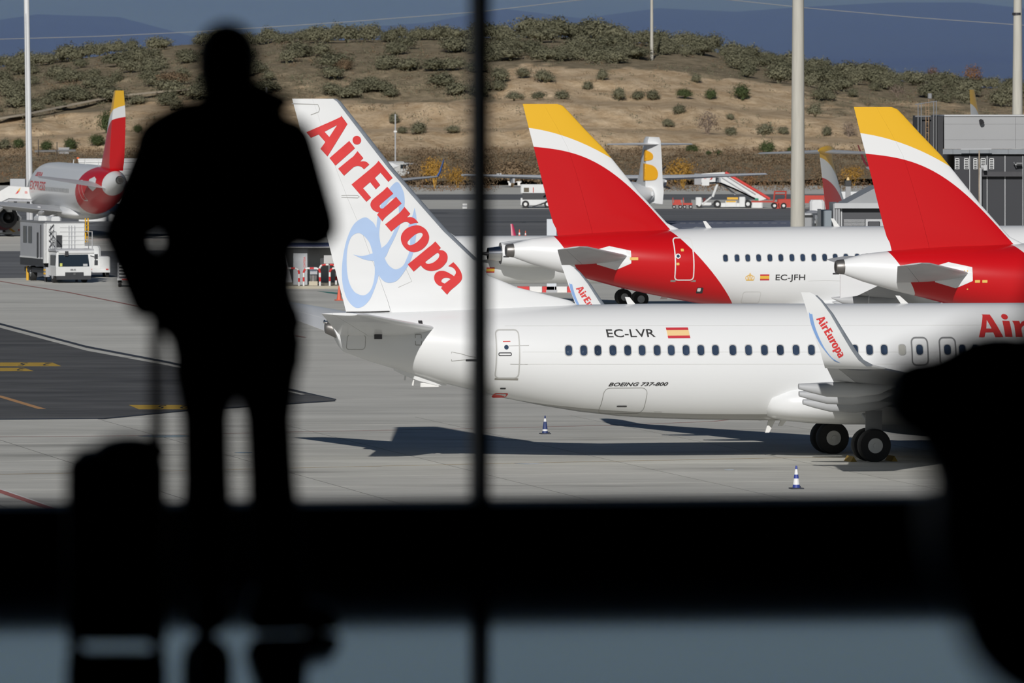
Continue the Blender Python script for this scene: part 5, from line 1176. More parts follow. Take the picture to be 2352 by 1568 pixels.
bx_('lower_body', (lx(1655), .05, lz(475)), (lx(1722), 1.95, lz(466)), vw, r, .05); bx_('green_box', (lx(1734), -.04, lz(461)), (lx(1742), .1, lz(455)), mat('box_green', (.02, .20, .12), .5), r)
mb = MB(); mb.tube([(lx(1612), .1, lz(470)), (lx(1634), .1, lz(452))], .08, 6); mb.build('windscreen_post', vw, r)
for x, rr in ((1648, .28), (1718, .3), (1606, .2)):
    for y in (.15, 1.8): wheel(r, (lx(x), y, rr+.08), rr+.08, .25, vw)
Y = 752.0; q = F/Y; r = root('baggage_tractor', 'red baggage tractor with wire cage beside the thick lamp pole', 'tractor', Vector(((1790-CX)/q, Y, 0)))
lx = lambda p: (p-1790)/q; lz = lambda y: H-(y-HY)/q
bx_('hood', (lx(1776), 0, lz(479)), (lx(1792), 1.4, lz(464)), vr, r, .1); bx_('body', (lx(1786), 0, lz(476)), (lx(1830), 1.4, lz(457)), vr, r, .08); bx_('tow_bar', (lx(1726), .5, lz(465)), (lx(1778), .8, lz(461)), vr, r)
mb = MB()
for x in (1778, 1804): mb.tube([(lx(x), .1, lz(462)), (lx(x+2), .1, lz(439))], .06, 6); mb.tube([(lx(x), 1.3, lz(462)), (lx(x+2), 1.3, lz(439))], .06, 6)
mb.tube([(lx(1780), .1, lz(440)), (lx(1806), .1, lz(440))], .06, 6); mb.tube([(lx(1780), .1, lz(446)), (lx(1806), .1, lz(446))], .04, 6); mb.tube([(lx(1780), 1.3, lz(440)), (lx(1806), 1.3, lz(440))], .06, 6); mb.build('cage', vr, r)
for x in (1779, 1800):
    for y in (.1, 1.3): wheel(r, (lx(x), y, .3), .3, .25, white2)
r = root('baggage_dolly', 'red flat baggage dolly behind the thick lamp pole', 'dolly', Vector(((1870-CX)/q, Y+3, 0)))
bx_('deck', ((1840-1870)/q, 0, .5), ((1915-1870)/q, 1.6, .72), vr, r); bx_('side_panel', ((1842-1870)/q, 0, .72), ((1912-1870)/q, .06, 1.25), vr, r)
for x in (-1.0, 1.2):
    for y in (.2, 1.4): wheel(r, (x, y, .25), .25, .2)
for px, lb in ((1556, 'small red cart wheeled left of the airstair truck'), (1580, 'dark red cart beside the white airstair truck')):
    r = root('luggage_cart', lb, 'cart', Vector(((px-CX)/q, Y+1, 0)), 0, 'small far carts')
    bx_('deck', (-.45, 0, .35), (.45, 1, .55), vr, r); bx_('handle_frame', (-.45, 0, .55), (-.38, 1, 1.05), vr, r); bx_('load', (-.3, .1, .55), (.35, .9, .85), vd if px > 1570 else vr, r)
    for x in (-.3, .3):
        for y in (.05, .95): wheel(r, (x, y, .18), .18, .12)
Y = 757.0; q = F/Y; r = root('cargo_loader', 'white cargo loader truck left of the red fin', 'truck', Vector(((1225-CX)/q, Y, 0)))
lx = lambda p: (p-1225)/q; lz = lambda y: H-(y-HY)/q
bx_('cab', (lx(1196), 0, lz(443)), (lx(1252), 2.2, lz(423.5)), vw, r, .1); bx_('cab_window', (lx(1203), -.04, lz(441)), (lx(1215), .0, lz(431)), mat('brown_glass', (.14, .12, .09), .2), r); bx_('chassis', (lx(1196), .1, lz(471)), (lx(1262), 2.1, lz(455)), vw, r); bx_('dark_frame', (lx(1200), .05, lz(458)), (lx(1262), .2, lz(443)), vd, r); bx_('door_line', (lx(1224), -.03, lz(442)), (lx(1226), .0, lz(430)), vr, r)
for x in (1207, 1258):
    for y in (.15, 2.0): wheel(r, (lx(x), y, .36), .36, .3, white2)
mb = MB(); mb.tube([(lx(1222), -.2, .1), (lx(1240), -.1, .35), (lx(1256), .1, .6)], .05, 6); mb.build('tow_bar', vd, r)
def van(px, Y, label, rz):
    c = Vector(((px-CX)/F*Y, Y, 0)); r = root('van', label, 'van', c, rz)
    mb = MB(); mb.loft([[(x, y, z) for x, z in ((2.2, .35), (2.3, .75), (2.1, 1.05), (1.35, 1.2), (.75, 1.85), (.4, 1.95), (-2.2, 1.95), (-2.35, 1.7), (-2.35, .35))] for y in (-.9, .9)]); mb.build('body', vw, r)
    mb = MB(); mb.add([(1.38, -.75, 1.24), (1.38, .75, 1.24), (.82, .7, 1.82), (.82, -.7, 1.82)], [(0, 1, 2, 3)]); mb.build('windscreen', vgl, r)
    for s in (-1, 1): bx_('side_window', (-.1, .9*s, 1.25), (1.0, .93*s, 1.75), vgl, r); bx_('headlight', (2.2, .5*s, .75), (2.3, .8*s, .95), alu, r)
    bx_('bumper', (2.15, -.85, .3), (2.4, .85, .55), vd, r)
    for x in (-1.5, 1.4):
        for y in (-.85, .85): wheel(r, (x, y, .33), .33, .22)
van(934, 960, 'white van with dark windscreen right of the lettered fin', math.radians(-48))
van(908, 975, 'white van half hidden by the lettered fin edge', math.radians(-70))
# small far items
Y = 905.0; q = F/Y; r = root('site_barrier', 'small white barrier with red cross bars on the far apron', 'barrier', Vector(((1183-CX)/q, Y, 0)))
bx_('board', (-.85, 0, .35), (.75, .15, 1.05), white2, r); mb = MB(); mb.tube([(-.35, -.05, .4), (.05, -.05, 1.0)], .07, 6); mb.tube([(.0, -.05, .4), (.35, -.05, 1.0)], .07, 6); mb.build('cross_bar', signred, r); bx_('foot', (-.75, -.2, 0), (-.4, .4, .35), white2, r); bx_('foot', (.3, -.2, 0), (.65, .4, .35), white2, r)
c = G(1147, 408); r = root('marker_box', 'tiny white marker box on the far apron left of the barrier', 'box', c); bx_('body', (-.35, 0, 0), (.35, .5, .55), white2, r, .05); bx_('stripe', (-.33, -.02, .15), (.33, 0, .25), vg, r)
c = G(1068, 480); r = root('runway_sign', 'small white striped sign on the taxiway right of the lettered fin', 'sign', c); 
for k in range(3): bx_('panel', (-.22, 0, .05+k*.17), (.22, .1, .18+k*.17), white2 if k != 1 else vg, r)
c = Vector(((1215-CX)/F*470, 470, 0)); r = root('road_barrier', 'low red and white water barrier on the ground behind the regional jet', 'barrier', c)
for k in range(7): bx_('segment', (-2.2+k*.75, 0, 0), (-1.48+k*.75, .4, .35), hr_ if k % 2 == 0 else hw, r)
Y = 640; q = F/Y
r = root('white_lorry', 'white lorry parked behind the small yellow-topped tail', 'lorry', Vector(((1960-CX)/q, Y+25, 0)))
bx_('box', (-1.3, 0, .9), (2.6, 2.3, 3.0), vw, r, .15); bx_('cab', (-2.6, .1, .5), (-1.35, 2.2, 2.3), vw, r, .2); bx_('chassis', (-2.5, .2, .4), (2.6, 2.1, .9), vd, r); bx_('blue_mark', (-.9, -.03, 1.2), (-.5, 0, 1.7), blue2, r)
for x in (-1.9, 1.6):
    for y in (.25, 2.0): wheel(r, (x, y, .42), .42, .28)

c = Vector(((1267-CX)/F*470, 470, 0)); r = root('white_cabinet', 'pale upright cabinet seen against the trailing edge of the first red fin', 'cabinet', c); bx_('body', (-.29, 0, .15), (.29, .5, H-(503-HY)*470/F), mat('cabinet_pale_blue', (.62, .66, .70), .4), r); bx_('plinth', (-.33, -.04, 0), (.33, .54, .15), vg, r)
# ================================================================ hillside
def interp(tab, x):
    if x <= tab[0][0]: return tab[0][1]
    for (a, b), (c, d) in zip(tab, tab[1:]):
        if x <= c: return lerp(b, d, (x-a)/(c-a))
    return tab[-1][1]
CREST = [(-600, 175), (-200, 165), (0, 152), (120, 140), (250, 122), (350, 110), (450, 100), (560, 98), (660, 92), (800, 90), (1000, 88), (1250, 84), (1400, 92), (1500, 100), (1600, 108), (1700, 128), (1800, 145), (1900, 165), (2000, 178), (2120, 190), (2260, 200), (2352, 206), (2700, 225), (3000, 235)]
PROF = [(412, 905), (400, 985), (392, 1010), (372, 1030), (352, 1036), (341, 1064), (302, 1071), (292, 1098), (238, 1107), (227, 1138), (185, 1148), (150, 1160), (140, 1178), (112, 1200), (96, 1222), (86, 1246)]
def hrow(px, row): k = (392-interp(CREST, px))/(392-86); return row if row >= 392 else 392-(392-row)*k
def hillY(px, row):
    rows = [(hrow(px, r_), Y_) for r_, Y_ in PROF]
    for (a, b), (c, d) in zip(rows, rows[1:]):
        if a >= row >= c: return lerp(b, d, (a-row)/max(1e-6, a-c))
    return rows[-1][1] if row < rows[-1][0] else rows[0][1]
def hill(px, row):
    d = (W(px, row, 1000)-Vector((0, 0, H))).normalized(); h_ = BVH.ray_cast(Vector((0, 0, H))+d*800, d)[0] if BVH else None
    return h_ if h_ is not None else W(px, row, hillY(px, row))
BVH = None
def veg(px, row):
    """plant cover of the soil 0..1: dry grass at the left and upper slopes, bare sand on the cuttings"""
    k = (row-interp(CREST, px))/(392-interp(CREST, px))
    v = .15
    if px < 1150 and row < 232: v = max(v, .75)
    if px < 460: v = max(v, .85 if row < 290-.16*px else .12)
    if k < .22: v = max(v, .8)
    if px > 1850 and k < .45: v = max(v, .55)
    if row > 345: v = max(v, min(1, (row-345)/18))
    return v
mb = MB(); cols_ = list(range(-640, 3040, 26)); rws = []
for (a, ya), (b, yb) in zip(PROF, PROF[1:]):
    n = max(2, int(abs(a-b)/5)); rws += [lerp(a, b, k/n) for k in range(n)]
rws.append(PROF[-1][0]); nv = []; vs = []
for r0 in rws:
    for px in cols_:
        row = hrow(px, r0); p = W(px, row, hillY(px, row)+0.0)
        q = Vector((p.x*.12, p.y*.12, 3.1)); p.z += .45*noise.noise(q)+.22*noise.noise(q*3.3); p.y += 2.5*noise.noise(q*1.7+Vector((9, 0, 0)))
        vs.append(p); nv.append(veg(px+26*noise.noise(q*2), row+14*noise.noise(q*2.3+Vector((4, 4, 0)))))
n = len(cols_)
back = [(v[0]*1.25, 1420, -5) for v in vs[-n:]]; vs += [Vector(b) for b in back]; nv += [.8]*n
front = len(vs)
mb.add(vs, [(i*n+j, i*n+j+1, (i+1)*n+j+1, (i+1)*n+j) for i in range(len(rws)) for j in range(n-1)])
hm = bpy.data.materials.new('hill_soil'); hm.use_nodes = True; N_ = hm.node_tree.nodes; L_ = hm.node_tree.links; B_ = N_['Principled BSDF']; B_.inputs['Roughness'].default_value = .95; B_.inputs['Specular IOR Level'].default_value = .1
at_n = N_.new('ShaderNodeAttribute'); at_n.attribute_name = 'plant_cover'
ge = N_.new('ShaderNodeNewGeometry')
def nz_(scale, loc, detail=7):
    mp = N_.new('ShaderNodeMapping'); mp.inputs['Location'].default_value = loc; L_.new(ge.outputs['Position'], mp.inputs[0]); z_ = N_.new('ShaderNodeTexNoise'); z_.inputs['Scale'].default_value = scale; z_.inputs['Detail'].default_value = detail; z_.inputs['Roughness'].default_value = .68; L_.new(mp.outputs[0], z_.inputs['Vector']); return z_.outputs['Fac']
def ramp(f, c0, c1, a=.35, b=.65):
    r_ = N_.new('ShaderNodeValToRGB'); r_.color_ramp.elements[0].position = a; r_.color_ramp.elements[1].position = b; r_.color_ramp.elements[0].color = c0+(1,); r_.color_ramp.elements[1].color = c1+(1,); L_.new(f, r_.inputs[0]); return r_.outputs[0]
sand = ramp(nz_(.35, (0, 0, 0)), (.46, .325, .19), (.72, .56, .375)); grass = ramp(nz_(.5, (40, 3, 0)), (.20, .165, .105), (.42, .34, .225))
ad = N_.new('ShaderNodeMath'); ad.operation = 'ADD'; L_.new(at_n.outputs['Fac'], ad.inputs[0]); sb = N_.new('ShaderNodeMath'); sb.operation = 'MULTIPLY_ADD'; L_.new(nz_(.22, (7, 70, 0)), sb.inputs[0]); sb.inputs[1].default_value = 1.5; sb.inputs[2].default_value = -.75; L_.new(sb.outputs[0], ad.inputs[1])
st_ = N_.new('ShaderNodeMapRange'); st_.interpolation_type = 'SMOOTHSTEP'; st_.inputs[1].default_value = .35; st_.inputs[2].default_value = .65; L_.new(ad.outputs[0], st_.inputs[0])
mx_ = N_.new('ShaderNodeMix'); mx_.data_type = 'RGBA'; L_.new(st_.outputs[0], mx_.inputs[0]); L_.new(sand, mx_.inputs[6]); L_.new(grass, mx_.inputs[7]); L_.new(mx_.outputs[2], B_.inputs['Base Color'])
bp_ = N_.new('ShaderNodeBump'); bp_.inputs['Strength'].default_value = .9; bp_.inputs['Distance'].default_value = .6; L_.new(nz_(.9, (3, 3, 3)), bp_.inputs['Height']); L_.new(bp_.outputs[0], B_.inputs['Normal'])
ho = mb.build('hillside', hm, smooth=True, fix=False); at = ho.data.attributes.new('plant_cover', 'FLOAT', 'POINT'); at.data.foreach_set('value', nv); struct(ho); tag(ho, 'terraced sandy hillside with scrub behind the airfield')
from mathutils.bvhtree import BVHTree
BVH = BVHTree.FromPolygons([v.co[:] for v in ho.data.vertices], [tuple(p.vertices) for p in ho.data.polygons])
# path along the hill at the left
mb = MB(); pts = [(-120, 312), (0, 281), (75, 268), (150, 252), (230, 236), (300, 226), (380, 218), (460, 211)]; vs = []
for x, y in pts:
    for d in (-2.2, 2.2): p = hill(x, y+d); vs.append((p.x, p.y-1.2, p.z+.55))
mb.add(vs, [(2*i, 2*i+2, 2*i+3, 2*i+1) for i in range(len(pts)-1)]); o = mb.build('dirt_path', mat('path_dust', (.45, .38, .28), .95, var=.15, vscale=.4)); tag(o, 'pale dirt path climbing the hill at the left', 'path', None, 'structure')
# ---------------------------------------------------------------- plants
def leafmat(name, c, c2):
    m = bpy.data.materials.new(name); m.use_nodes = True; n = m.node_tree.nodes; l = m.node_tree.links; b = n['Principled BSDF']; b.inputs['Roughness'].default_value = .8; b.inputs['Specular IOR Level'].default_value = .2
    oi = n.new('ShaderNodeObjectInfo'); g = n.new('ShaderNodeNewGeometry'); ad = n.new('ShaderNodeMath'); ad.operation = 'MULTIPLY_ADD'; l.new(g.outputs['Random Per Island'], ad.inputs[0]); ad.inputs[1].default_value = .6
    ml = n.new('ShaderNodeMath'); ml.operation = 'MULTIPLY'; l.new(oi.outputs['Random'], ml.inputs[0]); ml.inputs[1].default_value = .4; l.new(ml.outputs[0], ad.inputs[2])
    r_ = n.new('ShaderNodeValToRGB'); r_.color_ramp.elements[0].color = c+(1,); r_.color_ramp.elements[1].color = c2+(1,); l.new(ad.outputs[0], r_.inputs[0]); l.new(r_.outputs[0], b.inputs['Base Color']); return m
olive = leafmat('olive_leaves', (.09, .092, .055), (.235, .225, .145)); pine = leafmat('pine_needles', (.045, .065, .025), (.10, .125, .05)); brown = leafmat('dry_twigs', (.13, .09, .055), (.26, .185, .11)); autumn = leafmat('autumn_leaves', (.30, .16, .03), (.48, .27, .05)); mauve = leafmat('bare_grey_twigs', (.17, .13, .10), (.30, .235, .185)); rust = leafmat('rust_leaves', (.19, .10, .05), (.32, .17, .08))
bark = mat('bark', (.10, .075, .055), .9, var=.3)
def leaf_cloud(mb, c, R, n, size, rnd, up=.3):
    for _ in range(n):
        th, ph = rnd.uniform(0, 2*math.pi), math.acos(rnd.uniform(-.55, 1)); k = rnd.uniform(.5, 1.0)+rnd.random()**4*.4
        d = Vector((math.sin(ph)*math.cos(th), math.sin(ph)*math.sin(th), math.cos(ph)))
        k *= 1+.28*noise.noise(d*2.3+Vector((c[0]*3, c[1]*3, c[2]*3)))
        p = Vector((c[0]+R[0]*k*d.x, c[1]+R[1]*k*d.y, max(.01, c[2]+R[2]*k*d.z)))
        nn = (d+Vector((rnd.gauss(0, .5), rnd.gauss(0, .5), rnd.gauss(0, .5)+up))).normalized(); t = nn.orthogonal().normalized(); t = (t*math.cos(th*3)+nn.cross(t)*math.sin(th*3)); b = nn.cross(t)
        s1, s2 = size*rnd.uniform(.7, 1.6), size*rnd.uniform(.3, .7)
        mb.add([p-t*s1, p-b*s2, p+t*s1, p+b*s2], [(0, 1, 2, 3)])
def bushmesh(name, seed, m, n=260, size=.075, core=True,  tall=1.0, wide=.62, lobes=4):
    rnd = random.Random(seed); mb = MB()
    for k in range(lobes):
        a = rnd.uniform(0, 6.3); d = rnd.uniform(0, .38)*wide
        cc = (d*math.cos(a), d*math.sin(a), rnd.uniform(.34, .6)*tall); rr = (wide*rnd.uniform(.55, .85), wide*rnd.uniform(.55, .85), tall*rnd.uniform(.3, .44)); leaf_cloud(mb, cc, rr, n*(4 if core else 2)//lobes, size*.62, rnd)
        if core: mb.ell(cc, tuple(q*.52 for q in rr), 9, 6)
    for k in range(4):
        a = rnd.uniform(0, 6.3); mb.tube([(0, 0, -.05), (.3*wide*math.cos(a), .3*wide*math.sin(a), .6*tall)], [.03, .012], 4)
    o = mb.build(name, m, fix=False); me = o.data; bpy.data.objects.remove(o); return me
VAR = {'olive': [bushmesh('scrub_bush', s, olive, 300) for s in range(6)], 'pine': [bushmesh('pine_bush', s+20, pine, 420, .06, True, 1.0, .55) for s in range(3)], 'brown': [bushmesh('dry_bush', s+40, brown, 300, .06) for s in range(4)],
       'autumn': [bushmesh('autumn_bush', s+60, autumn, 520, .05, False) for s in range(2)], 'mauve': [bushmesh('bare_bush', s+80, mauve, 420, .045, False, 1, .5) for s in range(2)], 'rust': [bushmesh('rust_bush', s+90, rust, 380, .05, False, 1, .45) for s in range(2)]}
NM = {'olive': 'scrub_bush', 'pine': 'pine_bush', 'brown': 'dry_bush', 'autumn': 'autumn_bush', 'mauve': 'bare_bush', 'rust': 'rust_bush'}
rb = random.Random(3)
MARKS = [(-99, 'at the left frame edge'), (58, 'just right of the slim lamp pole'), (150, 'above the left airliner roof'), (230, 'above the slim left tail'), (330, 'left of the standing person'), (455, 'beside the standing person\'s head'), (600, 'right of the standing person'), (690, 'above the lettered fin tip'), (800, 'right of the lettered fin tip'), (930, 'left of the mullion'), (1060, 'beside the mullion'), (1180, 'above the first yellow fin tip'), (1320, 'left of the cable mast'), (1470, 'beside the cable mast'), (1540, 'right of the cable mast'), (1680, 'left of the thick lamp pole'), (1800, 'beside the thick lamp pole'), (1900, 'left of the right yellow fin tip'), (1990, 'above the right yellow fin tip'), (2110, 'above the terminal block'), (2260, 'beside the right-hand lamp pole')]
def where(px): return [t for x, t in MARKS if x <= px][-1] if px > -99 else MARKS[0][1]
def size_word(h, w): return ('low', 'mid-sized', 'tall')[0 if h < 32 else (1 if h < 40 else 2)]+(' broad' if w > 1.4 else (' narrow' if w < 1.05 else ''))
def plant(kind, px, row, hpx, wf, label, group, Y=None, lean=0):
    p = hill(px, row) if Y is None else Vector(((px-CX)/F*Y, Y, 0))
    label = label.replace('@', where(px)).replace('#', size_word(hpx, wf))
    me = rb.choice(VAR[kind]); o = bpy.data.objects.new(NM[kind], me); col.objects.link(o); h_ = hpx*p.y/F
    o.location = (p.x, p.y, max(-.1, p.z-.12*h_*.5-.05)); o.scale = (h_*wf, h_*wf, h_); o.rotation_euler = (0, 0, rb.uniform(0, 6.3)); return tag(o, label, 'bush', group)
cnt = 0
def skip(px, row): return False
x = -30
while x < 2400:
    cr0 = interp(CREST, x); hpx = rb.uniform(26, 50)*(1.25 if 1180 < x < 1420 else 1) ; 
    if not (270 < x < 440 and rb.random() < .4): plant('olive', x, cr0+rb.uniform(2, 9), hpx, rb.uniform(.9, 1.35), '# grey-green bush on the hill crest @', 'bushes along the hill crest')
    x += rb.uniform(15, 27)
LB = '# scrub bush on the upper slope @'
for _ in range(105):
    x = rb.uniform(-30, 1160); c0 = interp(CREST, x); row = rb.uniform(c0+22, lerp(262, 228, min(1, max(0, x)/700)))
    if 255 < x < 640 and False: continue
    plant('olive' if rb.random() < .95 else 'brown', x, row, rb.uniform(24, 44), rb.uniform(1.1, 2.0), LB, 'bushes on the upper left slope')
for _ in range(62):
    x = rb.uniform(1500, 2400); c0 = interp(CREST, x); plant('olive', x, c0+rb.uniform(8, 50 if x > 1640 else 26), rb.uniform(28, 52), rb.uniform(.9, 1.4), '# scrub bush under the right crest @', 'bushes under the right crest')
for _ in range(34):
    x = rb.uniform(1110, 1470); plant('olive', x, rb.uniform(98, 148), rb.uniform(24, 44), rb.uniform(1.1, 1.9), '# scrub bush above the central sand cutting @', 'bushes above the central cutting')
for kind, x, y, h_, wf, lb in (
  ('olive', 1600, 190, 28, .95, 'round scrub bush high on the bare sand cutting'), ('pine', 1572, 227, 30, 1.3, 'left of the three dark green bushes on the sand terrace'), ('pine', 1631, 229, 31, .95, 'middle of the three dark green bushes on the sand terrace'), ('pine', 1706, 230, 44, 1.05, 'largest dark green bush on the sand terrace'),
  ('olive', 1350, 206, 24, 1.1, 'small scrub bush on the sand slope above the first red tail'), ('olive', 1385, 184, 32, .95, 'scrub bush under the crest near the thin cable mast'), ('olive', 1420, 232, 38, .8, 'tall loose scrub bush on the terrace edge right of the first red tail'), ('olive', 1465, 230, 26, 1.2, 'scrub bush on the terrace behind the first red tail'), ('olive', 1500, 229, 28, 1.2, 'scrub bush on the terrace below the cable mast'), ('olive', 1560, 262, 28, 1.1, 'scrub bush just below the sand terrace'),
  ('olive', 1252, 190, 36, 1.2, 'scrub bush on the slope right of the window mullion'), ('olive', 1200, 180, 30, 1.2, 'scrub bush beside the window mullion'), ('olive', 1290, 228, 26, 1.5, 'wide scrub bush above the first yellow fin tip'), ('olive', 1180, 232, 28, 1.6, 'wide scrub bush right beside the window mullion'), ('olive', 1235, 230, 24, 1.5, 'scrub bush left of the first yellow fin tip'),
  ('mauve', 1625, 308, 62, 1.05, 'bare grey-brown bush on the lower sand slope'), ('olive', 1536, 292, 24, 1.1, 'scrub bush left of the bare grey-brown bush'), ('olive', 1680, 312, 26, 1.2, 'scrub bush right of the bare grey-brown bush'), ('olive', 1755, 316, 40, 1.1, 'scrub bush left of the thick lamp pole'), ('olive', 1800, 308, 22, 1.2, 'scrub bush close to the thick lamp pole'), ('pine', 1761, 356, 40, .95, 'dark round bush left of the thick lamp pole at the hill foot'),
  ('olive', 1872, 268, 36, 1.1, 'scrub bush right of the thick lamp pole'), ('olive', 1862, 200, 40, 1.0, 'scrub bush beside the thick lamp pole under the crest'), ('olive', 1880, 232, 36, .9, 'upright scrub bush right of the thick lamp pole'), ('olive', 1905, 232, 28, 1.0, 'scrub bush in the group right of the thick lamp pole'), ('olive', 1958, 224, 26, .95, 'lone scrub bush above the right yellow fin'), ('mauve', 1950, 315, 48, .9, 'bare bush left of the right red fin'), ('olive', 1900, 312, 28, .95, 'scrub bush left of the bare bush by the right fin'), ('mauve', 2060, 222, 34, 1.5, 'bare low bush above the right yellow fin tip'), ('olive', 2155, 232, 26, 1.2, 'scrub bush above the terminal block'),
  ('olive', 1677, 275, 18, 1.0, 'tiny scrub bush on the lower sand slope'), ('olive', 962, 308, 34, 1.3, 'scrub bush right of the lettered fin on the pale slope'), ('olive', 905, 284, 30, .95, 'scrub bush beside the thin post right of the lettered fin'), ('olive', 925, 306, 20, 1.4, 'low scrub bush right of the lettered fin'), ('olive', 1040, 306, 22, 1.6, 'low scrub bush left of the window mullion'), ('olive', 405, 255, 36, 1.0, 'dark scrub bush left of the standing person on the slope'),
  ('pine', 245, 306, 62, .85, 'tall dark green tree behind the slim left tail'), ('pine', 318, 306, 24, 1.1, 'small green bush between the slim tail and the person'), ('pine', 225, 336, 34, 1.3, 'dark green bush low behind the slim left tail'), ('pine', 163, 346, 36, 1.0, 'round green bush left of the slim left tail'), ('pine', 106, 350, 34, 1.05, 'round green bush right of the slim lamp pole'), ('pine', 42, 342, 30, 1.1, 'round green bush left of the slim lamp pole'), ('olive', 8, 345, 32, 1.0, 'scrub bush at the left frame edge at the hill foot'), ('brown', 345, 360, 44, 1.0, 'dry bush left of the standing person at the hill foot'),
  ('pine', 1653, 357, 16, 1.2, 'tiny green bush at the hill foot right of the propeller tail'), ('pine', 1628, 356, 13, 1.3, 'tiny green bush at the hill foot beside the propeller tail'), ('pine', 1590, 352, 26, 1.3, 'green bush behind the orange autumn bush'), ('pine', 1818, 354, 22, 1.0, 'green bush half hidden by the thick lamp pole')):
    plant(kind, x, y, h_, wf, lb, 'single bushes on the hill')
for kind, x, h_, wf, Y, lb in (('autumn', 1000, 82, .75, 880, 'tall orange autumn bush right of the lettered fin'), ('autumn', 1052, 62, .8, 885, 'orange autumn bush beside the window mullion'), ('autumn', 1568, 78, .95, 880, 'large orange autumn bush behind the propeller tail'), ('autumn', 1285, 56, 1.0, 885, 'orange-brown autumn bush left of the first red fin'), ('brown', 960, 74, .9, 890, 'brown dry bush right of the white vans'), ('brown', 1100, 80, 1.0, 890, 'brown dry bush behind the window mullion'), ('brown', 1175, 78, 1.1, 890, 'brown dry bush right of the window mullion'), ('brown', 1240, 66, 1.1, 890, 'brown dry bush left of the first red fin'), ('brown', 1530, 66, 1.1, 895, 'brown dry bush around the propeller tail'), ('rust', 1722, 44, 1.2, 880, 'rust-brown bush left of the thick lamp pole'), ('brown', 1640, 50, 1.3, 900, 'brown dry bush behind the airstair truck'), ('autumn', 1960, 54, 1.0, 900, 'autumn bush left of the right red fin'), ('brown', 1900, 50, 1.3, 900, 'brown dry bush right of the thick lamp pole'), ('autumn', 138, 42, .9, 880, 'yellowing bush above the left airliner roof'), ('autumn', 215, 38, .8, 885, 'yellow bush beside the slim red tail')):
    plant(kind, x, 0, h_, wf, lb, 'bushes at the foot of the hill', Y)
for x, h_, kind, lb in ((2232, 62, 'rust', 'tall rust-brown tree on the right crest'), (2190, 38, 'autumn', 'small orange tree on the right crest'), (2140, 48, 'rust', 'thin rust-brown tree on the right crest')):
    plant(kind, x, interp(CREST, x)+2, h_, .9, lb, 'trees on the right crest')['category'] = 'tree'
# uncountable low growth
mb = MB(); rs_ = random.Random(11)
for _ in range(5200):
    x = rs_.uniform(-60, 2420)
    if rs_.random() < .55: row = rs_.uniform(345, 391); mb.cur = 1
    else:
        row = rs_.uniform(interp(CREST, x)+2, 345); mb.cur = 0 if rs_.random() < .7 else 1
        if rs_.random() > veg(x, row)+.06: continue
    p = hill(x, row); big = row < 300 and mb.cur == 0 and rs_.random() < .3; q_ = 1.5 if big else .85; leaf_cloud(mb, (p.x, p.y, p.z+.1), (rs_.uniform(.6, 1.4)*q_, rs_.uniform(.5, 1.3)*q_, rs_.uniform(.4, .9)*q_), 46 if big else 18, .12, rs_)
for _ in range(2200):
    x = rs_.uniform(-60, 2420); Y = rs_.uniform(860, 1000)
    if 1130 < x < 1260 and Y < 930: continue
    if Y < 905 and not (900 < x < 1130 or 1260 < x < 2100): continue
    mb.cur = 1 if rs_.random() < .8 else 2; leaf_cloud(mb, ((x-CX)/F*Y, Y, .2), (rs_.uniform(.6, 1.6), rs_.uniform(.6, 1.6), rs_.uniform(.5, 1.5)), 22, .11, rs_)
o = mb.build('low_scrub', [olive, brown, rust], fix=False); tag(o, 'low dry scrub and weeds covering the hill and its foot', 'scrub', None, 'stuff')
mb = MB(); mb.add([(-90, 905, .03), (90, 905, .03), (90, 1012, .03), (-90, 1012, .03)], [(0, 1, 2, 3)]); o = mb.build('verge', mat('verge_earth', (.16, .12, .085), .95, var=.3, vscale=.3)); struct(o)
# fence and guard rail at the hill foot
for x, y, hh, lb in ((88, 360, 40, 'fence post left of the small grey box on the hill foot'), (131, 358, 32, 'fence post right of the small grey box on the hill foot')): 
    p = hill(x, y); mb = MB(); mb.tube([(0, 0, -.3), (0, 0, hh*p.y/F)], .06, 6); o = mb.build('fence_post', darkmetal); o.location = p; tag(o, lb, 'post')
p0, p1 = hill(82, 356), hill(176, 354); mb = MB(); mb.tube([p0+Vector((0, -2, .5)), p1+Vector((0, -2, .5))], .16, 6); o = mb.build('guard_rail', alu); tag(o, 'grey guard rail under the round green bushes', 'guard rail')
p = hill(148, 352); r = root('utility_box', 'small pale grey box on the hill foot above the guard rail', 'box', p); bx_('housing', (-.7, -1.5, -.3), (.7, -.5, .7), pan, r); bx_('lid', (-.75, -1.55, .7), (.75, -.45, .78), ltgrey, r)
p = W(908, 300, 1010); r = root('thin_post', 'thin grey post right of the lettered fin', 'post', (p.x, 1010, 0)); mb = MB(); mb.tube([(0, 0, 0), (0, 0, H-(262-HY)*1010/F)], .09, 6); mb.build('shaft', ltgrey, r); bx_('lamp', (-.2, -.15, H-(304-HY)*1010/F), (.2, .15, H-(300-HY)*1010/F), white2, r)
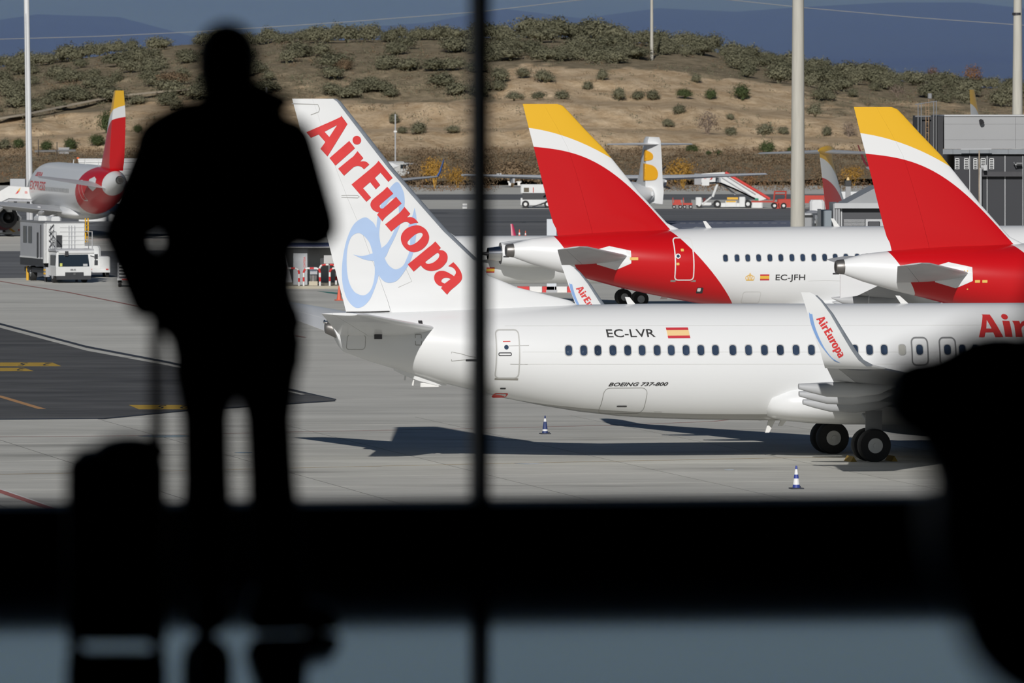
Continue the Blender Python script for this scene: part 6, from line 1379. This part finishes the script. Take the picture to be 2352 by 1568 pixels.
# ---------------------------------------------------------------- cable mast
MY = 1182.0; p = hill(1497, 138); r = root('cable_mast', 'thin pale mast on the hill crest carrying overhead cables', 'mast', (p.x, p.y, p.z-.5)); zt = H-(-17-HY)*p.y/F-p.z+.5
mb = MB(); mb.tube([(0, 0, 0), (0, 0, zt+.4)], [.27, .2], 10); mb.build('shaft', polem, r, smooth=40); mb = MB(); mb.tube([(-.8, 0, zt), (.8, 0, zt)], .07, 6); mb.build('crossarm', polem, r)
cm = mat('cable_aluminium', (.32, .33, .34), .6, .2)
for pts, lb in (([(1497, -17), (1330, 0), (1100, 27), (800, 50), (480, 71.5), (240, 83), (0, 90), (-500, 98)], 'overhead cable sagging to the left across the blue mountains'), ([(1497, -17), (1680, 0), (1850, 18), (2100, 40), (2352, 58), (2800, 84)], 'overhead cable sagging to the right across the blue mountains')):
    mb = MB(); mb.tube([W(x, y, p.y) for x, y in pts], .055, 6); o = mb.build('overhead_cable', cm); tag(o, lb, 'cable', 'overhead cables')
# ================================================================ far mountains and the haze in front of them
mtn = mat('mountain_forest', (.035, .05, .055), .95, var=.3, vscale=.0012, c2=(.02, .03, .033))
def ridge(name, Y, tab, seed, label):
    mb = MB(); vs = []; X0, X1, nx = -9000, 10600, 110; prof = [(0, 1.0), (.25, .62), (.5, .38), (.8, .12), (1, -.02)]
    for t, hgt in prof:
        for i in range(nx+1):
            px = lerp(X0, X1, i/nx); row = interp(tab, px)+5*noise.noise(Vector((px*.006, seed, 0)))+3*noise.noise(Vector((px*.021, seed, 2))); z = (H-(row-HY)*Y/F)*hgt; yy = Y-t*Y*.28
            vs.append(((px-CX)*Y/F, yy+Y*.02*noise.noise(Vector((px*.004, t*3, seed))), z+6*noise.noise(Vector((px*.01, t*4, seed)))))
    n = nx+1; mb.add(vs, [(i*n+j, i*n+j+1, (i+1)*n+j+1, (i+1)*n+j) for i in range(len(prof)-1) for j in range(nx)]); o = mb.build(name, mtn, smooth=True); tag(struct(o), label)
ridge('near_mountain', 9000, [(-9000, 40), (-2000, 80), (-300, 70), (0, 48), (110, 33), (230, 27), (320, 52), (430, 84), (560, 70), (700, 80), (850, 62), (1000, 45), (1130, 28), (1250, 22), (1340, 38), (1480, 20), (1700, 26), (1900, 14), (2120, 8), (2352, 25), (4000, 40), (10600, 60)], 1.3, 'nearer blue mountain ridge')
ridge('far_mountain', 16000, [(-9000, -120), (-2000, -150), (0, -130), (900, -190), (1700, -150), (2352, -210), (5000, -130), (10600, -100)], 5.7, 'higher mountain range behind')
mb = MB(); mb.box((-9000, 1700, -60), (9000, 16500, 430)); hz = mb.build('haze', None)
m = bpy.data.materials.new('valley_haze'); m.use_nodes = True; nn = m.node_tree.nodes; nn.clear(); vo = nn.new('ShaderNodeOutputMaterial'); vsn = nn.new('ShaderNodeVolumeScatter'); vsn.inputs['Color'].default_value = (.13, .235, .95, 1); vsn.inputs['Density'].default_value = 2.4e-4; vsn.inputs['Anisotropy'].default_value = 0.0
m.node_tree.links.new(vsn.outputs[0], vo.inputs['Volume']); hz.data.materials.clear(); hz.data.materials.append(m); tag(hz, 'blue valley haze in front of the far mountains', 'haze', None, 'stuff')
mb = MB(); mb.add([(-9000, 1400, -1), (9000, 1400, -1), (9000, 17000, -1), (-9000, 17000, -1)], [(0, 1, 2, 3)]); struct(mb.build('valley_floor', mat('valley_green', (.10, .11, .07), .95, var=.3, vscale=.002)))
# ================================================================ the departure hall
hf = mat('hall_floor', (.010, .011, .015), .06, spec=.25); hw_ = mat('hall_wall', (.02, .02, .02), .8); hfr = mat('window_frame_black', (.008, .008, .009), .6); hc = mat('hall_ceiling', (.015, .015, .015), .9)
WA = math.radians(9.0); wd0 = Vector(((1108-CX)/F*25.85, 25.85, 0)); wx = Vector((math.cos(WA), math.sin(WA), 0)); wy = Vector((-math.sin(WA), math.cos(WA), 0))
def hallbox(name, a, b, m, parent=None):
    """box in the hall frame: x along the window wall, y outward, z from the hall floor"""
    mb = MB(); mb.box(a, b); mb.v = [tuple(wd0+wx*v[0]+wy*v[1]+Vector((0, 0, FZ+v[2]))) for v in mb.v]
    o = mb.build(name, m, parent); return o
HX0, HX1, HB, HT = -12, 12, -34, 4.2
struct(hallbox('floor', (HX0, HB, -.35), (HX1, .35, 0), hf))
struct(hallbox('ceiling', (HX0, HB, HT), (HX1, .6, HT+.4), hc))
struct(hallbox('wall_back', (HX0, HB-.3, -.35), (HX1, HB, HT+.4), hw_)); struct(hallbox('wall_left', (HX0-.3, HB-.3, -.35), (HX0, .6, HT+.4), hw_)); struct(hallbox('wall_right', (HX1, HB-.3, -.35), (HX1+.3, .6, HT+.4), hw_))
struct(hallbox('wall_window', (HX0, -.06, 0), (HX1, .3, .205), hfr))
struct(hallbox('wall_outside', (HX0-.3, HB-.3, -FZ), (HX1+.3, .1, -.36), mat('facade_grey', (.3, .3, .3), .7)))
SP = 1.95
frame = hallbox('window_1', (HX0, .0, HT-.25), (HX1, .16, HT), hfr); struct(frame)
xs_ = [i*SP for i in range(-6, 7)]
for x in xs_: hallbox('mullion', (x-.023, -.03, .2), (x+.023, .15, HT-.24), hfr, frame)
gm = bpy.data.materials.new('window_glass'); gm.use_nodes = True; n = gm.node_tree.nodes; l = gm.node_tree.links; n.clear(); o_ = n.new('ShaderNodeOutputMaterial'); tr = n.new('ShaderNodeBsdfTransparent'); tr.inputs[0].default_value = (.975, .973, .98, 1); gl = n.new('ShaderNodeBsdfGlossy'); gl.inputs['Roughness'].default_value = .02; fr = n.new('ShaderNodeFresnel'); fr.inputs[0].default_value = 1.3; mxs = n.new('ShaderNodeMixShader'); l.new(fr.outputs[0], mxs.inputs[0]); l.new(tr.outputs[0], mxs.inputs[1]); l.new(gl.outputs[0], mxs.inputs[2]); l.new(mxs.outputs[0], o_.inputs[0])
for a, b in zip(xs_, xs_[1:]): hallbox('pane', (a+.02, .05, .19), (b-.02, .062, HT-.2), gm, frame)
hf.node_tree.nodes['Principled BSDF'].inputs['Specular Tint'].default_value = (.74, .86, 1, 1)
# ---------------------------------------------------------------- people
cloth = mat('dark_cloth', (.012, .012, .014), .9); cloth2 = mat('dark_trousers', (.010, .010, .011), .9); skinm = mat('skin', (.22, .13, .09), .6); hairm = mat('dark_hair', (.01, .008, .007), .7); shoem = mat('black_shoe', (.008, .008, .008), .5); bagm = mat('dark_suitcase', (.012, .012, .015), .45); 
def fuse(name, build, m, parent, voxel=.012, smooth=4):
    """joins the limbs of one body (or one garment) into a single continuous skin"""
    mb = MB(); build(mb); o = mb.build(name, m, None)
    r_ = o.modifiers.new('r', 'REMESH'); r_.mode = 'VOXEL'; r_.voxel_size = voxel; s_ = o.modifiers.new('s', 'SMOOTH'); s_.iterations = smooth; s_.factor = .5
    dg = bpy.context.evaluated_depsgraph_get(); me = bpy.data.meshes.new_from_object(o.evaluated_get(dg)); bpy.data.objects.remove(o)
    for p in me.polygons: p.use_smooth = True
    me.materials.clear(); me.materials.append(m); return link(bpy.data.objects.new(name, me), parent)
D1 = 22.6
def hand(mb, w, fwd, side, up, curl=.6, k=1.0):
    """palm with four bent fingers and a thumb; w wrist, fwd along the hand, side towards the thumb, up = palm normal"""
    w, fwd, side, up = Vector(w), Vector(fwd).normalized(), Vector(side).normalized(), Vector(up).normalized()
    for i in range(4):
        o = (1.5-i)*.021*k; mb.capsule(w+side*o*.6+fwd*.02*k, w+side*o+fwd*.085*k, .016*k, .014*k, 10)
        p = w+side*o+fwd*.085*k; L = (.026, .031, .029, .022)[3-i if False else i]*1.35*k; a = 0
        for j in range(3):
            a += curl*(.8 if j == 0 else 1); q = p+(fwd*math.cos(a)-up*math.sin(a))*L*(1, .75, .6)[j]; mb.capsule(p, q, .0095*k, .0088*k, 8); p = q
    p = w+side*.03*k+fwd*.025*k; q = p+(side*.7+fwd*.7-up*.2).normalized()*.04*k; mb.capsule(w+fwd*.01, p, .016*k, .014*k, 8); mb.capsule(p, q, .013*k, .011*k, 8); mb.capsule(q, q+(fwd*.8-up*.5).normalized()*.032*k, .011*k, .009*k, 8)
def P1(px, py, d=0.0): return W(px, py, D1)+Vector((0, d, 0))
per = root('person', 'person in dark jacket and trousers standing at the window with a wheeled suitcase', 'person', Vector((P1(545, 1460).x, D1, FZ)))
inv = Matrix.Translation(-per.location)
def loc(mb_fn):
    def f(mb): mb_fn(mb); mb.v = [tuple(Vector(v)+(-per.location)) for v in mb.v]
    return f
hl, hr2 = P1(470, 850), P1(612, 850); kl_, kr_ = P1(474, 1120, .03), P1(624, 1120, .03); al, ar = P1(476, 1405), P1(648, 1400)
shl, shr = P1(385, 335), P1(655, 335); el, er = P1(290, 535, -.06), P1(718, 515, -.02); wl2, wr2 = P1(338, 690, -.02), P1(610, 450, .26)
def body(mb):
    hc_ = P1(522, 150, .02)
    mb.ell(hc_, (.076, .098, .112), 20, 14); mb.ell(hc_+Vector((0, .035, -.055)), (.058, .07, .065), 16, 10)
    mb.capsule(hc_+Vector((0, .10, -.01)), hc_+Vector((0, .118, -.032)), .011, .016, 8)           # nose
    mb.ell(hc_+Vector((0, .092, -.072)), (.026, .014, .010), 10, 6)                                # mouth
    for s in (-1, 1):
        mb.ell(hc_+Vector((s*.078, 0, -.012)), (.010, .022, .032), 10, 8); mb.ell(hc_+Vector((s*.031, .088, .012)), (.014, .010, .010), 10, 6)
    mb.capsule(hc_+Vector((0, -.01, -.08)), P1(525, 285), .056, .066)
    mb.ell(P1(522, 440, 0), (.17, .11, .22)); mb.ell(P1(525, 640, 0), (.15, .10, .18)); mb.ell(P1(540, 800), (.165, .115, .13))
    for a, b, c in ((shl, el, wl2), (shr, er, wr2)): mb.capsule(a, b, .055, .042); mb.capsule(b, c, .042, .029)
    for a, b, c in ((hl, kl_, al), (hr2, kr_, ar)): mb.capsule(a, b, .080, .052); mb.capsule(b, c, .052, .038)
    mb.capsule(al, al+Vector((-.01, .14, -.055)), .036, .030); mb.capsule(ar, ar+Vector((.10, .08, -.055)), .036, .030)
    hand(mb, wl2, P1(358, 738)-P1(338, 690), (0, 1, .1), (-1, 0, -.3), .75); hand(mb, wr2, (-.5, .6, .55), (-.6, -.2, .7), (0, .7, -.6), .7)
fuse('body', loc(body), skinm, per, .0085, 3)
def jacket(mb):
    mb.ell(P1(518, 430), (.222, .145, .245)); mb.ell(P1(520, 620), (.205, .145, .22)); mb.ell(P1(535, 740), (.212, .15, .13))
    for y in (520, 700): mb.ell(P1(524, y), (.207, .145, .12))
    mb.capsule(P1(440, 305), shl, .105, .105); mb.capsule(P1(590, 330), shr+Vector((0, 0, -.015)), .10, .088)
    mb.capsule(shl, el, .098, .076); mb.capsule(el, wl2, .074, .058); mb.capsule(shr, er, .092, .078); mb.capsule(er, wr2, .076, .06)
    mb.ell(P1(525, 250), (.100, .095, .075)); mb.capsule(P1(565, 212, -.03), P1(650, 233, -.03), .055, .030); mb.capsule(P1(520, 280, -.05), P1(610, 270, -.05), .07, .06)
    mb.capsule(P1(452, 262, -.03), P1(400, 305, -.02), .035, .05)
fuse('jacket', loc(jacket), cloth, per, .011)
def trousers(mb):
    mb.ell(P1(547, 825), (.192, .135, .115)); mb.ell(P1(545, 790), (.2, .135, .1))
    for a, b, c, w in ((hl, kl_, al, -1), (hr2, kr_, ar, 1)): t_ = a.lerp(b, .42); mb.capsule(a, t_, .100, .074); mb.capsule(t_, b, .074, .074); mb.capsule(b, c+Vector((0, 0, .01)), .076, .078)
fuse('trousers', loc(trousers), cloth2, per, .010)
def shoe(a, d): 
    def f(mb):
        s = Vector(d).normalized(); b = Vector((a.x, a.y, FZ)); mb.capsule(b-s*.06+Vector((0, 0, .06)), b+s*.12+Vector((0, 0, .048)), .056, .044); mb.capsule(b-s*.05+Vector((0, 0, .10)), b+Vector((0, 0, .12)), .056, .056); mb.capsule(b-s*.07+Vector((0, 0, .034)), b+s*.15+Vector((0, 0, .03)), .034, .03)
    return f
fuse('shoe', loc(shoe(al, (-.15, 1, 0))), shoem, per, .008); fuse('shoe', loc(shoe(ar+Vector((0, .05, 0)), (.9, .35, 0))), shoem, per, .008)
def hair(mb):
    c = P1(522, 142, -.005); mb.ell(c+Vector((0, 0, .012)), (.095, .11, .108), 20, 12); mb.ell(c+Vector((0, -.02, -.02)), (.095, .095, .10), 16, 10); mb.ell(c+Vector((0, -.03, -.07)), (.085, .075, .085), 16, 10)
fuse('hair', loc(hair), hairm, per, .009)
# suitcase
SD = 22.15; sc_ = lambda px, py, d=0.0: W(px, py, SD)+Vector((0, d, 0))
b0_, b1_ = sc_(154, 1471), sc_(382, 1040); su = root('suitcase', 'dark upright wheeled suitcase held by the standing person', 'suitcase', Vector(((b0_.x+b1_.x)/2, SD, FZ)))
hw2 = (b1_.x-b0_.x)/2; z0, z1 = b0_.z-FZ, b1_.z-FZ
mb = MB()
def srr(y, i): return [(x_, y, z_) for x_, z_ in rrect(0, (z0+z1)/2, 2*hw2-2*i, z1-z0-2*i, .045)]
mb.loft([srr(-.11, .03), srr(-.10, .008), srr(-.085, 0), srr(.085, 0), srr(.10, .008), srr(.11, .03)]); mb.build('shell', bagm, su, smooth=40)
mb = MB(); mb.loft([srr(-.006, -.004), srr(.006, -.004)]); mb.build('zip', hfr, su)
for k in range(5): mb = MB(); xx = lerp(-hw2*.7, hw2*.7, k/4); mb.box((xx-.008, -.118, z0+.05), (xx+.008, -.108, z1-.05)); mb.build('rib', bagm, su)
for sx in (-1, 1):
    for y in (-.075, .075):
        w_ = wheel(su, (sx*hw2*.82, y, .024), .024, .022, hfr); mb = MB(); mb.box((sx*hw2*.82-.018, y-.02, .03), (sx*hw2*.82+.018, y+.02, z0+.01)); mb.build('wheel_fork', hfr, su)
mb = MB(); mb.tube([(-.05, .0, z1-.002), (-.04, 0, z1+.022), (.02, 0, z1+.022), (.03, 0, z1-.002)], .010, 8); mb.build('carry_handle', hfr, su)
gx = sc_(361, 760).x-su.location.x; gz = sc_(361, 742).z-FZ
mb = MB(); mb.tube([(gx-.006, -.05, z1-.04), (gx-.004, -.05, gz)], .015, 10); mb.tube([(gx+.004, .05, z1-.04), (gx-.002, .05, gz)], .015, 10); mb.build('telescopic_rod', hfr, su); mb = MB(); mb.capsule((gx-.003, -.06, gz), (gx-.003, .06, gz), .014, .014, 10); mb.build('grip', hfr, su)
bt = MB(); bt.ell((hw2*.28, 0, z1+.005), (.11, .08, .05)); bt.ell((-hw2*.42, 0, z1), (.06, .08, .022)); bt_ = bt.build('top_pouch', bagm, su, smooth=True)
# near traveller at the right edge: only the bag and hip reach into the frame
D2 = 11.2; Q = lambda px, py, d=0.0: W(px, py, D2)+Vector((0, d, 0))
np_ = root('person', 'dark blurred traveller standing close by at the right edge of the frame', 'person', Vector((Q(2790, 900).x, D2, FZ))); O2 = -np_.location
def loc2(fn):
    def f(mb): fn(mb); mb.v = [tuple(Vector(v)+O2) for v in mb.v]
    return f
bx0 = np_.location.x; Z = lambda z: Vector((bx0, D2, FZ+z))
def body2(mb):
    h0 = Z(1.62); mb.ell(h0, (.076, .098, .112)); mb.capsule(h0+Vector((0, .1, -.01)), h0+Vector((0, .118, -.03)), .011, .015, 8)
    for s in (-1, 1): mb.ell(h0+Vector((s*.078, 0, -.01)), (.01, .022, .032), 10, 8)
    mb.capsule(h0+Vector((0, 0, -.08)), Z(1.42), .055, .065); mb.ell(Z(1.22), (.17, .11, .22)); mb.ell(Z(.95), (.165, .115, .16))
    for s in (-1, 1):
        mb.capsule(Z(.88)+Vector((s*.09, 0, 0)), Z(.48)+Vector((s*.10, .02, 0)), .08, .052); mb.capsule(Z(.48)+Vector((s*.10, .02, 0)), Z(.09)+Vector((s*.10, 0, 0)), .052, .04); mb.capsule(Z(.08)+Vector((s*.10, 0, 0)), Z(.035)+Vector((s*.11, .15, 0)), .036, .03)
        e_ = Z(1.08)+Vector((s*.27, -.03, 0)); w_ = Z(.92)+Vector((s*.22, .16, 0)); mb.capsule(Z(1.38)+Vector((s*.18, 0, 0)), e_, .052, .042); mb.capsule(e_, w_, .042, .03); hand(mb, w_, (0, .8, -.6), (-s, .1, .3), (-s*.3, 0, 1), .5)
fuse('body', loc2(body2), skinm, np_, .01, 3)
def coat2(mb):
    mb.ell(Z(1.2), (.2, .135, .25)); mb.ell(Z(.92), (.2, .14, .25)); mb.ell(Z(.72), (.2, .14, .14))
    for s in (-1, 1):
        e_ = Z(1.08)+Vector((s*.27, -.03, 0)); w_ = Z(.92)+Vector((s*.22, .16, 0)); mb.capsule(Z(1.38)+Vector((s*.17, 0, 0)), e_, .075, .058); mb.capsule(e_, w_, .058, .045)
fuse('coat', loc2(coat2), cloth, np_, .012)
def trous2(mb):
    for s in (-1, 1): mb.capsule(Z(.88)+Vector((s*.09, 0, 0)), Z(.48)+Vector((s*.10, .02, 0)), .09, .062); mb.capsule(Z(.48)+Vector((s*.10, .02, 0)), Z(.06)+Vector((s*.10, 0, 0)), .062, .055)
fuse('trousers', loc2(trous2), cloth2, np_, .012)
for s in (-1, 1): fuse('shoe', loc2(shoe(Z(0)+Vector((s*.10, .02, 0)), (s*.1, 1, 0))), shoem, np_, .009)
def hair2(mb): mb.ell(Z(1.64)+Vector((0, -.01, 0)), (.083, .10, .108))
fuse('hair', loc2(hair2), hairm, np_, .01)
bag = root('shoulder_bag', 'bulky dark shoulder bag carried in the close blurred foreground', 'bag', Vector((Q(2330, 1000).x, D2-.12, FZ)))
DB = D2-.12; QB = lambda px, py, d=0.0: W(px, py, DB)+Vector((0, d, 0))
def bagb(mb):
    mb.ell(QB(2115, 910), (.068, .10, .070)); mb.ell(QB(2300, 900), (.125, .12, .100)); mb.ell(QB(2330, 1020), (.13, .13, .13)); mb.ell(QB(2360, 1200), (.15, .13, .17)); mb.ell(QB(2420, 1350), (.15, .12, .17)); mb.ell(QB(2220, 1010), (.075, .11, .075)); mb.ell(QB(2270, 1160), (.085, .11, .13)); mb.ell(QB(2480, 1500), (.12, .1, .1))
    mb.v = [tuple(Vector(v)-bag.location) for v in mb.v]
fuse('bag_body', bagb, bagm, bag, .012, 6)
mb = MB(); pts = [QB(2330, 880), QB(2450, 600), QB(2600, 330), QB(2720, 250, .1)]; mb.tube([q_-bag.location for q_ in pts], .018, 8); mb.build('strap', cloth, bag)
